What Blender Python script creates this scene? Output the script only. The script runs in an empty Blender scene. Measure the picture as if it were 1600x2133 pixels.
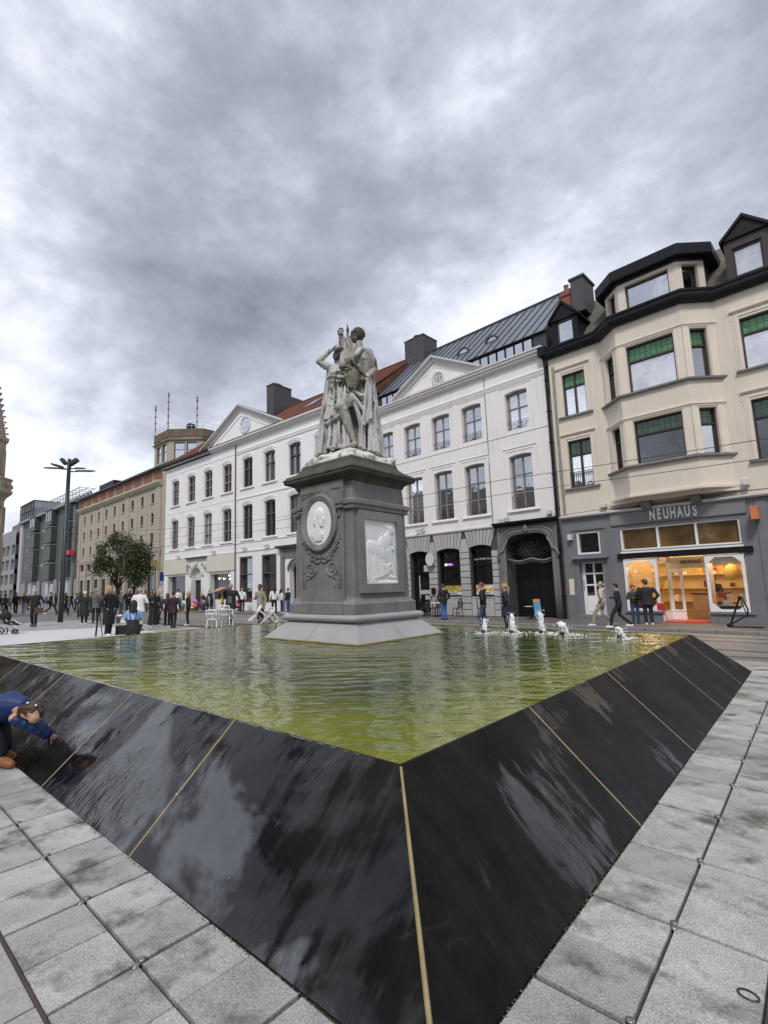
import bpy, math, random
import numpy as np
from mathutils import Vector, Matrix
random.seed(7)
PI = math.pi
SC = bpy.context.scene
COL = SC.collection

# ---------------------------------------------------------------- camera
cam_d = bpy.data.cameras.new('camera')
cam = bpy.data.objects.new('camera', cam_d)
COL.objects.link(cam)
PIT, ROL = 0.13286, -0.02471
up = Vector((math.sin(ROL)*math.cos(PIT), math.cos(ROL)*math.cos(PIT), -math.sin(PIT)))
fw = Vector((0, 0, -1))
Yc = (fw - up*fw.dot(up)).normalized()
Xc = Yc.cross(up)
R3 = Matrix((Xc, Yc, up))            # world = R3 @ camera vector
cam.matrix_world = Matrix.Translation((0, 0, 1.6)) @ R3.to_4x4()
cam_d.sensor_fit = 'HORIZONTAL'
cam_d.sensor_width = 36
cam_d.lens = 36*1032/1600
cam_d.shift_x = 79/1600
cam_d.shift_y = 20.5/1600
cam_d.clip_start = 0.05
cam_d.clip_end = 3000
SC.camera = cam
SC.view_settings.view_transform = 'Standard'
SC.view_settings.look = 'None'
SC.view_settings.exposure = 0.60
SC.view_settings.gamma = 1
SC.view_settings.use_curve_mapping = False

# ---------------------------------------------------------------- sky and sun
SUN_EL, SUN_AZ = math.radians(50), math.radians(198)   # azimuth clockwise from +Y
world = bpy.data.worlds.new('World')
SC.world = world
world.use_nodes = True
wt = world.node_tree
wt.nodes.clear()
def WN(t, **k):
    n = wt.nodes.new(t)
    for a, b in k.items(): setattr(n, a, b)
    return n
def wl(a, b): wt.links.new(a, b)
w_out = WN('ShaderNodeOutputWorld'); w_bg = WN('ShaderNodeBackground'); wl(w_bg.outputs[0], w_out.inputs[0])
w_sky = WN('ShaderNodeTexSky', sky_type='NISHITA', sun_disc=False)
w_sky.sun_elevation = SUN_EL; w_sky.sun_rotation = SUN_AZ
w_tc = WN('ShaderNodeTexCoord'); w_sp = WN('ShaderNodeSeparateXYZ'); wl(w_tc.outputs['Generated'], w_sp.inputs[0])
def wm(op, a, b=None, c=None, clamp=False):
    n = WN('ShaderNodeMath', operation=op); n.use_clamp = clamp
    for i, v in enumerate((a, b, c)):
        if v is None: continue
        if isinstance(v, (int, float)): n.inputs[i].default_value = v
        else: wl(v, n.inputs[i])
    return n.outputs[0]
# direction projected on a flat cloud deck
zz = wm('ADD', wm('MAXIMUM', w_sp.outputs[2], 0.0), 0.16)
w_cb = WN('ShaderNodeCombineXYZ')
wl(wm('DIVIDE', w_sp.outputs[0], zz), w_cb.inputs[0]); wl(wm('DIVIDE', w_sp.outputs[1], zz), w_cb.inputs[1])
def wnoise(scale, detail, rough, off, dist=0.0):
    m = WN('ShaderNodeMapping'); wl(w_cb.outputs[0], m.inputs[0]); m.inputs['Location'].default_value = off
    n = WN('ShaderNodeTexNoise'); wl(m.outputs[0], n.inputs['Vector'])
    n.inputs['Scale'].default_value = scale; n.inputs['Detail'].default_value = detail
    n.inputs['Roughness'].default_value = rough; n.inputs['Distortion'].default_value = dist
    return n.outputs['Fac']
CL_OFF = (3.1, 1.7, 0)
def wn3(scale, detail, rough, off, sc=(1, 1, 1), dist=0.0):
    m = WN('ShaderNodeMapping'); wl(w_tc.outputs['Generated'], m.inputs[0]); m.inputs['Location'].default_value = off; m.inputs['Scale'].default_value = sc
    n = WN('ShaderNodeTexNoise'); wl(m.outputs[0], n.inputs['Vector'])
    n.inputs['Scale'].default_value = scale; n.inputs['Detail'].default_value = detail
    n.inputs['Roughness'].default_value = rough; n.inputs['Distortion'].default_value = dist
    return n.outputs['Fac']
n_big = wnoise(0.8, 5, 0.5, CL_OFF, 0.2)
n_mid = wn3(3.3, 9, 0.56, (8.3, 2.2, 0), (1, 1, 1.5), 0.15)
n_fin = wn3(12.0, 9, 0.62, (1.3, 7.2, 4), (1, 1, 1.6), 0.1)
cl = wm('ADD', wm('ADD', wm('MULTIPLY', n_big, 0.40), wm('MULTIPLY', n_mid, 0.60)), wm('MULTIPLY', n_fin, 0.24))
# thicker and thinner banks of the cloud deck
for (dx, dy, dz, wdt, amp) in ((-0.453, 0.606, 0.654, 40, .055), (-0.482, 0.72, 0.50, 40, .06), (0.13, 0.60, 0.78, 30, .07), (0.428, 0.619, 0.659, 60, .045), (0.354, 0.761, 0.543, 60, .015),
        (0.107, 0.874, 0.475, 30, .05), (-0.491, 0.783, 0.381, 30, .06), (0.55, .55, .45, 30, .0), (-.40, .50, .77, 20, .05),
        (-0.312, 0.66, 0.70, 30, -.06), (-0.161, 0.735, 0.658, 25, -.06), (-0.241, 0.829, 0.505, 40, -.07), (0.096, 0.802, 0.589, 40, -.04), (0.306, 0.67, 0.677, 40, -.055), (0.52, 0.52, 0.666, 40, -.06), (-.22, .88, .42, 60, -.05)):
    v_ = WN('ShaderNodeVectorMath', operation='DOT_PRODUCT'); wl(w_tc.outputs['Generated'], v_.inputs[0])
    L_ = math.sqrt(dx*dx+dy*dy+dz*dz); v_.inputs[1].default_value = (dx/L_, dy/L_, dz/L_)
    cl = wm('ADD', cl, wm('MULTIPLY', wm('POWER', wm('MAXIMUM', v_.outputs['Value'], 0.0), wdt), amp))
# the cloud deck is thinner towards the horizon
hz = wm('POWER', wm('SUBTRACT', 1.0, w_sp.outputs[2], clamp=True), 2.5)
cl = wm('ADD', cl, wm('MULTIPLY', hz, 0.13))
w_r = WN('ShaderNodeValToRGB'); wl(cl, w_r.inputs[0])
e = w_r.color_ramp.elements
e[0].position = 0.36; e[0].color = (0.15, 0.170, 0.205, 1)
e[1].position = 0.83; e[1].color = (0.80, 0.84, 0.89, 1)
m_ = e.new(0.55); m_.color = (0.300, 0.317, 0.374, 1)
m_ = e.new(0.65); m_.color = (0.432, 0.452, 0.525, 1)
m_ = e.new(0.73); m_.color = (0.59, 0.615, 0.685, 1)
w_sc = WN('ShaderNodeVectorMath', operation='SCALE'); wl(w_sky.outputs[0], w_sc.inputs[0]); w_sc.inputs['Scale'].default_value = 0.10
w_mx = WN('ShaderNodeMix', data_type='RGBA')
w_mx.inputs['Factor'].default_value = 0.93          # nearly closed overcast: a little of the blue sky comes through
wl(w_sc.outputs[0], w_mx.inputs['A']); wl(w_r.outputs[0], w_mx.inputs['B'])
wl(w_mx.outputs['Result'], w_bg.inputs['Color']); w_bg.inputs['Strength'].default_value = 1.0
sun_d = bpy.data.lights.new('sun', 'SUN'); sun = bpy.data.objects.new('sun', sun_d); COL.objects.link(sun)
sun_d.energy = 1.5; sun_d.angle = math.radians(12); sun_d.color = (1.0, 0.96, 0.92)
sdir = Vector((math.sin(SUN_AZ)*math.cos(SUN_EL), math.cos(SUN_AZ)*math.cos(SUN_EL), math.sin(SUN_EL)))
sun.rotation_euler = sdir.to_track_quat('Z', 'Y').to_euler()
SC.cycles.max_bounces = 6

# ---------------------------------------------------------------- materials
MATS = {}
def mat(name, col, rough=0.6, var=0.12, scale=2.0, fine=0.06, fscale=40.0, bump=0.0, bscale=60.0, metal=0.0,
        spec=0.5, emis=None, estr=1.0, streak=0.0, rnd=0.0, dirt=None, dscale=1.2, dpos=0.55, coat=0.0, stretch=(1, 1, 1), rvar=0.0):
    if name in MATS: return MATS[name]
    m = bpy.data.materials.new(name); m.use_nodes = True; MATS[name] = m
    t = m.node_tree; N = t.nodes; L = t.links
    b = N['Principled BSDF']
    b.inputs['Metallic'].default_value = metal; b.inputs['Specular IOR Level'].default_value = spec
    b.inputs['Roughness'].default_value = rough
    if coat: b.inputs['Coat Weight'].default_value = coat; b.inputs['Coat Roughness'].default_value = 0.05
    geo = N.new('ShaderNodeNewGeometry')
    mp = N.new('ShaderNodeMapping'); L.new(geo.outputs['Position'], mp.inputs[0]); mp.inputs['Scale'].default_value = stretch
    def noise(s, d=4, r=0.55, src=None):
        n = N.new('ShaderNodeTexNoise'); L.new(src or mp.outputs[0], n.inputs['Vector'])
        n.inputs['Scale'].default_value = s; n.inputs['Detail'].default_value = d; n.inputs['Roughness'].default_value = r
        return n.outputs['Fac']
    def math_(op, a, bb, clamp=False):
        n = N.new('ShaderNodeMath'); n.operation = op; n.use_clamp = clamp
        for i, v in enumerate((a, bb)):
            if isinstance(v, (int, float)): n.inputs[i].default_value = v
            else: L.new(v, n.inputs[i])
        return n.outputs[0]
    f = math_('ADD', math_('MULTIPLY', math_('SUBTRACT', noise(scale), 0.5), 4*var), 1.0)
    f2 = math_('MULTIPLY', math_('SUBTRACT', noise(fscale, 3), 0.5), 4*fine)
    f = math_('ADD', f, f2)
    if rnd:
        oi = N.new('ShaderNodeObjectInfo'); f = math_('MULTIPLY', f, math_('ADD', 1-rnd/2, math_('MULTIPLY', oi.outputs['Random'], rnd)))
    vm = N.new('ShaderNodeVectorMath'); vm.operation = 'SCALE'; vm.inputs[0].default_value = col; L.new(f, vm.inputs['Scale'])
    c = vm.outputs[0]
    if streak:
        m2 = N.new('ShaderNodeMapping'); L.new(geo.outputs['Position'], m2.inputs[0]); m2.inputs['Scale'].default_value = (3.2, 3.2, 0.25)
        s = noise(1.6, 6, 0.65, m2.outputs[0]); s = math_('MULTIPLY', math_('SUBTRACT', s, 0.5, True), 4*streak, True)
        mx = N.new('ShaderNodeMix'); mx.data_type = 'RGBA'; L.new(s, mx.inputs['Factor']); L.new(c, mx.inputs['A'])
        mx.inputs['B'].default_value = (col[0]*0.38, col[1]*0.37, col[2]*0.34, 1); c = mx.outputs['Result']
    if dirt:
        s = noise(dscale, 8, 0.65); s = math_('MULTIPLY', math_('SUBTRACT', s, dpos, True), 7.0, True)
        mx = N.new('ShaderNodeMix'); mx.data_type = 'RGBA'; L.new(s, mx.inputs['Factor']); L.new(c, mx.inputs['A'])
        mx.inputs['B'].default_value = (*dirt, 1); c = mx.outputs['Result']
    L.new(c, b.inputs['Base Color'])
    if rvar:
        L.new(math_('ADD', rough - rvar/2, math_('MULTIPLY', noise(scale*1.7, 5), rvar), True), b.inputs['Roughness'])
    if bump:
        bp = N.new('ShaderNodeBump'); bp.inputs['Strength'].default_value = 1.0; bp.inputs['Distance'].default_value = bump
        L.new(noise(bscale, 5, 0.6), bp.inputs['Height']); L.new(bp.outputs[0], b.inputs['Normal'])
    if emis:
        b.inputs['Emission Color'].default_value = (*emis, 1); b.inputs['Emission Strength'].default_value = estr
    return m
def glass(name, tint=(0.03, 0.035, 0.04), refl=0.5, rough=0.02, var=0.3):
    if name in MATS: return MATS[name]
    m = bpy.data.materials.new(name); m.use_nodes = True; MATS[name] = m
    t = m.node_tree; N = t.nodes; L = t.links; N.clear()
    o = N.new('ShaderNodeOutputMaterial'); mx = N.new('ShaderNodeMixShader'); d = N.new('ShaderNodeBsdfDiffuse'); g = N.new('ShaderNodeBsdfGlossy')
    fr = N.new('ShaderNodeFresnel'); fr.inputs[0].default_value = 1.5
    ml = N.new('ShaderNodeMath'); ml.operation = 'MULTIPLY_ADD'; ml.use_clamp = True
    L.new(fr.outputs[0], ml.inputs[0]); ml.inputs[1].default_value = 1 - refl; ml.inputs[2].default_value = refl
    L.new(ml.outputs[0], mx.inputs[0]); L.new(d.outputs[0], mx.inputs[1]); L.new(g.outputs[0], mx.inputs[2]); L.new(mx.outputs[0], o.inputs[0])
    g.inputs['Roughness'].default_value = rough; g.inputs['Color'].default_value = (0.95, 0.97, 1, 1)
    geo = N.new('ShaderNodeNewGeometry'); n = N.new('ShaderNodeTexNoise'); L.new(geo.outputs['Position'], n.inputs['Vector']); n.inputs['Scale'].default_value = 1.3
    vm = N.new('ShaderNodeVectorMath'); vm.operation = 'SCALE'; vm.inputs[0].default_value = tint; L.new(n.outputs['Fac'], vm.inputs['Scale']); L.new(vm.outputs[0], d.inputs[0])
    n2 = N.new('ShaderNodeTexNoise'); L.new(geo.outputs['Position'], n2.inputs['Vector']); n2.inputs['Scale'].default_value = 2.2
    bp = N.new('ShaderNodeBump'); bp.inputs['Distance'].default_value = 0.004; L.new(n2.outputs['Fac'], bp.inputs['Height']); L.new(bp.outputs[0], g.inputs['Normal'])
    return m

# ---------------------------------------------------------------- mesh helpers
class MB:
    def __init__(s): s.v = []; s.f = []
    def add(s, vs, fs):
        o = len(s.v); s.v += [tuple(p) for p in vs]; s.f += [tuple(i+o for i in f) for f in fs]; return s
    def box(s, x0, y0, z0, x1, y1, z1):
        if x0 > x1: x0, x1 = x1, x0
        if y0 > y1: y0, y1 = y1, y0
        if z0 > z1: z0, z1 = z1, z0
        return s.add([(x0,y0,z0),(x1,y0,z0),(x1,y1,z0),(x0,y1,z0),(x0,y0,z1),(x1,y0,z1),(x1,y1,z1),(x0,y1,z1)],
                     [(0,3,2,1),(4,5,6,7),(0,1,5,4),(1,2,6,5),(2,3,7,6),(3,0,4,7)])
    def quad(s, a, b, c, d): return s.add([a, b, c, d], [(0, 1, 2, 3)])
    def prism(s, poly, z0, z1):
        n = len(poly)
        a = sum(poly[i][0]*poly[(i+1) % n][1]-poly[(i+1) % n][0]*poly[i][1] for i in range(n))
        if a < 0: poly = poly[::-1]
        return s.add([(p[0], p[1], z0) for p in poly]+[(p[0], p[1], z1) for p in poly],
                     [tuple(range(n))[::-1], tuple(range(n, 2*n))]+[(i, (i+1) % n, (i+1) % n+n, i+n) for i in range(n)])
    def vprism(s, poly, y0, y1):
        "polygon in (x,z) extruded along y"
        n = len(poly)
        return s.add([(p[0], y0, p[1]) for p in poly]+[(p[0], y1, p[1]) for p in poly],
                     [tuple(range(n)), tuple(range(n, 2*n))[::-1]]+[(i+n, (i+1) % n+n, (i+1) % n, i) for i in range(n)])
    def xprism(s, poly, x0, x1):
        "polygon in (y,z) extruded along x"
        n = len(poly)
        return s.add([(x0, p[0], p[1]) for p in poly]+[(x1, p[0], p[1]) for p in poly],
                     [tuple(range(n))[::-1], tuple(range(n, 2*n))]+[(i, (i+1) % n, (i+1) % n+n, i+n) for i in range(n)])
    def loft(s, rings, cap=True):
        n = len(rings[0]); vs = [p for r in rings for p in r]
        fs = [(k*n+i, k*n+(i+1) % n, (k+1)*n+(i+1) % n, (k+1)*n+i) for k in range(len(rings)-1) for i in range(n)]
        if cap: fs += [tuple(range(n))[::-1], tuple((len(rings)-1)*n+i for i in range(n))]
        return s.add(vs, fs)
    def tube(s, pts, r, n=8, cap=True, sy=1.0):
        pts = [Vector(p) for p in pts]
        if not isinstance(r, (list, tuple)): r = [r]*len(pts)
        t0 = (pts[1]-pts[0]).normalized()
        a = Vector((0, 0, 1)) if abs(t0.z) < 0.9 else Vector((1, 0, 0))
        u = t0.cross(a).normalized(); rings = []
        for i, p in enumerate(pts):
            t = ((pts[min(i+1, len(pts)-1)]-p).normalized()+(p-pts[max(i-1, 0)]).normalized())
            if t.length < 1e-6: t = t0
            t.normalize(); u = (u-t*u.dot(t)).normalized(); w = t.cross(u)
            rings.append([p+u*(math.cos(2*PI*k/n)*r[i])+w*(math.sin(2*PI*k/n)*r[i]*sy) for k in range(n)])
        return s.loft(rings, cap)
    def caps(s, pts, r, n=10):
        "tube with rounded ends"
        pts = [Vector(p) for p in pts]
        if not isinstance(r, (list, tuple)): r = [r]*len(pts)
        d0 = (pts[0]-pts[1]).normalized(); d1 = (pts[-1]-pts[-2]).normalized()
        P = [pts[0]+d0*r[0]*0.95, pts[0]+d0*r[0]*0.6]+pts+[pts[-1]+d1*r[-1]*0.6, pts[-1]+d1*r[-1]*0.95]
        return s.tube(P, [r[0]*0.3, r[0]*0.8]+list(r)+[r[-1]*0.8, r[-1]*0.3], n)
    def ell(s, c, r, rot=None, n=12, m=8):
        c = Vector(c); M = rot or Matrix.Identity(3)
        rings = []
        for j in range(1, m):
            a = PI*j/m
            rings.append([c+M @ Vector((r[0]*math.sin(a)*math.cos(2*PI*i/n), r[1]*math.sin(a)*math.sin(2*PI*i/n), -r[2]*math.cos(a))) for i in range(n)])
        o = len(s.v); s.loft(rings, False)
        s.v += [tuple(c+M @ Vector((0, 0, -r[2]))), tuple(c+M @ Vector((0, 0, r[2])))]
        b, t = len(s.v)-2, len(s.v)-1
        s.f += [(b, o+(i+1) % n, o+i) for i in range(n)]+[(t, o+(m-2)*n+i, o+(m-2)*n+(i+1) % n) for i in range(n)]
        return s
    def lathe(s, prof, n=16, c=(0, 0)):
        return s.loft([[(c[0]+r*math.cos(2*PI*i/n), c[1]+r*math.sin(2*PI*i/n), z) for i in range(n)] for r, z in prof])
    def sq(s, prof, c=(0, 0)):
        "square rings: (half width, z)"
        return s.loft([[(c[0]-h, c[1]-h, z), (c[0]+h, c[1]-h, z), (c[0]+h, c[1]+h, z), (c[0]-h, c[1]+h, z)] for h, z in prof])
    def mesh(s, name, smooth=False):
        me = bpy.data.meshes.new(name); me.from_pydata(s.v, [], s.f)
        if smooth: me.polygons.foreach_set('use_smooth', [True]*len(me.polygons))
        me.update(); return me
    def build(s, name, m, parent=None, smooth=False, bevel=0.0, kind=None):
        return link(name, s.mesh(name, smooth), m, parent, bevel, kind)
def link(name, me, m=None, parent=None, bevel=0.0, kind=None):
    o = bpy.data.objects.new(name, me); COL.objects.link(o)
    if m and not me.materials: me.materials.append(m)
    if parent: o.parent = parent
    if bevel:
        b = o.modifiers.new('bevel', 'BEVEL'); b.width = bevel; b.segments = 2; b.limit_method = 'ANGLE'
    if kind: o['kind'] = kind
    return o
def remesh(mb, name, m, parent=None, vox=0.02, sm=4, disp=0.0, dscale=0.1, tex2=None):
    me = mb.mesh('tmp'); o = bpy.data.objects.new('tmp', me); COL.objects.link(o)
    r = o.modifiers.new('r', 'REMESH'); r.mode = 'VOXEL'; r.voxel_size = vox; r.use_smooth_shade = True
    if sm: q = o.modifiers.new('s', 'SMOOTH'); q.factor = 0.5; q.iterations = sm
    if disp:
        t = bpy.data.textures.new('t', 'CLOUDS'); t.noise_scale = dscale; t.noise_depth = 3
        d = o.modifiers.new('d', 'DISPLACE'); d.texture = t; d.strength = disp; d.mid_level = 0.5
    dg = bpy.context.evaluated_depsgraph_get()
    out = bpy.data.meshes.new_from_object(o.evaluated_get(dg)); out.name = name
    out.materials.clear()
    bpy.data.objects.remove(o); bpy.data.meshes.remove(me)
    out.polygons.foreach_set('use_smooth', [True]*len(out.polygons))
    return link(name, out, m, parent)
def thing(name, label, cat, loc=(0, 0, 0), rz=0.0, group=None):
    o = bpy.data.objects.new(name, None); COL.objects.link(o); o.empty_display_size = 0.3
    o.location = loc; o.rotation_euler = (0, 0, rz); o['label'] = label; o['category'] = cat
    if group: o['group'] = group
    return o
def tag(o, label, cat, group=None):
    o['label'] = label; o['category'] = cat
    if group: o['group'] = group
    return o
def share(name, o, parent, loc=(0, 0, 0), rot=(0, 0, 0), scale=(1, 1, 1)):
    c = bpy.data.objects.new(name, o.data); COL.objects.link(c); c.parent = parent; c.location = loc; c.rotation_euler = rot; c.scale = scale
    for md in o.modifiers:
        if md.type == 'BEVEL':
            b = c.modifiers.new('bevel', 'BEVEL'); b.width = md.width; b.segments = md.segments; b.limit_method = 'ANGLE'
    return c
def copy_tree(o, parent=None):
    c = o.copy(); COL.objects.link(c); c.parent = parent
    for ch in list(o.children): copy_tree(ch, c)
    return c
def text_mesh(txt, size, depth, sx=1.0, name='letter', space=1.0, bold=0.0):
    cu = bpy.data.curves.new(name, 'FONT'); cu.body = txt; cu.size = size; cu.extrude = depth; cu.align_x = 'CENTER'; cu.align_y = 'CENTER'; cu.space_character = space
    cu.offset = bold
    o = bpy.data.objects.new('tmp', cu); COL.objects.link(o)
    dg = bpy.context.evaluated_depsgraph_get(); dg.update()
    me = bpy.data.meshes.new_from_object(o.evaluated_get(dg)); bpy.data.objects.remove(o)
    me.transform(Matrix.Diagonal((sx, 1, 1, 1))); me.materials.clear(); return me

# frame of the fountain square: r to the right along the near right rim, l to the left along the near left rim
FO = Vector((0.2608, 2.8042)); ER = Vector((0.68709, 0.72657)); EL = Vector((-0.72657, 0.68709))
FANG = math.atan2(ER.y, ER.x)
def FW(r, l, z=0.0): return Vector((FO.x+ER.x*r+EL.x*l, FO.y+ER.y*r+EL.y*l, z))
# frame of the right hand facades: u to the left along the street, y out of the wall
def frame(o, d):
    d = Vector(d).normalized(); return Vector((o[0], o[1], 0)), math.atan2(d.y, d.x), d
S_O, S_A, S_D = frame((9.63, 22.3), (-0.684, 0.73))
S_N = Vector((-S_D.y, S_D.x))
def SW(u, y, z=0.0): return Vector((S_O.x+S_D.x*u+S_N.x*y, S_O.y+S_D.y*u+S_N.y*y, z))
# ================================================================ ground
M_street = mat('street_setts', (0.150, 0.140, 0.132), 0.62, var=0.16, scale=0.5, fine=0.12, fscale=9, bump=0.004, bscale=14, rvar=0.3)
M_pave = mat('footway_brown', (0.135, 0.118, 0.108), 0.6, var=0.15, scale=0.9, fine=0.12, fscale=12, bump=0.004, bscale=20, rvar=0.3)
M_slabs = mat('plaza_slab', (0.33, 0.322, 0.31), 0.55, var=0.18, scale=0.9, fine=0.22, fscale=60, dirt=(0.17, 0.165, 0.15), dscale=1.1, dpos=0.55, bump=0.002, bscale=90, rvar=0.25)
M_granite = mat('granite_paver', (0.38, 0.376, 0.362), 0.42, var=0.24, scale=5.5, fine=0.46, fscale=110, bump=0.0025, bscale=160,
                dirt=(0.105, 0.10, 0.078), dscale=2.7, dpos=0.515, rnd=0.38, rvar=.35)
M_joint = mat('joint_soil', (0.045, 0.038, 0.028), 0.9, var=0.3, scale=6, bump=0.004)
M_white = mat('pale_stone', (0.58, 0.58, 0.575), 0.5, var=0.05, scale=0.6, fine=0.04, bump=0.001)
M_steel = mat('rail_steel', (0.35, 0.34, 0.33), 0.3, metal=1.0, var=0.1)
M_iron = mat('dark_iron', (0.03, 0.031, 0.033), 0.45, var=0.1, spec=0.5)
M_moss = mat('moss', (0.10, 0.115, 0.035), 0.95, var=0.4, scale=14, bump=0.006, bscale=60)

g = MB(); g.quad((-900, -900, -0.09), (900, -900, -0.09), (900, 900, -0.09), (-900, 900, -0.09)); g.build('street', M_street, kind='structure')
# joint bed of the plaza
pz = MB(); a = [FW(-24, -9), FW(10.4, -9), FW(10.4, 33), FW(-24, 33)]
pz.prism([(p.x, p.y) for p in a], -0.085, -0.018); plaza = pz.build('plaza', M_joint, kind='structure')
sl = MB(); rr = random.Random(3)
def slab_cell(mb, r0, l0, r1, l1, j, dz):
    c = [FW(r0+j, l0+j), FW(r1-j, l0+j), FW(r1-j, l1-j), FW(r0+j, l1-j)]
    mb.prism([(p.x, p.y) for p in c], -0.03, dz)
ring = (-1.50, -1.42, 9.75, 11.45)   # r0,l0,r1,l1 of the fountain with its paver ring
S = 0.70
for i in range(-32, 16):
    for k in range(-12, 49):
        r0, l0 = ring[0]+i*S, ring[1]+k*S
        r1, l1 = r0+S, l0+S
        if r1 > 10.39: r1 = 10.39
        if r0 > 10.2: continue
        if r0 > ring[0]-0.01 and r1 < ring[2]+0.01 and l0 > ring[1]-0.01 and l1 < ring[3]+0.01: continue
        # clip the cells that reach under the ring
        if r0 > ring[0]-0.01 and l0 > ring[1]-0.01 and (r0 < ring[2] and l0 < ring[3]):
            continue
        slab_cell(sl, r0, l0, r1, l1, 0.007, rr.uniform(-0.0015, 0.0015))
sl.build('paving_slab', M_slabs, plaza, kind='stuff')
fill = MB()
slab_cell(fill, 9.77, -1.42, 10.38, 11.5, 0.005, 0.0); fill.build('edge_strip', M_slabs, plaza)

# the double ring of square granite pavers round the fountain: each one an object
paver_meshes = []
for k in range(4):
    b = MB(); b.box(-0.5, -0.5, -0.03, 0.5, 0.5, 0.0); paver_meshes.append(b.mesh('paver'))
    paver_meshes[-1].materials.append(M_granite)
def paver(r0, l0, r1, l1, j=0.0035):
    me = paver_meshes[rr.randrange(4)]
    o = bpy.data.objects.new('paver', me); COL.objects.link(o); o.parent = plaza
    c = FW((r0+r1)/2, (l0+l1)/2, rr.uniform(-0.002, 0.0025)); o.location = c
    o.rotation_euler = (rr.uniform(-.003, .003), rr.uniform(-.003, .003), FANG+rr.uniform(-.002, .002)); o.scale = (r1-r0-2*j, l1-l0-2*j, 1)
    b = o.modifiers.new('bevel', 'BEVEL'); b.width = 0.004; b.segments = 1
    return o
# near left side (rows along l): wide joints every 0.66, thin ones between
for k in range(-4, 17):
    a0 = 0.60+0.66*k
    for (x0, x1) in ((-1.125, -0.772), (-1.49, -1.135)):
        paver(x0, a0+0.007, x1, a0+0.33); paver(x0, a0+0.33, x1, a0+0.66-0.007)
# near right side (rows along r)
for k in range(0, 15):
    a0 = -0.06+0.715*k
    if a0 > 9.6: continue
    for (y0, y1) in ((-1.062, -0.703), (-1.41, -1.07)):
        paver(a0+0.007, y0, a0+0.357, y1); paver(a0+0.357, y0, min(a0+0.715, 9.76)-0.007, y1)
for (y0, y1) in ((-1.062, -0.703), (-1.41, -1.07)):
    paver(-0.42, y0, -0.075, y1); paver(-0.79, y0, -0.43, y1)
# far sides
for k in range(0, 19):
    for (x0, x1) in ((9.05, 9.39), (9.40, 9.75)):
        paver(x0, -0.72+0.64*k, x1, -0.72+0.64*k+0.63)
for k in range(0, 14):
    for (y0, y1) in ((10.78, 11.1), (11.11, 11.44)):
        paver(-0.78+0.7*k, y0, -0.78+0.7*k+0.69, y1)
# dark slot drain strip outside the rings
dr = MB()
for (r0, l0, r1, l1) in ((-1.506, -1.44, -1.494, 11.4), (-1.5, -1.428, 9.7, -1.416)):
    c = [FW(r0, l0), FW(r1, l0), FW(r1, l1), FW(r0, l1)]; dr.prism([(p.x, p.y) for p in c], -0.02, 0.004)
dr.build('drain_edge', mat('rusty_steel', (0.055, 0.042, 0.034), 0.6, var=0.35, scale=5), plaza)
# metal studs on the crossings
st = MB(); st.lathe([(0.017, -0.01), (0.017, 0.004), (0.012, 0.007), (0.001, 0.007)], 10, (-0.019, 0)); st.lathe([(0.017, -0.01), (0.017, 0.004), (0.012, 0.007), (0.001, 0.007)], 10, (0.019, 0))
st.box(-0.036, -0.011, -0.01, 0.036, 0.011, 0.002)
M_stud = mat('stud_metal', (0.28, 0.27, 0.25), 0.4, metal=0.8)
stud0 = None
for (r, l, a) in [(-1.13, 0.60+0.66*k, 0.5) for k in range(-1, 9)]+[(-0.06+0.715*k, -1.066, 0.4) for k in range(0, 10)]:
    if stud0 is None: stud0 = st.build('stud', M_stud, plaza, smooth=True); o = stud0
    else: o = share('stud', stud0, plaza)
    o.location = FW(r, l, 0.002); o.rotation_euler = (0, 0, FANG+a+rr.uniform(-.3, .3))
rg = MB(); rg.tube([(.026*math.cos(t), .034*math.sin(t), 0) for t in [2*PI*i/20 for i in range(21)]], .004, 5); rg = rg.build('ring_mark', M_iron, plaza); rg.location = FW(.38, -1.36, .003); rg.rotation_euler = (0, 0, .6)
# mossy dirt line at the foot of the fountain
ms = MB(); q = random.Random(5)
def moss_line(p0, p1, n, w):
    for i in range(n):
        t = (i+q.random())/n; p = p0.lerp(p1, t); s = q.uniform(0.5, 1.2)*w
        ms.ell((p.x+q.uniform(-.008, .008), p.y+q.uniform(-.008, .008), 0.0), (s, s*q.uniform(.5, .9), s*0.45), n=6, m=4)
moss_line(FW(-0.768, -0.70, .0), FW(-0.835, 5, .0), 260, 0.006); moss_line(FW(-0.76, -0.704, .0), FW(7, -0.704, .0), 360, 0.006)
mo = ms.build('moss', M_moss, plaza, kind='stuff')
# white stone platform beyond the fountain on the left
wp = MB(); wp.prism([(-10.5, 24.4), (-15.5, 22.5), (-40, 10.5), (-40, 1), (-9.2, 9.4), (-5.0, 15.2), (-7.9, 20.65), (-9.4, 22.5)], -0.05, 0.02)
wp.build('white_pavement', M_white, kind='structure', bevel=0.004)
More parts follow.
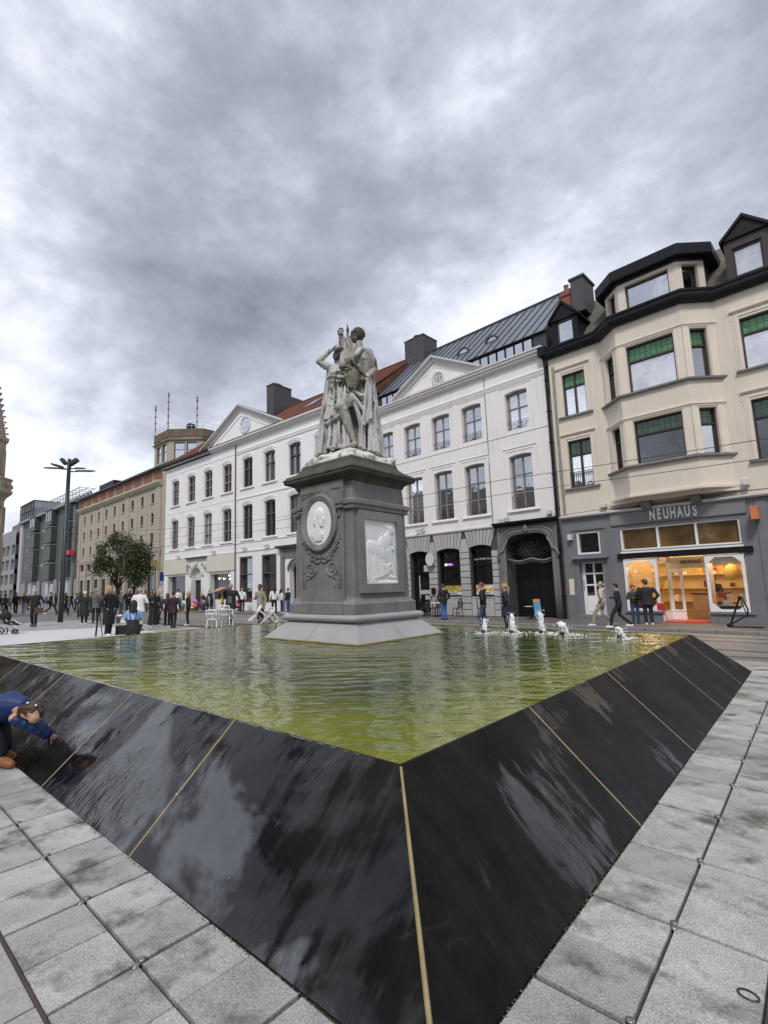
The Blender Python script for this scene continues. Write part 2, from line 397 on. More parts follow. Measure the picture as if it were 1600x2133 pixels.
# footway along the shops with its kerb, tram rails in the street
fp = MB(); c = [SW(-16, 3.0), SW(40, 3.4), SW(40, -0.5), SW(-16, -0.5)]; fp.prism([(p.x, p.y) for p in c], -0.085, 0.012); fp.build('footway', M_pave, kind='structure')
kb = MB(); nk = 40
for i in range(nk):
    u0 = -14+i*1.0
    c = [SW(u0, 3.02), SW(u0+0.985, 3.02), SW(u0+0.985, 3.17), SW(u0, 3.17)]; kb.prism([(p.x, p.y) for p in c], -0.088, 0.02)
kb.build('kerb', mat('kerb_stone', (0.22, 0.215, 0.21), 0.6, var=0.15, scale=3), kind='structure', bevel=0.01)
rl = MB()
for y in (4.35, 5.4, 7.4, 8.45):
    c = [SW(-16, y), SW(46, y), SW(46, y+0.055), SW(-16, y+0.055)]; rl.prism([(p.x, p.y) for p in c], -0.095, -0.078)
    c = [SW(-16, y+0.09), SW(46, y+0.09), SW(46, y+0.11), SW(-16, y+0.11)]; rl.prism([(p.x, p.y) for p in c], -0.095, -0.078)
rl.build('tram_rails', M_steel, kind='structure')
# pale concrete bands of the tram bed
tb = MB()
for (y0, y1) in ((4.5, 5.35), (5.55, 7.3), (7.55, 8.4), (3.3, 4.3)):
    c = [SW(-16, y0), SW(46, y0), SW(46, y1), SW(-16, y1)]; tb.prism([(p.x, p.y) for p in c], -0.095, -0.083)
tb.build('tram_bed', mat('tram_concrete', (0.21, 0.195, 0.18), 0.55, var=0.18, scale=0.7, fine=0.1, fscale=10, bump=0.002, rvar=0.3), kind='structure')
# ================================================================ fountain basin
def water_mat():
    m = bpy.data.materials.new('green_water'); m.use_nodes = True; t = m.node_tree; N = t.nodes; L = t.links; b = N['Principled BSDF']
    b.inputs['IOR'].default_value = 1.46; b.inputs['Roughness'].default_value = 0.035
    geo = N.new('ShaderNodeNewGeometry')
    mp = N.new('ShaderNodeMapping'); L.new(geo.outputs['Position'], mp.inputs[0])
    def noise(s, d=4, r=0.55, v=None):
        n = N.new('ShaderNodeTexNoise'); L.new(v or mp.outputs[0], n.inputs['Vector']); n.inputs['Scale'].default_value = s; n.inputs['Detail'].default_value = d; n.inputs['Roughness'].default_value = r; return n.outputs['Fac']
    r = N.new('ShaderNodeValToRGB'); L.new(noise(0.8, 7, 0.6), r.inputs[0]); e = r.color_ramp.elements
    e[0].position = 0.33; e[0].color = (0.020, 0.040, 0.003, 1); e[1].position = 0.66; e[1].color = (0.072, 0.102, 0.010, 1)
    # shallow, algae-covered margin along the rims
    def dot(vx, vy, off):
        d = N.new('ShaderNodeVectorMath'); d.operation = 'DOT_PRODUCT'; L.new(geo.outputs['Position'], d.inputs[0]); d.inputs[1].default_value = (vx, vy, 0)
        a = N.new('ShaderNodeMath'); a.operation = 'ADD'; L.new(d.outputs['Value'], a.inputs[0]); a.inputs[1].default_value = off; return a.outputs[0]
    r0 = -(FO.x*ER.x+FO.y*ER.y); l0 = -(FO.x*EL.x+FO.y*EL.y)
    ds = None
    for o_ in (dot(ER.x, ER.y, r0), dot(EL.x, EL.y, l0), dot(-ER.x, -ER.y, 8.3-r0), dot(-EL.x, -EL.y, 10-l0)):
        if ds is None: ds = o_
        else:
            n = N.new('ShaderNodeMath'); n.operation = 'MINIMUM'; L.new(ds, n.inputs[0]); L.new(o_, n.inputs[1]); ds = n.outputs[0]
    mr = N.new('ShaderNodeMapRange'); mr.interpolation_type = 'SMOOTHSTEP'; mr.inputs['From Min'].default_value = 0.0; mr.inputs['From Max'].default_value = 1.5; mr.inputs['To Min'].default_value = 1; mr.inputs['To Max'].default_value = 0
    L.new(ds, mr.inputs['Value'])
    mm_ = N.new('ShaderNodeMath'); mm_.operation = 'MULTIPLY'; mm_.use_clamp = True; L.new(mr.outputs[0], mm_.inputs[0]); n5 = N.new('ShaderNodeMath'); n5.operation = 'ADD'; L.new(noise(1.7, 5, .6), n5.inputs[0]); n5.inputs[1].default_value = .35; L.new(n5.outputs[0], mm_.inputs[1])
    mxx = N.new('ShaderNodeMix'); mxx.data_type = 'RGBA'; L.new(mm_.outputs[0], mxx.inputs['Factor']); L.new(r.outputs[0], mxx.inputs['A']); mxx.inputs['B'].default_value = (0.19, 0.20, 0.020, 1)
    L.new(mxx.outputs['Result'], b.inputs['Base Color'])
    # ripples: crests lie across the view of the street side, wind from the right
    m2 = N.new('ShaderNodeMapping'); L.new(geo.outputs['Position'], m2.inputs[0]); m2.inputs['Rotation'].default_value = (0, 0, 0.1); m2.inputs['Scale'].default_value = (0.42, 1.0, 1.0)
    h1 = noise(6.0, 2, 0.45, m2.outputs[0]); h2 = noise(17.0, 2, 0.5, m2.outputs[0]); h3 = noise(2.2, 2, 0.5, m2.outputs[0])
    def mth(op, a, bb):
        n = N.new('ShaderNodeMath'); n.operation = op
        for i, v in enumerate((a, bb)):
            if isinstance(v, (int, float)): n.inputs[i].default_value = v
            else: L.new(v, n.inputs[i])
        return n.outputs[0]
    h = mth('ADD', mth('ADD', mth('MULTIPLY', h1, 1.0), mth('MULTIPLY', h2, 0.22)), mth('MULTIPLY', h3, 1.9))
    bp = N.new('ShaderNodeBump'); bp.inputs['Strength'].default_value = 1; bp.inputs['Distance'].default_value = 0.022
    L.new(h, bp.inputs['Height']); L.new(bp.outputs[0], b.inputs['Normal'])
    return m
def slab_mat():
    m = bpy.data.materials.new('black_wet_stone'); m.use_nodes = True; t = m.node_tree; N = t.nodes; L = t.links; b = N['Principled BSDF']
    geo = N.new('ShaderNodeNewGeometry')
    def mth(op, a, bb=0.0, cl=False):
        n = N.new('ShaderNodeMath'); n.operation = op; n.use_clamp = cl
        for i, v in enumerate((a, bb)):
            if isinstance(v, (int, float)): n.inputs[i].default_value = v
            else: L.new(v, n.inputs[i])
        return n.outputs[0]
    def noise(s, d=4, r=0.55, sc=(1, 1, 1), dist=0.0, src=None):
        mp = N.new('ShaderNodeMapping'); L.new(src or geo.outputs['Position'], mp.inputs[0]); mp.inputs['Scale'].default_value = sc
        n = N.new('ShaderNodeTexNoise'); L.new(mp.outputs[0], n.inputs['Vector']); n.inputs['Scale'].default_value = s; n.inputs['Detail'].default_value = d; n.inputs['Roughness'].default_value = r; n.inputs['Distortion'].default_value = dist; return n.outputs['Fac']
    def dot(vx, vy):
        d = N.new('ShaderNodeVectorMath'); d.operation = 'DOT_PRODUCT'; L.new(geo.outputs['Position'], d.inputs[0]); d.inputs[1].default_value = (vx, vy, 0); return d.outputs['Value']
    sx = N.new('ShaderNodeSeparateXYZ'); L.new(geo.outputs['True Normal'], sx.inputs[0])
    sp_ = N.new('ShaderNodeSeparateXYZ'); L.new(geo.outputs['Position'], sp_.inputs[0])
    side = mth('GREATER_THAN', mth('MULTIPLY', sx.outputs[0], -1.0), 0.0)   # faces washed by the overflow
    # coordinates across the slope and down it
    mixu = N.new('ShaderNodeMix'); mixu.data_type = 'FLOAT'; L.new(side, mixu.inputs['Factor']); L.new(dot(ER.x, ER.y), mixu.inputs['A']); L.new(dot(EL.x, EL.y), mixu.inputs['B'])
    cb = N.new('ShaderNodeCombineXYZ'); L.new(mixu.outputs['Result'], cb.inputs[0]); L.new(sp_.outputs[2], cb.inputs[1]); L.new(side, cb.inputs[2])
    SL = cb.outputs[0]
    st1 = noise(9.0, 5, 0.6, (1, .22, 1), 0.3, SL); st2 = noise(30.0, 4, 0.6, (1, .12, 1), 0.2, SL)
    r = N.new('ShaderNodeValToRGB'); L.new(mth('ADD', mth('MULTIPLY', noise(1.7, 8, 0.62), .72), mth('MULTIPLY', st1, .28)), r.inputs[0]); e = r.color_ramp.elements
    e[0].position = 0.40; e[0].color = (0.0030, 0.0032, 0.0034, 1); e[1].position = 0.66; e[1].color = (0.018, 0.0165, 0.0145, 1)
    # pale veins
    v = noise(0.7, 3, 0.5, dist=0.35); v = mth('SUBTRACT', 1.0, mth('MULTIPLY', mth('ABSOLUTE', mth('SUBTRACT', v, 0.5)), 380), True)
    v = mth('MULTIPLY', v, mth('MULTIPLY', mth('SUBTRACT', noise(1.2, 2), 0.45, True), 4.0, True))
    mx = N.new('ShaderNodeMix'); mx.data_type = 'RGBA'; L.new(mth('MULTIPLY', v, 0.07), mx.inputs['Factor']); L.new(r.outputs[0], mx.inputs['A']); mx.inputs['B'].default_value = (0.22, 0.21, 0.19, 1)
    # lime drips running down the slope and a few pale specks
    dr_ = mth('MULTIPLY', mth('MULTIPLY', mth('SUBTRACT', st2, 0.66, True), 16, True), mth('MULTIPLY', mth('SUBTRACT', noise(1.5, 3), 0.5, True), 6.0, True))
    sp = noise(44, 2, 0.5, (1, .45, 1), 0, SL); sp = mth('MULTIPLY', mth('SUBTRACT', sp, 0.745, True), 22, True)
    mx2 = N.new('ShaderNodeMix'); mx2.data_type = 'RGBA'; L.new(mth('MAXIMUM', mth('MULTIPLY', dr_, .35), mth('MULTIPLY', sp, .8)), mx2.inputs['Factor']); L.new(mx.outputs['Result'], mx2.inputs['A']); mx2.inputs['B'].default_value = (0.20, 0.20, 0.195, 1)
    L.new(mx2.outputs['Result'], b.inputs['Base Color'])
    # wet film: sharp edged sheets and runnels
    film = mth('ADD', mth('MULTIPLY', noise(1.05, 5, 0.6, dist=.5), .71), mth('ADD', mth('MULTIPLY', st1, .22), mth('MULTIPLY', st2, .07)))
    wetL = mth('MULTIPLY', mth('SUBTRACT', film, 0.425, True), 22.0, True)
    wetR = mth('MULTIPLY', mth('SUBTRACT', film, 0.555, True), 22.0, True)
    mw = N.new('ShaderNodeMix'); mw.data_type = 'FLOAT'; L.new(side, mw.inputs['Factor']); L.new(wetR, mw.inputs['A']); L.new(wetL, mw.inputs['B']); wet = mw.outputs['Result']
    pool = mth('MULTIPLY', mth('MULTIPLY', mth('SUBTRACT', noise(0.95, 4, 0.6, dist=0.8), 0.515, True), 14.0, True), mth('MULTIPLY', wet, side))
    L.new(mth('SUBTRACT', 0.38, mth('MULTIPLY', wet, 0.32)), b.inputs['Roughness'])
    L.new(mth('ADD', mth('ADD', 0.09, mth('MULTIPLY', wet, 0.46)), mth('MULTIPLY', pool, 1.7)), b.inputs['Specular IOR Level'])
    rip = mth('ADD', mth('MULTIPLY', noise(13, 4, 0.55, (1, .6, 1), 1.2, SL), 1.0), mth('MULTIPLY', noise(42, 3, 0.55, (1, .5, 1), 0.6, SL), 0.35))
    zone = mth('ADD', mth('MULTIPLY', mth('MULTIPLY', mth('SUBTRACT', noise(1.6, 3, 0.5), 0.46, True), 6.0, True), 1.0), 0.12)
    h = mth('ADD', mth('MULTIPLY', rip, zone), mth('MULTIPLY', noise(2.4, 2, 0.5), 1.5))
    h = mth('ADD', h, mth('MULTIPLY', mth('SUBTRACT', wet, mth('MULTIPLY', v, .05)), 0.10))
    bp = N.new('ShaderNodeBump'); bp.inputs['Distance'].default_value = 0.0085; L.new(h, bp.inputs['Height']); L.new(bp.outputs[0], b.inputs['Normal'])
    return m
M_slab = slab_mat(); M_water = water_mat()
M_mortar = mat('ochre_mortar', (0.30, 0.235, 0.12), 0.8, var=0.25, scale=8, bump=0.002)
PR, PL = 8.30, 10.0; HZ = 0.65; RUN = 0.70; RX = -0.06
basin = thing('fountain_basin', 'low square fountain basin with sloping wet black stone sides round the monument', 'fountain')
# each side: origin corner, direction, outward normal, joints
def side(c0, d, n, joints, run, ra=None, rb=None, th=0.06):
    "slabs between joints; corners mitred"
    L = joints[-1]
    for i in range(len(joints)-1):
        s0, s1 = joints[i], joints[i+1]; g = 0.006
        a0 = -(ra or run) if i == 0 else 0; a1 = (rb or run) if i == len(joints)-2 else 0
        g0 = 0.007 if i == 0 else g; g1 = 0.007 if i == len(joints)-2 else g
        dz = rr.uniform(-0.0015, 0.0015)
        def P(s, o, z): q = c0+d*s+n*o; return (q.x, q.y, z)
        nx = n; up_ = 0.707*th
        top = [P(s0+g0, dz, HZ), P(s1-g1, dz, HZ), P(s1-g1+a1, run+dz, 0.0), P(s0+g0+a0, run+dz, 0.0)]
        bot = [P(s0+g0, -0.022, HZ), P(s1-g1, -0.022, HZ), P(s1-g1+a1, run-0.06, -0.05), P(s0+g0+a0, run-0.06, -0.05)]
        m = MB(); m.add(top+bot, [(0, 1, 2, 3), (7, 6, 5, 4), (4, 5, 1, 0), (5, 6, 2, 1), (6, 7, 3, 2), (7, 4, 0, 3)])
        # subdivide for gentle unevenness is left to the material
        m.build('stone_slab', M_slab, basin, bevel=0.004)
        if i > 0:
            k = MB(); w = 0.0075
            k.add([P(s0-w, -0.05, HZ-0.02), P(s0+w, -0.05, HZ-0.02), P(s0+w, run-0.05, -0.02), P(s0-w, run-0.05, -0.02),
                   P(s0-w, 0.0, HZ+0.001), P(s0+w, 0.0, HZ+0.001), P(s0+w, run, 0.001), P(s0-w, run, 0.001)],
                  [(0, 3, 2, 1), (4, 5, 6, 7), (0, 1, 5, 4), (1, 2, 6, 5), (2, 3, 7, 6), (3, 0, 4, 7)])
            k.build('mortar_joint', M_mortar, basin)
cF, cR, cL, cB = FW(0, 0), FW(PR, 0), FW(-.13, PL), FW(PR, PL)
eR, eL = Vector((ER.x, ER.y, 0)), Vector((EL.x, EL.y, 0))
dLv = (cL-cF); LL_ = dLv.length; dLv.normalize(); nLv = Vector((-dLv.y, dLv.x, 0))
side(cF, dLv, nLv, [0, 1.53, 3.22, 5.08, 6.87, 8.5, LL_], .765, ra=RUN)
side(cF, eR, -eL, [0, 1.64, 3.57, 5.58, 7.56, PR], RUN, ra=.765)
side(cR, eL, eR, [0, 1.8, 3.6, 5.4, 7.2, PL], RUN)
side(cL, eR, eL, [0, 1.7, 3.5, 5.3, 7.0, PR+.13], RUN, ra=.765)
# corner mortar
k = MB(); 
for c, o in ((cF, (-eR-eL)), (cR, (eR-eL)), (cL, (-eR+eL))):
    top = Vector((c.x, c.y, HZ+0.0)); bot = top+o*RUN-(eR*.065 if o.dot(eR) < 0 else Vector((0, 0, 0))); bot.z = 0.0
    k = MB(); k.tube([top+Vector((0, 0, -0.008)), bot+Vector((0, 0, -0.008))], [0.0085, 0.011], 6); k.build('corner_joint', M_mortar, basin)
# inner wall and floor
iw = MB()
for p0, p1 in ((cF, cR), (cR, cB), (cB, cL), (cL, cF)):
    iw.quad((p0.x, p0.y, HZ-0.012), (p1.x, p1.y, HZ-0.012), (p1.x, p1.y, 0.1), (p0.x, p0.y, 0.1))
iw.quad(*[(p.x, p.y, 0.1) for p in (cF, cR, cB, cL)])
iw.build('basin_wall', M_slab, basin)
# water sheet with real low ripples
wn, wm_ = 150, 170
def wz(r, l):
    return HZ-0.004
wv = MB()
wv.quad(*[tuple(FW(a, b, HZ-0.004)) for a, b in ((0.004, 0.004), (PR-0.004, 0.004), (PR-0.004, PL-0.004), (-.126, PL-0.004))])
water = wv.build('water', M_water, kind='structure')
# wet bright lip where the water runs over the left rim
M_film = mat('water_film', (0.55, 0.57, 0.58), 0.08, var=0.3, scale=9, spec=1.0, bump=0.004, bscale=40)
lp = MB(); q = random.Random(9); prev = None; pts = []
for i in range(270):
    l = 0.25+i*0.036; pts.append(FW(-.013*l+0.003+q.uniform(-.004, .004), l, HZ-0.001))
lp.tube(pts, [q.uniform(0.0015, 0.0045)*min(1, .3+i_/90)+(.0015 if i_ > 90 else 0) for i_, _ in enumerate(pts)], 6, sy=0.8); lp.build('water_lip', M_film, basin, smooth=True)
# trickles on the slab near the corner
# ---- jets
M_foam = mat('water_foam', (0.86, 0.88, 0.9), 0.25, var=0.05, spec=0.8)
M_noz = mat('nozzle_bronze', (0.05, 0.05, 0.045), 0.5)
def jet(r, l, h, w, lean, label):
    t = thing('fountain_jet', label, 'fountain jet', FW(r, l, HZ-0.01), FANG, 'row of small fountain jets in the basin')
    b = MB(); q = random.Random(int(r*100+l*77))
    b.caps([(0, 0, 0), (lean*.3, 0, h*.5), (lean, 0, h)], [w*.62, w*.85, w*.45], 10)
    for i in range(60):
        z = h*q.random()**0.8; a = q.uniform(0, 2*PI); rad = w*(0.5+0.7*q.random())*(1.1-0.5*z/h)
        b.ell((lean*(z/h)+math.cos(a)*rad, math.sin(a)*rad, z), (w*.16, w*.16, w*.45*q.uniform(.5, 1.4)), n=7, m=5)
    remesh(b, 'water_column', M_foam, t, 0.008, 0, 0.03, 0.022)
    d_ = MB()
    for i in range(60):
        z = h*q.uniform(.1, 1.15); a = q.uniform(0, 2*PI); rad = w*q.uniform(.9, 2.0); r_ = q.uniform(.003, .008)
        d_.ell((lean*(z/h)+math.cos(a)*rad, math.sin(a)*rad, z), (r_, r_, r_*1.6), n=5, m=4)
    d_.build('spray_drops', M_foam, t, smooth=True)
    f = MB()
    for i in range(70):
        a = q.uniform(0, 2*PI); rad = w*1.0+abs(q.gauss(0, 1))*0.09
        f.ell((math.cos(a)*rad*1.5+0.04, math.sin(a)*rad*1.2-.03, 0.007), (q.uniform(.008, .026), q.uniform(.008, .022), 0.006), n=6, m=4)
    f.build('foam', M_foam, t, smooth=True)
    n = MB(); n.lathe([(0.03, -0.05), (0.03, 0.03), (0.045, 0.035), (0.045, 0.06), (0.03, 0.07)], 12, (-w*1.1, 0.0)); n.build('nozzle', M_noz, t, smooth=True)
jet(6.98, 3.23, 0.260, 0.055, 0.03, 'low white jet nearest the monument, leftmost of the row')
jet(7.23, 2.76, 0.351, 0.065, 0.0, 'second white water jet from the monument, broad and upright')
jet(7.48, 2.28, 0.390, 0.06, -0.02, 'tallest and slimmest white jet, third from the monument')
jet(7.30, 1.80, 0.221, 0.085, -0.10, 'wide white jet bent over to the left, fourth from the monument')
jet(7.13, 0.80, 0.182, 0.065, -0.09, 'lone small jet nearest the right corner of the basin')
# ================================================================ monument pedestal
M_blue = mat('weathered_bluestone', (0.195, 0.188, 0.184), 0.75, var=0.24, scale=2.6, fine=0.22, fscale=120, bump=0.003, bscale=130, streak=0.6, dirt=(0.27, 0.26, 0.25), dscale=1.9, dpos=0.60)
M_blue2 = mat('pale_bluestone', (0.34, 0.335, 0.34), 0.7, var=0.1, scale=1.8, fine=0.08, fscale=90, bump=0.002, bscale=110, dirt=(0.16, 0.15, 0.12), dscale=1.5, dpos=0.62)
M_cap = mat('mossy_capstone', (0.075, 0.071, 0.062), 0.9, var=0.35, scale=5, fine=0.25, fscale=45, bump=0.010, bscale=45, dirt=(0.045, 0.042, 0.02), dscale=3, dpos=0.5)
M_marble = mat('white_marble', (0.78, 0.785, 0.79), 0.5, var=0.06, scale=4, fine=0.04, bump=0.001)
M_base = mat('stained_marble', (0.62, 0.61, 0.57), 0.7, var=0.12, scale=5, fine=0.1, bump=0.006, bscale=30, dirt=(0.10, 0.10, 0.05), dscale=3.2, dpos=0.545)
PC = FW(5.245, 5.185, 0.0)
ped = thing('monument_pedestal', 'tall dark bluestone pedestal with white portrait medallion and white relief, standing in the basin', 'pedestal', PC, FANG)
b = MB(); b.sq([(1.25, 0.40), (1.25, 0.64), (1.225, 0.665), (0.93, 0.985), (0.90, 0.985)])
# skirt as separate stones
def skirt(side_i):
    for k in range(2):
        m = MB(); a, bb = (-1, 0) if k == 0 else (0, 1)
        g = 0.004
        def P(s, h, z):
            s = s*h; s += g if (k == 1 and s == 0) else (-g if (k == 0 and s == 0) else 0)
            x, y = {0: (-h, s), 1: (s, -h), 2: (h, s), 3: (s, h)}[side_i]; return (x, y, z)
        ho, hi = 1.275, 0.92
        m.add([P(a, ho, .665), P(bb, ho, .665), P(bb, hi, .985), P(a, hi, .985), P(a, ho, .60), P(bb, ho, .60)], [(0, 1, 2, 3), (4, 5, 1, 0)])
        m.build('skirt_stone', M_blue2, ped)
for i in range(4): skirt(i)
b = MB(); b.sq([(1.25, 0.40), (1.25, 0.62), (0.905, 0.955), (0.905, 0.98)]); b.build('footing', M_blue2, ped)
alg = MB(); alg.sq([(1.26, .60), (1.292, .652), (1.285, .668), (1.27, .671), (1.2, .66)]); alg.build('algae_line', mat('ochre_algae', (.26, .22, .08), .8, var=.3, scale=6), ped)
# torus course
def rbox(prof, n, name, m, bevel=0.0, smooth=False): x = MB(); x.sq(prof); return x.build(name, m, ped, bevel=bevel, smooth=smooth)
tor = [(0.93+0.085*math.sin(a), 1.05-0.065*math.cos(a)) for a in [PI*i/9 for i in range(10)]]
rbox([(0.93, 0.985)]+tor+[(0.90, 1.117)], 4, 'torus_course', M_blue2)
rbox([(0.905, 1.117), (0.905, 1.31), (0.885, 1.325), (0.875, 1.335), (0.83, 1.40), (0.815, 1.44)], 4, 'plinth', M_blue, 0.006)
rbox([(0.815, 1.44), (0.79, 3.08)], 4, 'die', M_blue)
# panel block on the left face (proud) and upper part
x = MB(); x.loft([[(-0.87, -0.60, 1.2), (-0.70, -0.60, 1.2), (-0.70, 0.60, 1.2), (-0.87, 0.60, 1.2)], [(-0.85, -0.60, 3.65), (-0.70, -0.60, 3.65), (-0.70, 0.60, 3.65), (-0.85, 0.60, 3.65)]]); x.build('front_block', M_blue, ped, bevel=0.008)
x = MB(); x.box(-0.925, -0.60, 1.12, -0.80, 0.60, 1.33); x.build('front_block_foot', M_blue, ped, bevel=0.01)
rbox([(0.79, 3.06), (0.845, 3.075), (0.845, 3.14), (0.875, 3.16), (0.875, 3.235), (0.85, 3.25), (0.80, 3.275)], 4, 'string_course', M_blue, 0.006)
for (ya, yb) in ((-0.62, -0.47), (0.50, 0.62)):
    x = MB(); x.box(-0.93, ya, 3.09, -0.8, yb, 3.165); x.box(-0.955, ya-0.01, 3.165, -0.8, yb+0.01, 3.235); x.build('string_return', M_blue, ped, bevel=0.006)
rbox([(0.785, 3.27), (0.765, 3.64)], 4, 'upper_die', M_blue)
cv = [(0.765, 3.60), (0.79, 3.62), (0.80, 3.66), (0.84, 3.70), (0.90, 3.725), (0.955, 3.74), (0.975, 3.76), (0.975, 3.80), (0.995, 3.815), (0.985, 3.845), (0.955, 3.86), (0.95, 3.875),
      (0.90, 3.90), (0.80, 3.96), (0.745, 4.01), (0.715, 4.06), (0.70, 4.12)]
rbox(cv, 4, 'cornice', M_cap, 0.004)
# slightly dished joint line on the plinth
# oval medallion on the left face (plane x = -0.86)
def oval(y0, z0, ry, rz, x0, x1, n=48, inner=None):
    m = MB(); P = [(y0+ry*math.cos(2*PI*i/n), z0+rz*math.sin(2*PI*i/n)) for i in range(n)]
    m.loft([[(x1, p[0], p[1]) for p in P][::-1], [(x0, p[0], p[1]) for p in P][::-1]]); return m
def ring_oval(y0, z0, prof, n=56):
    "prof: (ry, rz, x)"
    m = MB(); rings = [[(x, y0+ry*math.cos(2*PI*i/n), z0+rz*math.sin(2*PI*i/n)) for i in range(n)] for ry, rz, x in prof]
    m.loft(rings, False); return m
MY, MZ = 0.03, 2.87
ring_oval(MY, MZ, [(0.50, 0.57, -0.84), (0.50, 0.57, -0.90), (0.485, 0.555, -0.925), (0.45, 0.52, -0.93), (0.42, 0.49, -0.91), (0.385, 0.465, -0.90), (0.355, 0.44, -0.90), (0.345, 0.43, -0.87)]).build('medallion_frame', M_blue, ped, smooth=True)
med = oval(MY, MZ, 0.345, 0.43, -0.84, -0.885).build('medallion', M_marble, ped)
rl_ = MB()
# profile head turned to the right (towards the front corner: -y)
def YZ(px, pz, x=-0.885): return (x, MY-px, MZ+pz)
prof = [(-0.02, 0.30), (0.05, 0.305), (0.11, 0.27), (0.145, 0.21), (0.155, 0.155), (0.147, 0.13), (0.165, 0.08), (0.185, 0.055), (0.163, 0.04), (0.165, 0.015), (0.158, 0.0), (0.162, -0.02), (0.145, -0.04), (0.148, -0.075), (0.12, -0.095),
        (0.06, -0.085), (0.055, -0.13), (0.09, -0.19), (0.13, -0.24), (0.10, -0.31), (0.0, -0.385), (-0.12, -0.37), (-0.235, -0.26), (-0.24, -0.22), (-0.14, -0.17), (-0.09, -0.10), (-0.11, -0.02), (-0.15, 0.04), (-0.15, 0.12), (-0.11, 0.22)]
m = MB(); n = len(prof); cx = sum(p[0] for p in prof)/n; cz = sum(p[1] for p in prof)/n
rings = []
for s, dx in ((1.0, 0.0), (0.985, -0.018), (0.93, -0.034), (0.80, -0.044)):
    rings.append([YZ(cx+(p[0]-cx)*s, cz+(p[1]-cz)*s, -0.875+dx) for p in prof])
m.loft(rings)
m.ell(YZ(0.02, 0.15, -0.90), (0.035, 0.12, 0.13)); m.ell(YZ(0.06, 0.0, -0.90), (0.03, 0.07, 0.08)); m.ell(YZ(-0.06, 0.055, -0.92), (0.018, 0.022, 0.04))
for i in range(16): m.ell(YZ(-0.10+random.uniform(-.035, .03), 0.0+i*0.010+random.uniform(-.02, .02), -0.915), (0.02, 0.022, 0.018), n=8, m=5)
m.ell(YZ(-0.02, -0.26, -0.89), (0.03, 0.15, 0.10))
for i in range(6): m.caps([YZ(-0.20+i*0.05, -0.23, -0.89), YZ(-0.10+i*0.035, -0.35, -0.90)], 0.016, 6)
remesh(m, 'portrait_bust', M_marble, med, 0.009, 2)
# carved foliage and scrolls under the medallion
m = MB(); q = random.Random(4)
def L3(y, z, x=-0.868): return (x, y, z)
for sgn in (-1, 1):
    cy, cz2 = sgn*0.30, 1.98; pts = []
    for i in range(30):
        a = i/29*3.3*PI; rad = 0.155*(1-i/36); pts.append(L3(cy-sgn*rad*math.cos(a), cz2-rad*math.sin(a)*1.05))
    m.tube(pts, [0.026*(1-i/45) for i in range(30)], 6)
    m.tube([L3(sgn*0.02, 2.14), L3(sgn*0.12, 2.09), L3(sgn*0.2, 2.16), L3(sgn*0.30, 2.15)], [0.02, .026, .026, .02], 6)
    m.tube([L3(sgn*0.30, 1.82), L3(sgn*0.42, 1.78), L3(sgn*0.47, 1.70), L3(sgn*0.46, 1.60)], [0.024, .02, .02, .012], 6)
    m.tube([L3(sgn*0.43, 3.12), L3(sgn*0.53, 3.05), L3(sgn*0.52, 2.95), L3(sgn*0.47, 2.92)], [0.03, .028, .024, .015], 6)
    for i in range(44):
        t = i/43; y = sgn*(0.03+0.47*t); z = 2.16+0.42*t*t+q.uniform(-.07, .05); a = q.uniform(0, PI)
        m.ell(L3(y+q.uniform(-.02, .02), z), (0.026, 0.048, 0.017), Matrix.Rotation(a, 3, 'X'), 7, 5)
    for i in range(12):
        m.ell(L3(sgn*(0.40+q.uniform(-.06, .07)), 1.62+i*0.03), (0.018, 0.028, 0.014), Matrix.Rotation(q.uniform(0, PI), 3, 'X'), 7, 5)
    m.tube([L3(sgn*0.515, 1.58), L3(sgn*0.515, 2.55)], 0.008, 5)
m.tube([L3(0.5, 3.42), L3(-0.02, 3.50), ], 0.006, 5); m.tube([L3(-0.3, 3.50), L3(-0.52, 3.50)], 0.008, 5); m.tube([L3(0.2, 3.50), L3(0.52, 3.50), L3(0.52, 3.36)], 0.008, 5)
m.build('carved_foliage', M_blue, ped, smooth=True)
# white relief panel on the right face (plane y ~ -0.80): x from -0.54 to 0.42, z 1.65..2.89
fr = MB()
X0, X1, Z0, Z1 = -0.54, 0.42, 1.66, 2.88
for (xa, xb, za, zb) in ((-0.70, X0, 1.50, 3.05), (X1, 0.62, 1.50, 3.05), (X0, X1, Z1, 3.05), (X0, X1, 1.50, Z0)):
    fr.add([(xa, -0.865-(0.01 if za < 2 else 0), za), (xb, -0.865-(0.01 if za < 2 else 0), za), (xb, -0.848-(0.01 if zb < 2 else 0), zb), (xa, -0.848-(0.01 if zb < 2 else 0), zb),
            (xa, -0.77, za), (xb, -0.77, za), (xb, -0.77, zb), (xa, -0.77, zb)], [(0, 1, 2, 3), (4, 7, 6, 5), (0, 4, 5, 1), (1, 5, 6, 2), (2, 6, 7, 3), (3, 7, 4, 0)])
fr.build('panel_surround', M_blue, ped)
nx, nz = 150, 190
gx, gz = np.meshgrid(np.linspace(X0, X1, nx), np.linspace(Z0, Z1, nz)); u = (gx-X0)/(X1-X0); v = (gz-Z0)/(Z1-Z0)
H = np.zeros_like(u)
def cap_h(p, q_, r0, r1, k=1.0):
    global H
    ax, az = p; bx, bz = q_; asp = 0.96/1.22
    dx, dz = (bx-ax)*asp, bz-az; L2 = dx*dx+dz*dz+1e-9
    t = np.clip(((u-ax)*asp*dx+(v-az)*dz)/L2, 0, 1); d = np.sqrt(((u-ax)*asp-t*dx)**2+((v-az)-t*dz)**2); r = r0+(r1-r0)*t
    h = np.sqrt(np.clip(1-(d/r)**2, 0, 1))*r*k
    H = np.maximum(H, h)
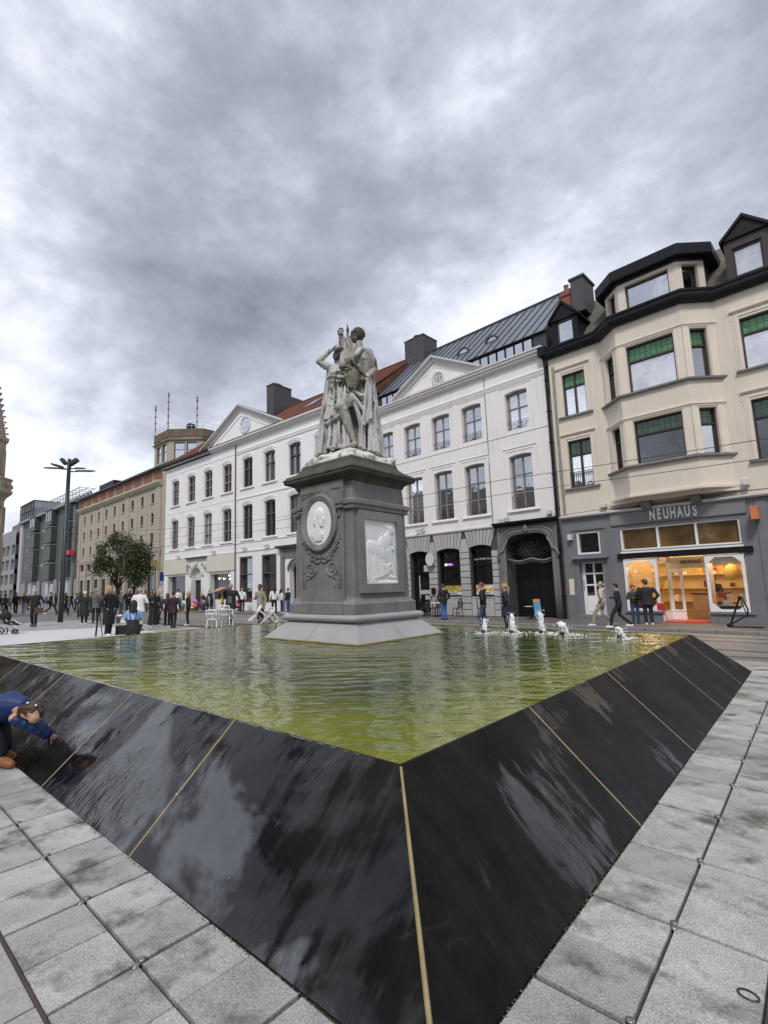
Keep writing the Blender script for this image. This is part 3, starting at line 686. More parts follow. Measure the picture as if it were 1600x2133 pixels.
cap_h((.82, .87), (.80, .83), .085, .07, .8)          # head
cap_h((.885, .86), (.885, .84), .02, .02, 3.4)         # nose
cap_h((.84, .90), (.68, .93), .055, .035, .9); cap_h((.70, .97), (.82, .965), .02, .03)
cap_h((.76, .78), (.74, .72), .06, .09, .7)            # neck
cap_h((.74, .70), (.60, .62), .12, .14, .55)           # torso
cap_h((.55, .68), (.48, .66), .07, .05, .7)
cap_h((.62, .64), (.88, .57), .05, .035, 1.15); cap_h((.88, .57), (.62, .545), .034, .03, 1.5); cap_h((.60, .60), (.34, .59), .05, .035, 1.2); cap_h((.34, .59), (.80, .50), .036, .028, 1.5)
cap_h((.20, .56), (.55, .50), .12, .15, .5)            # lap
cap_h((.72, .52), (.86, .30), .12, .07, .6); cap_h((.86, .34), (.92, .14), .055, .04, .9)
cap_h((.10, .55), (.08, .08), .07, .09, .7); cap_h((.35, .50), (.20, .06), .12, .16, .4)
rs = random.Random(8)
for i in range(17):
    a = i/16; cap_h((.12+.45*a, .50-.05*a), (.05+.75*a+rs.uniform(-.03, .03), .07+.12*a*a), .011, .017, 3.4+1.5*rs.random())
for i in range(5): cap_h((.30+.05*i, .42-.04*i), (.72+.02*i, .20+.03*i), .010, .014, 4.4)
cap_h((.70, .26), (.92, .22), .04, .03, 1.3); cap_h((.74, .12), (.95, .09), .035, .03, 1.3)
for i in range(22): a = rs.random(); cap_h((.50+.35*a, .80-.18*a+rs.uniform(-.06, .02)), (.54+.35*a+rs.uniform(-.05, .05), .76-.2*a+rs.uniform(-.04, .0)), .008, .010, 5.5)
for i in range(9): cap_h((.80+rs.uniform(-.07, .04), .93+rs.uniform(-.03, .03)), (.76+rs.uniform(-.06, .04), .90+rs.uniform(-.05, .03)), .012, .015, 3.6)
for x_ in (.865, .885): cap_h((x_, .838), (x_+.012, .838), .007, .007, 9)
cap_h((-.1, .01), (1.1, .01), .05, .05, 1.0)
nzz = np.sin(gx*61+np.sin(gz*37)*2)*np.sin(gz*53+gx*20)*0.0018
H = H*0.50+nzz*(H > 0.005)
H = (3*H+np.roll(H, 1, 0)+np.roll(H, -1, 0)+np.roll(H, 1, 1)+np.roll(H, -1, 1))/7
H[0, :] = H[:, 0] = 0
vs = [(float(gx[i, j]), -0.822-float(H[i, j]), float(gz[i, j])) for i in range(nz) for j in range(nx)]
fs = [(i*nx+j, i*nx+j+1, (i+1)*nx+j+1, (i+1)*nx+j) for i in range(nz-1) for j in range(nx-1)]
m = MB(); m.add(vs, fs); m.build('relief_panel', M_marble, ped, smooth=True)

# ================================================================ statue group
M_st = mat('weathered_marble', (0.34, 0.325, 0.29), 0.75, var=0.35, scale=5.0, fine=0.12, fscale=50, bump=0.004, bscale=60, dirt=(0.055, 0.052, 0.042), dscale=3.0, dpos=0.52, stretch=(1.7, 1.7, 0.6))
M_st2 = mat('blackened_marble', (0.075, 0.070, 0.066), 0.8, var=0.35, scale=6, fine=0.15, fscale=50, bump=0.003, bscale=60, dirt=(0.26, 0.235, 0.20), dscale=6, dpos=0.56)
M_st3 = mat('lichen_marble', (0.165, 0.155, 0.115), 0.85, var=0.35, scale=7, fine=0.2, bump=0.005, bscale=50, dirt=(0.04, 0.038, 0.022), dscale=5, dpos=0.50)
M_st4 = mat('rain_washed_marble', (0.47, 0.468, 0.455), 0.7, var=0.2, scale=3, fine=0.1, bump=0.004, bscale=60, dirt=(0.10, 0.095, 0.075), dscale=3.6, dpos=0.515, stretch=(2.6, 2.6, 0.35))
sg = thing('statue_group', 'weathered marble statue of bare-chested man and robed woman shading her eyes, on pedestal', 'statue', (PC.x, PC.y, 0))
# plinth of the statue: rough white block following the pedestal
bp = MB(); Rz = Matrix.Rotation(FANG, 3, 'Z')
bb = MB(); bb.sq([(0.69, 4.10), (0.70, 4.14), (0.67, 4.19), (0.60, 4.23), (0.52, 4.30), (0.45, 4.37), (0.2, 4.40)])
q = random.Random(2)
for i in range(46):
    a = q.uniform(-.62, .62); s_ = q.choice((0, 1, 2, 3)); p = {0: (-.60, a), 1: (a, -.60), 2: (.60, a), 3: (a, .60)}[s_]
    bb.ell((p[0], p[1], 4.20+q.uniform(-.03, .05)), (q.uniform(.06, .15), q.uniform(.06, .15), q.uniform(.03, .08)), n=8, m=6)
bb.v = [tuple(Rz @ Vector(p)) for p in bb.v]
remesh(bb, 'statue_base', M_base, sg, 0.022, 2, 0.03, 0.12)
V = lambda x, y, z: Vector((x, y, z))
def folds(m, top, bot, n, r0, r1, q, sag=0.0, jit=0.03, lift=0.034):
    "n fold ridges from the polyline top to the polyline bot"
    def at(pl, t):
        s = t*(len(pl)-1); i = min(int(s), len(pl)-2); return Vector(pl[i]).lerp(Vector(pl[i+1]), s-i)
    for i in range(n):
        t = i/(n-1) if n > 1 else .5; a = at(top, t); b_ = at(bot, t)
        P = []
        for k in range(6):
            s = k/5; p = a.lerp(b_, s)+Vector((0, (-lift if i % 2 else lift), 0)); p += Vector((q.uniform(-jit, jit)*s, q.uniform(-jit, jit)*s, -sag*math.sin(PI*s))); P.append(p)
        big = 1.35 if i % 2 else 0.62
        m.tube(P, [r0*big+(r1*big-r0*big)*k/5 for k in range(6)], 7)
def hand(m, c, d, nrm, s, curl=0.5):
    "palm and five fingers at c pointing along d"
    d = Vector(d).normalized(); nrm = Vector(nrm).normalized(); w = d.cross(nrm).normalized()
    c = Vector(c); m.ell(c+d*0.045*s, (0.045*s, 0.024*s, 0.05*s), Matrix((w, nrm, d)).transposed(), 8, 6)
    for i in range(4):
        o = (i-1.5)*0.021*s; L = (0.075, 0.085, 0.08, 0.062)[i]*s
        p0 = c+d*0.075*s+w*o; p1 = p0+(d+nrm*curl*.5).normalized()*L*.5; p2 = p1+(d*(1-curl)+nrm*curl).normalized()*L*.5
        m.caps([p0, p1, p2], [0.0115*s, .0105*s, .009*s], 7)
    p0 = c+d*0.02*s+w*(-0.035)*s; m.caps([p0, p0+(d*.6-w).normalized()*0.035*s, p0+(d*.9-w*.6+nrm*curl*.4).normalized()*0.07*s], [0.013*s, .012*s, .010*s], 7)
# ---- man (1.6 x life size), facing left (-x), seen three quarter
m = MB()
SH_L, SH_R = V(.47, -.06, 6.62), V(.10, .16, 6.62)
# torso
def ring(c, rx, ry, rot=0.0, n=16, tilt=0.0):
    c = Vector(c); R = Matrix.Rotation(rot, 3, 'Z')
    return [c+R @ Vector((rx*math.cos(2*PI*i/n), ry*math.sin(2*PI*i/n), tilt*math.cos(2*PI*i/n))) for i in range(n)]
rt = -0.45
m.loft([ring((.26, .06, 5.55), .20, .17, rt), ring((.26, .05, 5.72), .235, .18, rt), ring((.27, .05, 5.90), .215, .165, rt), ring((.28, .05, 6.08), .205, .155, rt), ring((.29, .05, 6.28), .235, .175, rt),
        ring((.29, .05, 6.45), .265, .19, rt), ring((.29, .05, 6.58), .255, .165, rt), ring((.29, .05, 6.68), .17, .12, rt), ring((.29, .05, 6.73), .10, .10, rt)])
m.ell((.20, -.09, 6.47), (.115, .08, .085)); m.ell((.36, -.10, 6.47), (.11, .075, .08))   # chest muscles
m.ell(SH_L, (.105, .10, .12)); m.ell(SH_R, (.10, .10, .11))
m.ell((.26, -.11, 6.15), (.09, .05, .20)); m.ell((.26, -.14, 5.93), (.035, .03, .10))
m.caps([(.29, .03, 6.64), (.275, .02, 6.90)], [.095, .085], 12)                                   # neck
EL_, HD_ = V(.61, .02, 6.27), V(.44, -.14, 6.04)
m.caps([SH_L, SH_L.lerp(EL_, .5)+V(.025, 0, 0), EL_], [.098, .092, .066], 10); m.caps([EL_, EL_.lerp(HD_, .4), HD_], [.068, .066, .046], 10)
hand(m, HD_, (-.5, -.45, -.6), (-.3, -.6, .3), 1.6, 0.7)
# right arm raised behind the banner
EL2, HD2 = V(-.09, .06, 6.66), V(-.115, .02, 7.07)
m.caps([SH_R, EL2], [.095, .068], 10); m.caps([EL2, EL2.lerp(HD2, .4), HD2], [.07, .066, .048], 10)
m.ell(HD2+V(0, 0, .05), (.062, .058, .07)); m.caps([HD2+V(-.05, -.03, .09), HD2+V(.05, -.03, .11)], .032, 8)
for k_ in range(4): m.caps([HD2+V(-.055, -.04, .02+.028*k_), HD2+V(.0, -.065, .02+.028*k_), HD2+V(.05, -.04, .02+.028*k_)], .017, 6)
# legs: right knee bent forwards, left straight
KN, AN = V(-.17, -.34, 5.30), V(.10, -.27, 4.60)
HPR = V(.16, -.02, 5.62)
m.caps([HPR, HPR.lerp(KN, .45)+V(0, -.01, .02), KN], [.165, .150, .100], 12); m.ell(KN+V(-.02, -.02, .0), (.10, .10, .10))
m.caps([KN, KN.lerp(AN, .32)+V(.04, .03, 0), KN.lerp(AN, .7), AN], [.098, .108, .070, .052], 12)
m.caps([AN+V(.03, 0, -.06), AN+V(-.06, -.03, -.10), AN+V(-.17, -.06, -.135)], [.058, .055, .035], 10)
KN2, AN2 = V(.42, -.05, 5.17), V(.48, .0, 4.52)
m.caps([V(.36, .06, 5.62), KN2], [.165, .098], 12); m.caps([KN2, KN2.lerp(AN2, .35)+V(.01, .03, 0), AN2], [.098, .105, .055], 12)
m.caps([AN2+V(.03, 0, -.05), AN2+V(-.10, -.07, -.08), AN2+V(-.17, -.10, -.09)], [.058, .05, .03], 8)
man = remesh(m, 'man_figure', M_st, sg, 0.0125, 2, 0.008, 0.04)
# head of the man with features
m = MB(); HC = V(.245, -.01, 7.045)
m.ell(HC+V(.02, 0, .02), (.142, .115, .155), n=16, m=12); m.ell(HC+V(-.055, 0, -.06), (.085, .078, .105), n=14, m=10)
m.caps([HC+V(-.125, 0, .015), HC+V(-.165, 0, -.045)], [.016, .024], 8)                      # nose
m.caps([HC+V(-.10, -.05, .028), HC+V(-.125, 0, .034), HC+V(-.10, .05, .028)], .022, 8)       # brow
for s in (-1, 1): m.ell(HC+V(-.106, s*.038, -.0), (.014, .018, .012), n=8, m=6); m.ell(HC+V(.03, s*.112, -.015), (.030, .014, .042), n=8, m=6)
m.ell(HC+V(-.128, 0, -.083), (.016, .034, .011), n=8, m=6); m.ell(HC+V(-.122, 0, -.105), (.016, .030, .012), n=8, m=6); m.ell(HC+V(-.115, 0, -.142), (.034, .034, .028), n=10, m=8)
q = random.Random(12)
for i in range(150):
    a = q.uniform(0, 2*PI); ph = q.uniform(0.0, 1.9); d = V(math.sin(ph)*math.cos(a), math.sin(ph)*math.sin(a), math.cos(ph))
    if d.x < -0.35 and d.z < 0.55: continue
    if d.z < -.25 and d.x < .5: continue
    m.ell(HC+V(.02, 0, .02)+V(d.x*.138, d.y*.112, d.z*.155), (.026, .026, .018), n=6, m=5)
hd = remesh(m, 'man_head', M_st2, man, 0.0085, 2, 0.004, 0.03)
# laurel band
m = MB()
for i in range(26):
    a = 2*PI*i/26; m.ell(HC+V(.02+.150*math.cos(a), .122*math.sin(a), .045-.03*math.cos(a)), (.028, .010, .016), Matrix.Rotation(a+1.2, 3, 'Z'), 6, 4)
m.build('laurel_band', M_st3, man, smooth=True)
# ---- woman
m = MB(); q = random.Random(21)
SR, SLf = V(-.36, -.05, 6.30), V(-.06, -.07, 6.30)
m.loft([ring((-.21, -.02, 5.60), .22, .17), ring((-.21, -.02, 5.80), .19, .15), ring((-.21, -.03, 5.95), .165, .135), ring((-.21, -.04, 6.12), .185, .15), ring((-.21, -.04, 6.25), .205, .135), ring((-.21, -.03, 6.34), .13, .09), ring((-.205, -.03, 6.38), .07, .07)])
m.ell((-.285, -.14, 6.15), (.078, .075, .075)); m.ell((-.145, -.14, 6.15), (.078, .075, .075))
m.caps([(-.205, -.03, 6.34), (-.205, -.04, 6.50)], [.072, .066], 10)
WE, WH = V(-.61, -.12, 6.42), V(-.30, -.17, 6.665)
m.caps([SR, SR.lerp(WE, .5)+V(0, 0, -.01), WE], [.085, .080, .058], 10); m.caps([WE, WE.lerp(WH, .35), WH], [.060, .058, .040], 10)
m.caps([(-.40, -.16, 6.60), (-.35, -.165, 6.63)], [.052, .052], 8)
hand(m, WH, (1, .05, .18), (0, -.2, -1), 1.5, 0.15)
# left arm across the waist holding a wreath
E2, H2 = V(.02, -.18, 6.02), V(-.20, -.30, 5.98)
m.caps([SLf, E2], [.08, .058], 10); m.caps([E2, H2], [.056, .042], 10); hand(m, H2, (-1, -.1, .0), (0, -.3, -1), 1.5, 0.4)
# dress down to the feet, with a knee-length upper layer
m.loft([ring((-.20, -.02, 4.50), .275, .25), ring((-.20, -.02, 4.9), .255, .22), ring((-.20, -.02, 5.3), .24, .20), ring((-.20, -.02, 5.62), .225, .175), ring((-.21, -.02, 5.85), .18, .145)])
folds(m, [(-.40, -.10, 5.85), (-.20, -.17, 5.9), (.0, -.14, 5.85)], [(-.47, -.22, 4.46), (-.20, -.30, 4.44), (.06, -.24, 4.46)], 11, .017, .034, q, jit=.02)
folds(m, [(-.42, -.08, 5.75), (-.05, -.20, 5.8)], [(-.52, -.16, 5.05), (-.08, -.34, 5.22)], 8, .02, .045, q, jit=.015)
m.tube([(-.55, -.12, 5.02), (-.42, -.27, 5.0), (-.25, -.34, 5.10), (-.08, -.35, 5.22), (.02, -.30, 5.4)], [.03, .035, .035, .035, .03], 7)
m.tube([(-.38, -.20, 5.62), (-.2, -.27, 5.45), (.0, -.26, 5.6)], .022, 6); m.tube([(-.40, -.22, 5.42), (-.2, -.29, 5.28), (.0, -.28, 5.45)], .022, 6)
m.tube([(-.38, -.15, 6.02), (-.2, -.2, 5.9), (-.02, -.16, 6.0)], .026, 6)
for s in (-.34, -.12): m.ell((s, -.33, 4.44), (.055, .12, .05))
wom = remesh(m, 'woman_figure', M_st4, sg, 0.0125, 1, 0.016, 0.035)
m = MB(); HC = V(-.20, -.06, 6.575); 
m.ell(HC+V(.02, .02, .015), (.105, .115, .13), n=14, m=10); m.ell(HC+V(-.03, -.045, -.045), (.068, .065, .085), n=12, m=10)
m.caps([HC+V(-.065, -.105, .01), HC+V(-.078, -.125, -.03)], [.012, .017], 8)
m.ell(HC+V(-.055, -.10, -.062), (.026, .012, .009), Matrix.Rotation(.6, 3, 'Z'), 8, 5); m.ell(HC+V(-.05, -.095, -.10), (.026, .026, .02))
for i in range(60):
    a = q.uniform(0, 2*PI); ph = q.uniform(0, 1.9); d = V(math.sin(ph)*math.cos(a), math.sin(ph)*math.sin(a), math.cos(ph))
    if d.y < -.3 and d.z < .5: continue
    m.ell(HC+V(.02, .02, .015)+V(d.x*.105, d.y*.115, d.z*.13), (.025, .025, .018), n=6, m=5)
m.caps([HC+V(-.02, -.09, .09), HC+V(.08, -.03, .06)], .022, 6)
remesh(m, 'woman_head', M_st2, wom, 0.009, 2, 0.004, 0.03)
# wreath in her hand
m = MB()
for i in range(60):
    a = 2*PI*i/60; m.ell((-.12+.15*math.cos(a)+q.uniform(-.02, .02), -.31+q.uniform(-.02, .02), 6.02+.07*math.sin(a)+q.uniform(-.02, .02)), (.034, .014, .018), Matrix.Rotation(q.uniform(0, PI), 3, 'Y'), 6, 4)
remesh(m, 'wreath', M_st3, wom, 0.009, 1)
# ---- cloaks
m = MB(); q = random.Random(31)
folds(m, [(-.42, .04, 6.24), (-.28, .16, 6.30)], [(-.70, -.05, 4.36), (-.46, .20, 4.36)], 7, .034, .055, q, jit=.012)
folds(m, [(-.40, -.04, 6.20), (-.36, .0, 6.1)], [(-.64, -.20, 4.36), (-.46, -.14, 4.36)], 5, .026, .046, q, jit=.015)
m.tube([(-.42, .02, 6.27), (-.30, -.06, 6.34), (-.22, .05, 6.37)], .045, 7)
remesh(m, 'woman_cloak', M_st4, sg, 0.0125, 1, 0.018, 0.035)
m = MB()
folds(m, [(.42, .20, 6.50), (.54, .18, 6.35)], [(.46, .22, 4.36), (.72, .12, 4.33)], 8, .032, .052, q, jit=.012)
folds(m, [(.50, .04, 6.10), (.58, .08, 5.9)], [(.54, -.10, 4.36), (.69, .0, 4.34)], 5, .024, .044, q, jit=.015)
m.tube([(.38, -.02, 6.75), (.30, -.14, 6.66), (.20, -.20, 6.52), (.12, -.16, 6.45)], [.04, .06, .055, .03], 8)
remesh(m, 'man_cloak', M_st4, sg, 0.0125, 1, 0.018, 0.035)
m = MB()
# cloth over the hip, sash and the long fall in front of the straight leg
folds(m, [(.40, -.20, 5.98), (.52, -.10, 6.0)], [(.28, -.26, 4.88), (.50, -.20, 5.10)], 7, .024, .034, q, jit=.012)
folds(m, [(.42, -.14, 5.2), (.56, -.06, 5.2)], [(.40, -.18, 4.40), (.64, -.12, 4.36)], 7, .026, .040, q, jit=.012)
m.tube([(.52, -.12, 5.62), (.60, -.12, 5.45), (.56, -.14, 5.2), (.60, -.14, 4.9)], [.04, .04, .035, .03], 7)
m.tube([(-.02, -.18, 5.78), (.10, -.24, 5.60), (.25, -.27, 5.38), (.34, -.27, 5.22)], [.03, .045, .045, .03], 7)
m.tube([(.0, -.16, 5.86), (.14, -.23, 5.70), (.28, -.26, 5.58), (.40, -.22, 5.6)], [.03, .04, .045, .04], 7)
m.tube([(.12, -.20, 5.50), (.22, -.22, 5.2), (.26, -.20, 4.9), (.24, -.16, 4.5)], [.05, .05, .05, .06], 7)
m.tube([(.02, -.14, 5.1), (.08, -.12, 4.8), (.06, -.1, 4.45)], [.05, .06, .08], 7); m.tube([(.2, -.10, 5.3), (.3, -.12, 5.0), (.3, -.12, 4.45)], .07, 7)
remesh(m, 'hip_drapery', M_st4, sg, 0.0125, 1, 0.018, 0.035)
# dark hollow mass joining the figures at the back
m = MB(); m.loft([ring((.08, .20, 4.35), .42, .16), ring((.06, .18, 5.2), .34, .13), ring((.06, .16, 5.9), .24, .12), ring((.10, .16, 6.35), .14, .08)])
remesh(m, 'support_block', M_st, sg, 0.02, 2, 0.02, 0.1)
# ---- banner and spear
m = MB()
folds(m, [(.045, -.04, 7.06), (-.06, -.02, 6.98), (-.10, 0, 6.9)], [(.16, -.20, 6.38), (.02, -.24, 6.18), (-.12, -.20, 6.22)], 8, .018, .036, q, jit=.012)
folds(m, [(.055, .0, 7.08), (.08, .02, 6.9)], [(.24, -.10, 6.52), (.20, -.08, 6.40)], 4, .02, .04, q, jit=.008)
remesh(m, 'banner', M_st, sg, 0.0105, 1, 0.010, 0.04)
m = MB(); m.tube([(.035, -.03, 7.16), (.0, -.22, 6.0)], .018, 8); m.lathe([(.012, 7.05), (.022, 7.07), (.022, 7.10), (.012, 7.115), (.034, 7.14), (.026, 7.20), (.002, 7.33)], 10, (.04, -.03)); m.build('spear', M_st2, sg, smooth=True)
m = MB(); m.lathe([(.03, 7.02), (.05, 7.05), (.05, 7.13), (.025, 7.15), (.055, 7.19), (.055, 7.23), (.02, 7.25)], 12, (-.105, .02)); remesh(m, 'staff_head', M_st2, sg, 0.008, 1)
# ---- round shield with a crest between the two
m = MB(); Rr = Matrix.Rotation(0.25, 3, 'Z') @ Matrix.Rotation(0.2, 3, 'Y')
m.ell((.12, -.25, 5.98), (.155, .085, .22), Rr, 18, 12)
m.tube([Vector((.12, -.25, 5.98))+Rr @ Vector((.155*math.cos(a), -.02, .22*math.sin(a))) for a in [2*PI*i/24 for i in range(25)]], .018, 6)
for i in range(30):
    m.ell((.02+q.uniform(-.05, .06), -.33+q.uniform(-.02, .02), 6.22+q.uniform(-.10, .14)), (.035, .02, .03), n=6, m=5)
for i in range(16): m.ell((.10+q.uniform(-.09, .09), -.32, 5.78+q.uniform(-.05, .04)), (.035, .02, .026), n=6, m=5)
m.tube([(.06, -.30, 6.42), (.20, -.30, 6.22), (.34, -.26, 6.06), (.42, -.20, 5.98)], [.03, .035, .035, .03], 7)
remesh(m, 'shield', M_st3, sg, 0.0115, 1, 0.01, 0.04)
m = MB(); m.ell((.43, -.22, 6.03), (.05, .035, .055)); m.ell((.43, -.25, 6.03), (.03, .02, .035)); m.build('rosette', M_base, sg, smooth=True)
# ================================================================ facade tools (local frame: x along the wall, y out of it, z up)
def wall(x0, x1, z0, z1, ops, y=0.0, depth=0.22, xf=None):
    """flat wall with openings. ops: dicts x0,x1,z0,z1,rise; makes front, arch fillets and reveals"""
    m = MB()
    xs = sorted({x0, x1, *[o['x0'] for o in ops], *[o['x1'] for o in ops]}); zs = sorted({z0, z1, *[o['z0'] for o in ops], *[o['z1'] for o in ops]})
    xs = [x for x in xs if x0-1e-6 <= x <= x1+1e-6]; zs = [z for z in zs if z0-1e-6 <= z <= z1+1e-6]
    for i in range(len(xs)-1):
        for k in range(len(zs)-1):
            cx, cz = (xs[i]+xs[i+1])/2, (zs[k]+zs[k+1])/2
            if any(o['x0'] < cx < o['x1'] and o['z0'] < cz < o['z1'] for o in ops): continue
            m.quad((xs[i+1], y, zs[k]), (xs[i], y, zs[k]), (xs[i], y, zs[k+1]), (xs[i+1], y, zs[k+1]))
    for o in ops:
        a, b, c, d, rise = o['x0'], o['x1'], o['z0'], o['z1'], o.get('rise', 0); dp = o.get('depth', depth)
        n = 10 if rise else 1
        top = [(a+(b-a)*i/n, d-rise+rise*(1-(2*i/n-1)**2) if rise else d) for i in range(n+1)]
        if o.get('round'): top = [(a+(b-a)*(1-math.cos(PI*i/14))/2, d-rise+rise*math.sin(PI*i/14)) for i in range(15)]; n = 14
        if rise:
            for i in range(n): m.quad((top[i+1][0], y, top[i+1][1]), (top[i][0], y, top[i][1]), (top[i][0], y, d), (top[i+1][0], y, d))
        for i in range(n): m.quad((top[i][0], y, top[i][1]), (top[i+1][0], y, top[i+1][1]), (top[i+1][0], y-dp, top[i+1][1]), (top[i][0], y-dp, top[i][1]))
        m.quad((a, y, c), (a, y, top[0][1]), (a, y-dp, top[0][1]), (a, y-dp, c)); m.quad((b, y, top[-1][1]), (b, y, c), (b, y-dp, c), (b, y-dp, top[-1][1]))
        m.quad((b, y, c), (a, y, c), (a, y-dp, c), (b, y-dp, c))
    if xf: m.v = [tuple(xf(p)) for p in m.v]
    return m
def window(parent, o, mf, mg, nx=2, nz=(0.62,), fw=0.06, bar=0.035, y=0.0, setb=0.15, pane_each=True, sill=None, sillm=None, xf=None, name='window', glassmats=None, tags=None):
    """frame mesh (name) > pane children; o as in wall(); nz: heights (fractions) of cross bars; xf: optional warp"""
    a, b, c, d, rise = o['x0'], o['x1'], o['z0'], o['z1'], o.get('rise', 0)
    yb = y-o.get('depth', 0.22); yf = y-setb
    m = MB(); m.box(a, yb, c, a+fw, yf, d); m.box(b-fw, yb, c, b, yf, d); m.box(a+fw, yb, c, b-fw, yf, c+fw)
    zt = d-rise
    if rise:
        n = 8; P = [(a+fw+(b-a-2*fw)*i/n, d-rise+rise*(1-(2*(fw+(b-a-2*fw)*i/n)/(b-a)-1)**2)) for i in range(n+1)]
        for i in range(n): m.vprism([(P[i][0], zt-fw), (P[i+1][0], zt-fw), (P[i+1][0], P[i+1][1]), (P[i][0], P[i][1])], yb, yf)
        zt = d-rise-fw
    else: m.box(a+fw, yb, d-fw, b-fw, yf, d); zt = d-fw
    xs = [a+fw+(b-a-2*fw)*i/nx for i in range(nx+1)]; zs = [c+fw]+[c+fw+(zt-c-fw)*f for f in nz]+[zt]
    for x in xs[1:-1]: m.box(x-bar, yb, c+fw, x+bar, yf-0.01, zt)
    for z in zs[1:-1]:
        m.box(a+fw, yb+0.002, z-bar, b-fw, yf-0.004, z+bar)
    if xf: m.v = [tuple(xf(p)) for p in m.v]
    f = m.build(name, mf, parent)
    ypan = yb+0.015
    for i in range(nx):
        for k in range(len(zs)-1):
            q = MB(); x0, x1 = xs[i]+(bar if i else 0), xs[i+1]-(bar if i < nx-1 else 0); z0, z1 = zs[k]+(bar if k else 0), zs[k+1]-(bar if k < len(zs)-2 else 0)
            z1 += 0.0; tilt = rr.uniform(-.004, .004)
            q.box(x0, yb-0.01, z0, x1, ypan, z1)
            # slight out-of-plane tilt so that each pane mirrors a little differently
            q.v = [(p[0], p[1]+(tilt*((p[0]-x0)/(x1-x0)-.5)*2 if p[1] > yb else 0), p[2]) for p in q.v]
            if xf: q.v = [tuple(xf(p)) for p in q.v]
            gm = mg
            if glassmats and k < len(glassmats) and glassmats[k]: gm = glassmats[k]
            q.build('pane', gm, f)
    if rise:   # dark glazing behind the curved head is covered by the frame
        pass
    if sill:
        s = MB(); s.box(a-sill[0], y, c-sill[2], b+sill[0], y+sill[1], c)
        if xf: s.v = [tuple(xf(p)) for p in s.v]
        s.build('sill', sillm or mf, f, bevel=0.008)
    return f
def moulding(prof, x0, x1, mitre=0.0):
    "prof: (y,z) polyline closed at the wall; extruded along x"
    m = MB(); P = [(0 if False else prof[0][0], prof[0][1])]+prof[1:]
    return m.xprism(prof, x0, x1)
def O(x0, x1, z0, z1, rise=0, **k): return dict(x0=x0, x1=x1, z0=z0, z1=z1, rise=rise, **k)

M_wh = mat('white_render', (0.76, 0.735, 0.72), 0.7, var=0.035, scale=0.8, fine=0.02, fscale=30, bump=0.001, streak=0.20)
M_wh1 = mat('white_paint_wall', (0.79, 0.785, 0.78), 0.7, var=0.03, scale=0.8, fine=0.02, fscale=30, bump=0.001, streak=0.17)
M_trim = mat('grey_white_trim', (0.58, 0.57, 0.555), 0.6, var=0.05, scale=2, streak=0.15)
M_cream = mat('cream_panel', (0.62, 0.60, 0.52), 0.6, var=0.04, scale=1)
M_beige = mat('beige_render', (0.66, 0.60, 0.51), 0.75, var=0.06, scale=0.7, fine=0.05, fscale=60, bump=0.002, bscale=120, streak=0.16)
M_beige2 = mat('beige_trim', (0.70, 0.63, 0.53), 0.7, var=0.05, scale=1.5, streak=0.2)
M_stone = mat('grey_ashlar', (0.40, 0.395, 0.39), 0.65, var=0.08, scale=1.5, fine=0.08, fscale=60, bump=0.002, streak=0.25, rnd=0.14)
M_stonej = mat('dark_joint', (0.07, 0.07, 0.07), 0.9)
M_gate = mat('gate_stone', (0.175, 0.17, 0.16), 0.65, var=0.15, scale=2, fine=0.08, bump=0.002, streak=0.4)
M_blk = mat('black_paint', (0.010, 0.010, 0.012), 0.45, var=0.2, scale=4, spec=.22)
M_brn = mat('dark_brown_frame', (0.035, 0.02, 0.018), 0.4, var=0.2, scale=5)
M_taupe = mat('taupe_frame', (0.235, 0.21, 0.20), 0.5, var=0.1, scale=5)
M_wood_w = mat('white_wood', (0.66, 0.65, 0.63), 0.5, var=0.08, scale=6)
M_zinc = mat('zinc_roof', (0.17, 0.195, 0.225), 0.38, var=0.12, scale=0.8, metal=0.35, rvar=0.2)
M_zinc2 = mat('dark_zinc', (0.055, 0.06, 0.07), 0.4, var=0.2, scale=2, metal=0.3)
M_tile = mat('red_roof_tile', (0.13, 0.045, 0.027), 0.85, var=0.3, scale=1.2, fine=0.3, fscale=14, rnd=0.3, bump=0.004)
M_slate = mat('mossy_slate', (0.10, 0.095, 0.08), 0.8, var=0.35, scale=2.0, fine=0.25, fscale=20, bump=0.008, bscale=14, dirt=(0.085, 0.085, 0.03), dscale=1.6, dpos=0.55)
M_chim = mat('dark_chimney', (0.062, 0.060, 0.060), 0.7, var=0.12, scale=2)
M_brick = mat('red_brick', (0.24, 0.085, 0.055), 0.85, var=0.25, scale=3, fine=0.25, fscale=18, bump=0.004)
M_gl = glass('window_glass', (0.035, 0.037, 0.042), 0.42)
M_gls = glass('bright_glass', (0.16, 0.165, 0.175), 0.80)
M_gld = glass('dark_glass', (0.012, 0.012, 0.013), 0.10)
M_glc = glass('curtained_glass', (0.75, 0.75, 0.77), 0.50)
M_glg = mat('green_leaded_glass', (0.05, 0.20, 0.065), 0.15, var=0.4, scale=3.5, fine=0.1, fscale=9, spec=0.8)
M_glgd = mat('dark_green_glass', (0.018, 0.065, 0.025), 0.15, var=0.5, scale=3, fine=0.2, fscale=9, spec=0.8)

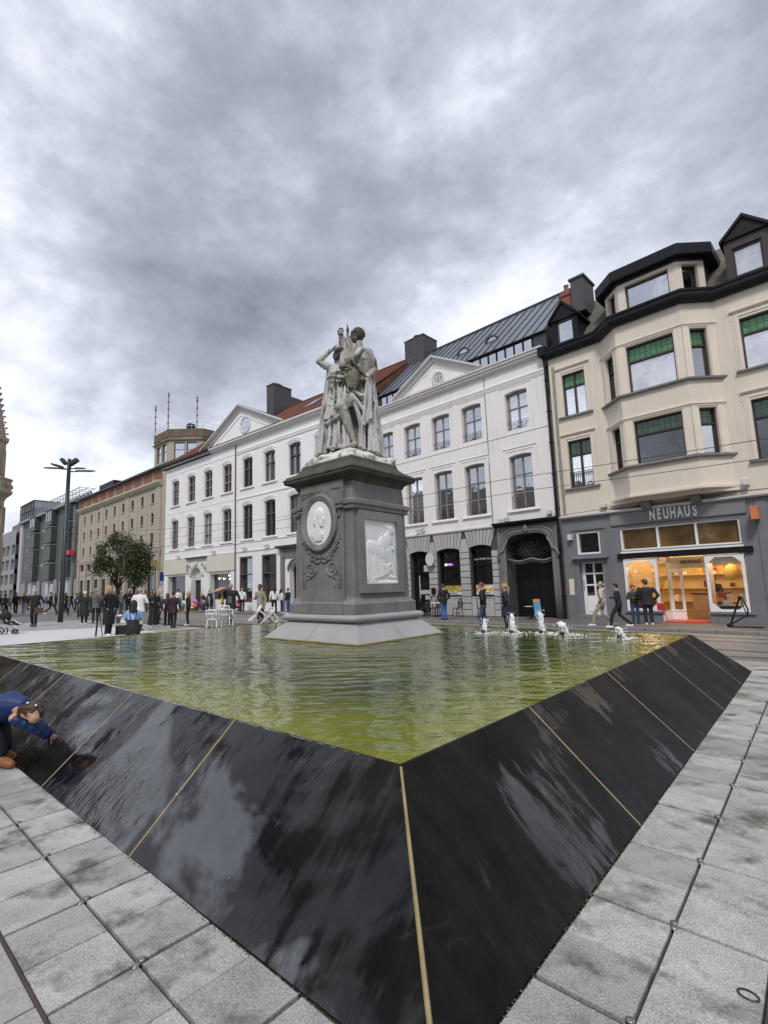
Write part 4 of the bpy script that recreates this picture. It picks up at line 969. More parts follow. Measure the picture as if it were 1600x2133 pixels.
def ornate_guard(parent, o, y=-0.06, h=0.42, z=None):
    m = MB(); a, b, c = o['x0'], o['x1'], o['z0'] if z is None else z; w = b-a; r = 0.011
    m.tube([(a, y, c+h), (b, y, c+h)], r*1.2, 6); m.tube([(a, y, c+h-.09), (b, y, c+h-.09)], r, 6); m.tube([(a, y, c+.05), (b, y, c+.05)], r, 6)
    cx = (a+b)/2
    for s in (-1, 1):
        m.tube([(cx+s*w*.40*math.cos(t), y, c+h-.10-(h-.16)*math.sin(t)) for t in [PI/2*i/8 for i in range(9)]], r, 6)
        m.tube([(cx+s*.03, y, c+.06), (cx+s*.10, y, c+.20), (cx+s*.22, y, c+h-.1)], r, 6)
        m.tube([(cx+s*(.06+.045*math.cos(t)), y, c+.10+.045*math.sin(t)) for t in [2*PI*i/8 for i in range(9)]], r, 5)
    m.tube([(cx, y, c+.05), (cx, y, c+h)], r, 6); m.build('iron_guard', M_iron, parent)
# ================================================================ white town house with cafe and gate
B2 = thing('town_house', 'white three storey town house with pediment, cafe, arched stone gateway and zinc roof', 'building', S_O, S_A)
UPX = [(1.03, 2.20), (3.58, 4.78), (5.57, 6.78), (7.60, 8.83), (9.70, 10.9)]
up_o = [O(a, b, 9.13, 11.10, .065, depth=.30) for a, b in UPX]; lo_o = [O(a, b, 5.18, 7.87, .065, depth=.30) for a, b in UPX]
wall(0.02, 12.3, 4.56, 12.55, up_o+lo_o).build('wall', M_wh, B2)
door_o = O(7.43, 8.75, .10, 3.55, .12, depth=.4); g1 = O(5.37, 6.84, 1.0, 3.57, .12, depth=.35); g2 = O(3.49, 4.77, 1.0, 3.61, .12, depth=.35); g0 = O(9.5, 10.8, 1.0, 3.57, .12, depth=.35)
gate_o = O(0.36, 2.74, 0.0, 4.0, .40, depth=0.9)
wall(0.02, 12.3, 0.0, 4.40, [door_o, g1, g2, g0, gate_o], y=-0.03).build('ground_floor_wall', M_stonej, B2)
# ashlar blocks
zt = 3.28; nrow = 10; bh = zt/nrow
def block(x0, x1, z0, z1, j=0.018): MB().box(x0+j, -0.04, z0+j, x1-j, 0.03, z1-j).build('stone_block', M_stone, B2, bevel=0.006)
for (a, b) in ((3.12, 3.49), (4.77, 5.37), (6.84, 7.43), (8.75, 9.5), (10.8, 11.6)):
    for k in range(nrow): block(a, b, .02+k*bh, .02+(k+1)*bh)
for (a, b) in ((3.49, 4.77), (5.37, 6.84), (9.5, 10.8)): block(a, b, .02, .98); MB().box(a, -.2, .93, b, .05, 1.0).build('window_sill', M_stone, B2, bevel=0.005)
def vouss(o, xl, xr):
    a, b, d, rise = o['x0'], o['x1'], o['z1'], o['rise']; cx = (a+b)/2; n = 8; top = 4.38
    for i in range(n):
        t0, t1 = i/n, (i+1)/n; xa0, xa1 = a+(b-a)*t0, a+(b-a)*t1
        za0 = d-rise+rise*(1-(2*t0-1)**2); za1 = d-rise+rise*(1-(2*t1-1)**2)
        xb0, xb1 = xl+(xr-xl)*t0, xl+(xr-xl)*t1; j = .017
        MB().vprism([(xa0+j, za0+j), (xa1-j, za1+j), (xb1-j, top), (xb0+j, top)], -0.04, 0.03).build('voussoir', M_stone, B2, bevel=0.004)
vouss(g2, 3.18, 5.0); vouss(g1, 5.14, 7.07); vouss(door_o, 7.2, 9.0); vouss(g0, 9.25, 11.05)
for (a, b, xc) in ((4.77, 5.37, 5.07), (6.84, 7.43, 7.135), (8.75, 9.5, 9.12)):
    MB().vprism([(a+.01, zt+.03), (b-.01, zt+.03), (b-.02, 3.46), (xc+.13, 4.0), (xc-.13, 4.0), (a+.02, 3.46)], -0.04, 0.033).build('keystone', M_stone, B2, bevel=0.004)
ms_ = MB(); ms_.xprism([(-.05, 4.40), (.06, 4.40), (.10, 4.45), (.10, 4.52), (.03, 4.57), (-.05, 4.57)], 3.12, 12.3); ms_.build('string_course', M_trim, B2)
# windows upper rows
for i, o in enumerate(up_o):
    w = window(B2, o, M_taupe, M_gls, 2, (0.60,), fw=.07, bar=.03, setb=.22); ornate_guard(w, o)
for i, o in enumerate(lo_o):
    window(B2, o, M_taupe, M_gls if i >= 3 else M_gl, 2, (0.30, 0.66), fw=.07, bar=.028, setb=.22)
    s = MB(); s.box(o['x0']-.26, 0, o['z0']-.14, o['x1']+.26, .10, o['z0']-.07); s.build('window_sill', M_wh, B2, bevel=.01)
    m = MB(); m.tube([((o['x0']+o['x1'])/2+.28*math.cos(t), -.07, 5.20+.20*math.sin(t)) for t in [PI*i/10 for i in range(11)]], .012, 5)
    for s_ in (-1, 1): m.tube([((o['x0']+o['x1'])/2+s_*(.15+.07*math.cos(t)), -.07, 5.27+.07*math.sin(t)) for t in [2*PI*i/8 for i in range(9)]], .012, 5); m.tube([((o['x0']+o['x1'])/2+s_*.56, -.07, 5.20), ((o['x0']+o['x1'])/2+s_*.56, -.07, 5.85)], .014, 5)
    m.build('iron_guard', M_iron, B2)
# window surrounds: thin raised fillets
m = MB()
for o in up_o:
    a, b = o['x0']-.27, o['x1']+.27
    for (x0, x1, z0, z1) in ((a, b, 11.34, 11.36), (a-.0, a+.02, 9.0, 11.34), (b-.02, b, 9.0, 11.34)): m.box(x0, 0, z0, x1, .022, z1)
for o in lo_o:
    a, b = o['x0']-.16, o['x1']+.16
    for (x0, x1, z0, z1) in ((a, b, 8.06, 8.08), (a, a+.02, 5.1, 8.06), (b-.02, b, 5.1, 8.06)): m.box(x0, 0, z0, x1, .025, z1)
    m.box(a-.14, 0, 8.20, b+.14, .035, 8.23)
    for x in (a-.14, b+.12): m.box(x, 0, 7.72, x+.02, .03, 8.20)
    for x in (a-.10, b+.08): m.box(x, 0, 5.1, x+.02, .03, 7.72)
m.build('window_surrounds', M_wh, B2)
m = MB(); m.box(.02, 0, 8.90, 3.27, .03, 8.93); m.box(3.31, 0, 8.90, 12.3, .03, 8.93); m.build('belt_fillet', M_wh, B2)
m = MB(); m.xprism([(-.02, 11.44), (.03, 11.44), (.03, 11.50), (.055, 11.52), (.055, 11.60), (.085, 11.62), (.085, 11.70), (.05, 11.74), (-.02, 11.78)], .02, 12.3); m.build('frieze_moulding', M_wh, B2)
m = MB(); m.xprism([(-.05, 12.30), (.06, 12.30), (.10, 12.36), (.22, 12.40), (.22, 12.50), (.30, 12.53), (.30, 12.62), (.36, 12.66), (.36, 12.74), (-.05, 12.78)], .02, 12.3); m.build('cornice', M_trim, B2)
MB().box(3.275, -.05, 4.6, 3.305, .025, 12.28).build('expansion_joint', M_gate, B2)
# pediment
PA, PB, PX, PZ0, PZ1 = 3.45, 9.35, 6.40, 12.78, 14.42
MB().vprism([(PA, PZ0), (PB, PZ0), (PX, PZ1)], -0.35, 0.0).build('pediment_wall', M_wh, B2)
for s, e_ in ((PA-.1, 1), (PB+.1, -1)):
    d = Vector((PX-s, 0, PZ1-PZ0+.02)); L = d.length; d.normalize(); nrm = Vector((-d.z*e_, 0, d.x*e_))
    m = MB()
    for (y0, y1, t0, t1) in ((-.4, .12, -.10, .02), (-.4, .20, .02, .10), (-.4, .30, .10, .19)):
        c = [Vector((s, 0, PZ0))+nrm*t0, Vector((PX, 0, PZ1+.02))+Vector((0, 0, 1))*t0/abs(nrm.z), Vector((PX, 0, PZ1+.02))+Vector((0, 0, 1))*t1/abs(nrm.z), Vector((s, 0, PZ0))+nrm*t1]
        m.vprism([(p.x, p.z) for p in c], y0, y1)
    m.build('raking_cornice', M_trim, B2)
def oculus(parent, cx, cz, r, y=0.0, mt=None):
    m = MB(); n = 28
    rings = [[(cx+rad*math.cos(2*PI*i/n), yy, cz+rad*math.sin(2*PI*i/n)) for i in range(n)] for rad, yy in ((r+.13, y), (r+.13, y+.05), (r+.05, y+.07), (r, y+.05), (r-.01, y+.008))]
    m.loft(rings, False); f = m.build('oculus', mt, parent, smooth=True)
    g_ = MB(); g_.loft([[(cx+r*math.cos(2*PI*i/n), yy, cz+r*math.sin(2*PI*i/n)) for i in range(n)] for yy in (y+.004, y+.010)]); g_.build('pane', M_gld, f)
    b_ = MB()
    for x in (-.33, .33): b_.box(cx+x*r-.014, y+.01, cz-r*.93, cx+x*r+.014, y+.03, cz+r*.93); b_.box(cx-r*.93, y+.01, cz+x*r-.014, cx+r*.93, y+.028, cz+x*r+.014)
    b_.build('glazing_bars', M_trim, f)
oculus(B2, 6.15, 13.26, .30, 0.0, M_trim)
m = MB(); c0 = [(PA+.75, PZ0+.16), (PB-.75, PZ0+.16), (PX, PZ1-.42)]
for i in range(3):
    p, q_ = c0[i], c0[(i+1) % 3]; m.tube([(p[0], .008, p[1]), (q_[0], .008, q_[1])], .014, 4)
m.build('panel_fillet', M_wh, B2)
# roof: glazed strip, standing seam slope, dormers
MB().xprism([(-.5, 12.0), (-.5, 13.70), (-.34, 13.74), (-5.0, 17.95), (-9.8, 13.5), (-9.8, 12.0)], 0.05, 11.7).build('roof', M_zinc2, B2)
sl_ = (17.95-13.74)/(5.0-.34)
m = MB(); m.quad((11.72, -.30, 13.73), (.04, -.30, 13.73), (.04, -5.0, 13.73+sl_*4.7), (11.72, -5.0, 13.73+sl_*4.7)); m.build('zinc_sheet', M_zinc, B2)
seam = MB().xprism([(-.31, 13.73), (-.31, 13.80), (-5.0, 13.80+sl_*4.7), (-5.0, 13.73+sl_*4.7)], -.018, .018).build('standing_seam', M_zinc2, B2)
for i in range(1, 21):
    share('standing_seam', seam, B2, (.1+i*.56, 0, 0))
seam.location = (.1, 0, 0)
MB().box(.0, -5.12, 17.93, 11.75, -4.88, 18.03).build('ridge_cap', M_zinc2, B2)
for (xa, n, ww) in ((.75, 8, .49), (8.95, 4, .50)):
    for i in range(n):
        x = xa+i*ww; f = MB()
        f.box(x, -.50, 12.8, x+.04, -.40, 13.70); f.box(x+ww-.04, -.50, 12.8, x+ww, -.40, 13.70); f.box(x+.04, -.50, 13.64, x+ww-.04, -.40, 13.70); f.box(x+.04, -.5, 12.8, x+ww-.04, -.4, 12.92)
        fo = f.build('roof_window', M_blk, B2); MB().box(x+.04, -.47, 12.92, x+ww-.04, -.43, 13.64).build('pane', M_gls, fo)
for x0_, x1_ in ((.05, 4.9), (8.0, 11.7)): MB().xprism([(-.45, 13.70), (-.28, 13.70), (-.28, 13.76), (-.45, 13.76)], x0_, x1_).build('roof_edge', M_blk, B2)
MB().box(.05, -.48, 12.76, .72, -.42, 13.70).build('zinc_panel', M_zinc2, B2)
def eyebrow(xc):
    z0 = 13.74+sl_*1.5; f = MB(); n = 12; r = .42
    arc = lambda rad, yy: [(xc+rad*math.cos(PI*i/n), yy, z0+rad*.95*math.sin(PI*i/n)) for i in range(n+1)]
    for (ra, rb, y0, y1) in ((r-.10, r, -1.86, -1.78),):
        A, Bq = arc(ra, y1), arc(rb, y1); C, D = arc(ra, y0-.1), arc(rb, -3.0)
        for i in range(n):
            f.quad(A[i], Bq[i], Bq[i+1], A[i+1]); f.quad(Bq[i], D[i], D[i+1], Bq[i+1]); f.quad(C[i], A[i], A[i+1], C[i+1])
    f.box(xc-r, -1.95, z0-.05, xc+r, -1.76, z0+.02)
    d_ = f.build('dormer', M_zinc2, B2)
    g_ = MB(); P = [(xc-(r-.1), z0)]+[(xc-(r-.1)*math.cos(PI*i/n), z0+(r-.1)*.95*math.sin(PI*i/n)) for i in range(n+1)][1:]
    g_.vprism(P, -1.90, -1.84); g_.build('pane', M_gls, d_)
for xc in (3.72, 5.6, 7.45): eyebrow(xc)
# big dark chimney
ch = MB(); ch.box(10.1, -5.6, 15.5, 11.75, -4.0, 18.95); ch.box(10.06, -5.64, 18.95, 11.79, -3.96, 19.01); ch.box(10.25, -4.0, 18.1, 10.6, -3.985, 18.75); ch.box(11.1, -4.0, 18.1, 11.45, -3.985, 18.75)
co = ch.build('chimney', M_chim, B2); m = MB(); m.lathe([(.12, 19.0), (.12, 19.18), (.30, 19.22), (.28, 19.3), (.12, 19.36), (.01, 19.38)], 12, (10.95, -4.5)); m.build('chimney_pot', M_zinc2, co, smooth=True)
# gutter, downpipe at the right corner
m = MB(); m.tube([(.10, .20, 12.40), (.0, .14, 12.0), (-.02, .12, 11.6), (-.02, .12, 5.0), (-.02, .12, 0.05)], .065, 10); m.box(-.16, .02, 12.2, .2, .36, 12.62)
for z in (1, 3, 4.9, 6.5, 8, 9.5, 11): m.box(-.10, 0, z, .06, .20, z+.05)
m.build('downpipe', M_blk, B2, smooth=False)
# shop windows of the cafe and its door
def print_mat(name, seed, cols):
    m = bpy.data.materials.new(name); m.use_nodes = True; t = m.node_tree; N = t.nodes; L = t.links; b = N['Principled BSDF']; b.inputs['Roughness'].default_value = .3
    geo = N.new('ShaderNodeNewGeometry'); v = N.new('ShaderNodeTexVoronoi'); v.inputs['Scale'].default_value = 7; mp = N.new('ShaderNodeMapping'); mp.inputs['Location'].default_value = (seed, 0, 0); L.new(geo.outputs['Position'], mp.inputs[0]); L.new(mp.outputs[0], v.inputs['Vector'])
    n = N.new('ShaderNodeTexNoise'); n.inputs['Scale'].default_value = 5; L.new(mp.outputs[0], n.inputs['Vector'])
    a = N.new('ShaderNodeMath'); a.operation = 'MULTIPLY_ADD'; a.inputs[1].default_value = .45; L.new(v.outputs['Color'], a.inputs[0]); 
    L.new(n.outputs['Fac'], a.inputs[2]); r = N.new('ShaderNodeValToRGB'); L.new(a.outputs[0], r.inputs[0]); r.color_ramp.interpolation = 'CONSTANT'
    e = r.color_ramp.elements; e[0].position = 0; e[0].color = (*cols[0], 1); e[1].position = .95; e[1].color = (*cols[-1], 1)
    for i, c in enumerate(cols[1:-1]): x = e.new(.50+.09*i); x.color = (*c, 1)
    L.new(r.outputs[0], b.inputs['Base Color']); return m
M_food1 = print_mat('waffle_print', 3.0, [(.12, .05, .02), (.45, .22, .05), (.70, .48, .16), (.25, .30, .06), (.80, .78, .70)])
M_food2 = print_mat('strawberry_print', 9.0, [(.55, .12, .04), (.70, .30, .05), (.80, .55, .12), (.75, .70, .68), (.8, .78, .78)])
for o, fm in ((g2, M_food2), (g1, M_food1), (g0, M_food1)):
    f = window(B2, o, M_blk, M_gld, 1, (0.27, 0.66), fw=.08, bar=.045, y=-.03, setb=.22)
    p = MB(); p.box(o['x0']+.09, -.345, o['z0']+.09, o['x1']-.09, -.325, o['z0']+.62); p.build('food_poster', fm, f)
    p = MB(); p.box(o['x0']+.09, -.342, o['z0']+.09, o['x1']-.09, -.318, o['z0']+.24); p.build('poster_strip', M_wood_w, f)
    if o is not g0:
        t_ = text_mesh('WAFELS', .15, .004); t_.transform(Matrix.Rotation(PI/2, 4, 'X') @ Matrix.Diagonal((-1, 1, 1, 1)))
        t_.transform(Matrix.Translation(((o['x0']+o['x1'])/2, -.312, o['z0']+.165))); link('poster_lettering', t_, M_blk, f)
t_ = text_mesh('Lotte Waffle Corner', .15, .004); t_.transform(Matrix.Rotation(PI/2, 4, 'X') @ Matrix.Diagonal((-1, 1, 1, 1))); t_.transform(Matrix.Translation((4.13, -.30, 2.92)))
link('window_lettering', t_, mat('pale_blue_letters', (.5, .6, .8), .4), B2)
M_neon = [mat('neon_'+n, c, .4, emis=c, estr=2.0) for n, c in (('blue', (.15, .2, 1)), ('red', (1, .15, .2)), ('white', (.8, .9, 1)))]
for i, (ch_, mm) in enumerate((('O', 2), ('P', 0), ('E', 1), ('N', 0))):
    t_ = text_mesh(ch_, .17, .006); t_.transform(Matrix.Rotation(PI/2, 4, 'X') @ Matrix.Diagonal((-1, 1, 1, 1))); t_.transform(Matrix.Translation((6.50-.12*i, -.31, 2.72))); link('neon_letter', t_, M_neon[mm], B2)
# cafe door
dm = MB(); a, b = 7.43, 8.75; dm.box(a, -.43, .10, a+.10, -.3, 3.4); dm.box(b-.10, -.43, .1, b, -.3, 3.4); dm.box(a+.1, -.43, 2.35, b-.1, -.29, 2.48); dm.vprism([(a+.1, 3.28), (b-.1, 3.28), (b-.1, 3.40), ((a+b)/2, 3.56), (a+.1, 3.40)], -.43, -.3)
dfr = dm.build('door_frame', M_blk, B2)
MB().box(a+.1, -.42, 2.48, b-.1, -.38, 3.28).build('pane', M_gld, dfr); MB().box(a+.1, -.42, .12, b-.1, -.37, 2.35).build('door_leaf', M_gld, dfr)
m = MB(); m.box(a+.95, -.37, .3, a+.98, -.34, 2.2); m.build('door_handle', M_wood_w, dfr)
m = MB(); m.box(a+.2, -.37, 1.15, a+.95, -.362, 1.38); m.box(a+.3, -.37, .85, a+.62, -.362, 1.08); m.box(a+.95, -.37, 1.6, a+1.02, -.362, 1.78); m.build('door_sticker', mat('sticker_grey', (.4, .42, .42), .5), dfr)
MB().box(a-.1, -.3, 0.0, b+.1, .45, .11).build('door_step', M_blue, B2, bevel=.01)
m = MB(); m.tube([(7.35, .05, 1.05), (7.0, .4, .85), (6.9, .55, .8)], .02, 6); m.tube([(6.9, .55, .8), (6.9, .55, .0)], .02, 6); m.build('handrail', M_iron, B2)
sg_ = MB(); n = 24; sg_.loft([[(7.12+.28*math.cos(2*PI*i/n), yy, 3.05+.36*math.sin(2*PI*i/n)) for i in range(n)] for yy in (.28, .31)]); s1 = sg_.build('oval_sign', M_trim, B2); MB().box(7.10, .03, 3.25, 7.14, .29, 3.29).build('sign_arm', M_iron, s1)
MB().box(7.38, .04, 2.4, 7.72, .08, 2.75).build('square_sign', mat('sign_beige', (.45, .44, .38), .5), B2)
MB().box(7.0, .03, 1.15, 7.25, .12, 1.5).build('letter_box', M_blk, B2, bevel=.01)
# gateway
m = MB()
def gate_curve(w, h, spring, cx=1.55):
    "basket handle arch with shoulders"
    def se(t, k): c = math.cos(t); return math.copysign(abs(c)**k, c)
    P = [(cx-w, .02), (cx-w, 1.5), (cx-w, spring-.15)]
    P += [(cx+w*se(t, .50), spring-.12+(h-spring+.12)*abs(math.sin(t))**.60) for t in [PI-PI*i/28 for i in range(1, 28)]]
    return P+[(cx+w, spring-.15), (cx+w, 1.5), (cx+w, .02)]
for w, h, yy, r in ((1.20, 4.02, .02, .07), (1.27, 4.10, .07, .055), (1.36, 4.18, .05, .065), (1.43, 4.25, .10, .045)):
    m.tube([(p[0], yy, p[1]) for p in gate_curve(w, h, 2.85)], r, 8)
m.build('gate_surround', M_gate, B2, smooth=True)
m = MB(); m.box(.06, -.03, 0, .2, .05, 4.38); m.box(2.93, -.03, 0, 3.10, .05, 4.38)
m.add([(.06, .02, 4.38), (.06, .02, 3.2), (.30, .02, 3.2), (.36, .02, 3.75), (.75, .02, 4.08), (1.55, .02, 4.18), (2.35, .02, 4.08), (2.74, .02, 3.75), (2.8, .02, 3.2), (3.1, .02, 3.2), (3.1, .02, 4.38)], [(0, 1, 2, 3, 4, 5, 6, 7, 8, 9, 10)]); m.build('gate_spandrel', M_gate, B2)
m = MB()
for s in (-1, 1):
    m.tube([(1.55+s*1.42, .12, 2.70), (1.55+s*1.50, .14, 2.95), (1.55+s*1.38, .14, 3.15), (1.55+s*1.22, .12, 3.2), (1.55+s*1.15, .1, 3.45), (1.55+s*1.0, .1, 3.7)], [.04, .08, .07, .06, .07, .05], 8)
m.ell((1.55, .12, 4.2), (.14, .1, .22)); m.build('gate_scrolls', M_gate, B2, smooth=True)
MB().xprism([(-.02, 4.38), (.12, 4.38), (.22, 4.46), (.34, 4.50), (.34, 4.58), (-.02, 4.62)], .04, 3.2).build('gate_hood', M_blk, B2)
# fanlight ironwork and transom beam
m = MB(); m.tube([(.37+2.36*i/24, -.25, 2.72+.05*math.cos(2*PI*i/12)) for i in range(25)], .05, 8); m.tube([(.37+2.36*i/24, -.3, 2.62+.05*math.cos(2*PI*i/12)) for i in range(25)], .035, 8); m.build('gate_transom', M_gate, B2, smooth=True)
m = MB(); q = random.Random(6)
for i in range(-7, 8):
    a_ = i/7*1.25; L = 1.05
    m.tube([(1.55+math.sin(a_)*L*t*1.05+.05*math.sin(t*9+i), -.28, 2.82+math.cos(a_)*L*t*.95) for t in [k/6 for k in range(7)]], .010, 5)
for i in range(26):
    cx, cz = 1.55+q.uniform(-.95, .95), 2.95+q.uniform(0, .8); r = q.uniform(.06, .13)
    if ((cx-1.55)/1.1)**2+((cz-2.8)/1.1)**2 > .85: continue
    m.tube([(cx+r*math.cos(t), -.27, cz+r*math.sin(t)) for t in [2*PI*k/8*.8+i for k in range(9)]], .008, 5)
m.build('fanlight_ironwork', M_iron, B2)
m = MB(); m.box(.36, -.95, 0, 2.74, -.92, 4.05); m.build('passage_back', mat('passage_dark', (.012, .012, .012), .8), B2)
for x0, x1 in ((.42, 1.53), (1.57, 2.68)):
    d_ = MB(); d_.box(x0, -.92, .05, x1, -.86, 2.58); dd = d_.build('gate_leaf', M_blk, B2)
    for z0, z1 in ((.2, 1.1), (1.2, 2.4)): MB().box(x0+.12, -.862, z0, x1-.12, -.845, z1).build('leaf_panel', M_blk, dd, bevel=.008)
# floodlights on brackets
def flood(parent, x, z, y=.06):
    m = MB(); m.tube([(x, 0, z), (x, y+.12, z+.02)], .018, 6); m.box(x-.05, y+.08, z-.06, x+.05, y+.14, z+.06); m.box(x-.30, y+.05, z+.03, x-.10, y+.22, z+.13); m.box(x+.10, y+.05, z-.02, x+.28, y+.22, z+.08); m.tube([(x-.25, y+.12, z+.03), (x+.25, y+.12, z+.0)], .012, 5); m.build('floodlight', M_trim, parent)
flood(B2, 7.8, 4.72); flood(B2, 2.62, 4.70); 
m = MB(); m.box(.25, .0, 4.72, .45, .16, 4.92); m.build('camera_box', M_trim, B2, bevel=.02)
wall(-5, 5, 0, 1, []) if False else None
# body behind the facade
MB().box(.03, -9.6, 0, 12.28, -.97, 12.1).build('rear_body', M_wh, B2)

# ================================================================ beige house with the bay and the chocolate shop
BN = thing('shop_house', 'beige rendered house with two storey bay window, black eaves and a lit chocolate shop below', 'building', S_O, S_A)
ul = O(-1.68, -.68, 9.08, 11.07); ll = O(-1.69, -.69, 5.76, 7.92); ur = O(-9.3, -7.2, 9.06, 11.02); lr = O(-9.3, -7.22, 5.72, 7.92)
wall(-11.5, -.12, 4.50, 12.1, [ul, ll, ur, lr]).build('wall', M_beige, BN)
def leaded(parent, o, green, lower_gl, nx, mull=M_brn, yb=None, h=.30, xf=None):
    f = window(parent, o, mull, lower_gl, nx, (1-h,), fw=.055, bar=.035, setb=.12, glassmats=[None, green], xf=xf)
    a, b = o['x0']+.055, o['x1']-.055; z1 = o['z1']-.055; z0 = o['z0']+.055+(z1-o['z0']-.055)*(1-h)+.035; m = MB(); yy = -.22+.018+(o.get('y', 0))
    n = max(2, int(round((b-a)/.2)))
    for i in range(1, n): x = a+(b-a)*i/n; m.box(x-.008, yy-.004, z0, x+.008, yy+.006, z1)
    m.box(a, yy-.004, z0+(z1-z0)*.5-.008, b, yy+.005, z0+(z1-z0)*.5+.008)
    if xf: m.v = [tuple(xf(p)) for p in m.v]
    m.build('lead_cames', M_iron, f); return f
for o, gm, gl_ in ((ul, M_glg, M_gls), (ll, M_glgd, M_gls), (ur, M_glg, M_glc), (lr, M_glgd, M_gld)):
    leaded(BN, o, gm, gl_, 2)
    a, b, c, d = o['x0'], o['x1'], o['z0'], o['z1']
    m = MB(); m.box(a-.12, 0, c-.0, a-.03, .025, d+.10); m.box(b+.03, 0, c, b+.12, .025, d+.10); m.box(a-.12, 0, d+.10, b+.12, .027, d+.18)
    m.xprism([(0, d+.26), (.05, d+.26), (.09, d+.31), (.09, d+.34), (0, d+.37)], a-.26, b+.26); m.box(a-.26, 0, d-.02, a-.23, .02, d+.26); m.box(b+.23, 0, d-.02, b+.26, .02, d+.26)
    m.box(a-.20, 0, c, a-.185, .018, d+.1); m.box(b+.185, 0, c, b+.2, .018, d+.1)
    m.build('window_surround', M_beige2, BN)
    m = MB(); m.box(a-.25, -.1, c-.08, b+.25, .12, c-.0); m.build('window_sill', M_blue, BN, bevel=.006)
m = MB()
for i in range(12): x = -1.66+.96*i/11; m.tube([(x, -.02, 5.78), (x, -.02, 6.45)], .009, 5)
m.tube([(-1.69, -.02, 6.47), (-.69, -.02, 6.47)], .016, 6); m.tube([(-1.69, -.02, 6.33), (-.69, -.02, 6.33)], .010, 6); m.tube([(-1.69, -.02, 5.82), (-.69, -.02, 5.82)], .012, 6)
for i in range(8): m.tube([(-1.6+.12*i+.04*math.cos(t), -.02, 6.40+.04*math.sin(t)) for t in [2*PI*k/6 for k in range(7)]], .006, 4)
m.build('balustrade', mat('green_iron', (.015, .035, .028), .4), BN)
# the bay: plan polygon
BP = .80; BX = [(-2.45, 0.0), (-3.30, BP), (-5.62, BP), (-6.48, 0.0)]
def bay_off(o_):
    "offset plan polygon outward by o_"
    k = math.tan(PI/8)*o_
    return [(-2.45+o_*1.41, 0.0), (-3.30+k, BP+o_), (-5.62-k, BP+o_), (-6.48-o_*1.41, 0.0)]
def bay_ring(o_, z): return [(x, y, z) for x, y in bay_off(o_)]
def bay_band(prof, name, m, parent=None, close=True):
    "prof: list of (offset, z) closed loop swept round the bay"
    b_ = MB(); rings = [bay_ring(o_, z) for o_, z in prof]; n = len(rings)
    vs = [p for r in rings for p in r]; fs = []
    for k in range(n):
        k2 = (k+1) % n
        for i in range(3): fs.append((k*4+i, k*4+i+1, k2*4+i+1, k2*4+i))
    b_.add(vs, fs); return b_.build(name, m, parent or BN)
def bay_seg(i, off=0.0):
    P = bay_off(off); a, b_ = Vector(P[i]), Vector(P[i+1]); L = (b_-a).length; d = (b_-a)/L; n = Vector((-d.y, d.x))
    if n.y < 0: n = -n
    # local x runs so that (x, out, z) stays right handed along -u
    return a, b_, d, n, L
def bay_wall(z0, z1, ops3, name='bay_wall', off=0.0, m=M_beige):
    for i in range(3):
        a, b_, d, n, L = bay_seg(i, off)
        # parameter s measured from b_ to a (so that x grows with u)
        xf = lambda p, b_=b_, d=d, n=n: (b_.x-d.x*p[0]+n.x*p[1], b_.y-d.y*p[0]+n.y*p[1], p[2])
        yield i, L, xf, wall(0, L, z0, z1, ops3[i], xf=xf).build(name, m, BN)
for (z0, z1, wz0, wz1, gm, gfront) in ((8.98, 12.06, 9.10, 11.02, M_glg, M_glc), (4.98, 8.98, 6.16, 7.90, M_glgd, M_gld)):
    ops = [[O(.30, .92, wz0, wz1)], [O(.32, 1.97, wz0, wz1)], [O(.30, .92, wz0, wz1)]]
    for i, L, xf, ob in bay_wall(z0, z1, ops):
        o = ops[i][0]
        leaded(BN, o, gm, (M_gls if i == 0 and z0 > 8 else gfront if i == 1 else M_gl), 1, xf=xf, h=.33)
    bay_band([(0.0, wz0-.13), (.12, wz0-.13), (.14, wz0-.10), (.14, wz0-.04), (.0, wz0-.01)], 'bay_sill', M_blue)
    bay_band([(0.0, wz1+.06), (.03, wz1+.06), (.035, wz1+.12), (.07, wz1+.14), (.07, wz1+.20), (0.0, wz1+.23)], 'bay_moulding', M_beige2)
    # flat pilasters beside the windows
    for i, (s0, s1) in ((0, (.02, .26)), (1, (.03, .28)), (1, (2.02, 2.29)), (2, (.02, .26)), (0, (.96, 1.18)), (2, (.96, 1.19))):
        a, b_, d, n, L = bay_seg(i); p = MB(); p.box(s0, 0, wz0, s1, .03, wz1+.05); p.v = [(b_.x-d.x*q_[0]+n.x*q_[1], b_.y-d.y*q_[0]+n.y*q_[1], q_[2]) for q_ in p.v]; p.build('pilaster', M_beige2, BN)
# curtains glimpsed in the lower bay window
bay_band([(0.0, 4.98), (-.3, 4.99), (-.3, 5.0), (.0, 5.0)], 'bay_lining', M_beige)
m = MB(); P = bay_off(0.0); Q = bay_off(.12); m.prism(Q, 4.86, 4.99); m.build('bay_floor_slab', M_beige2, BN, bevel=.02)
m = MB(); m.prism([(-2.2, 0), (-3.2, .55), (-5.75, .55), (-6.7, 0)], 4.74, 4.86); m.build('bay_soffit', M_beige2, BN)
for xc in (-3.65, -5.30):
    m = MB(); m.xprism([(0, 4.30), (.10, 4.32), (.20, 4.42), (.34, 4.50), (.42, 4.60), (.42, 4.74), (0, 4.74)], xc-.17, xc+.17)
    for k in (-.17, 0, .17): m.tube([(xc-.19, .26, 4.63), (xc+.19, .26, 4.63)], .07, 10)
    m.build('console', M_gate, BN, bevel=.01)
# vertical seams of the render
for x in (-2.18, -6.78): MB().box(x-.012, 0, 4.6, x+.012, .012, 12.0).build('render_joint', M_beige2, BN)
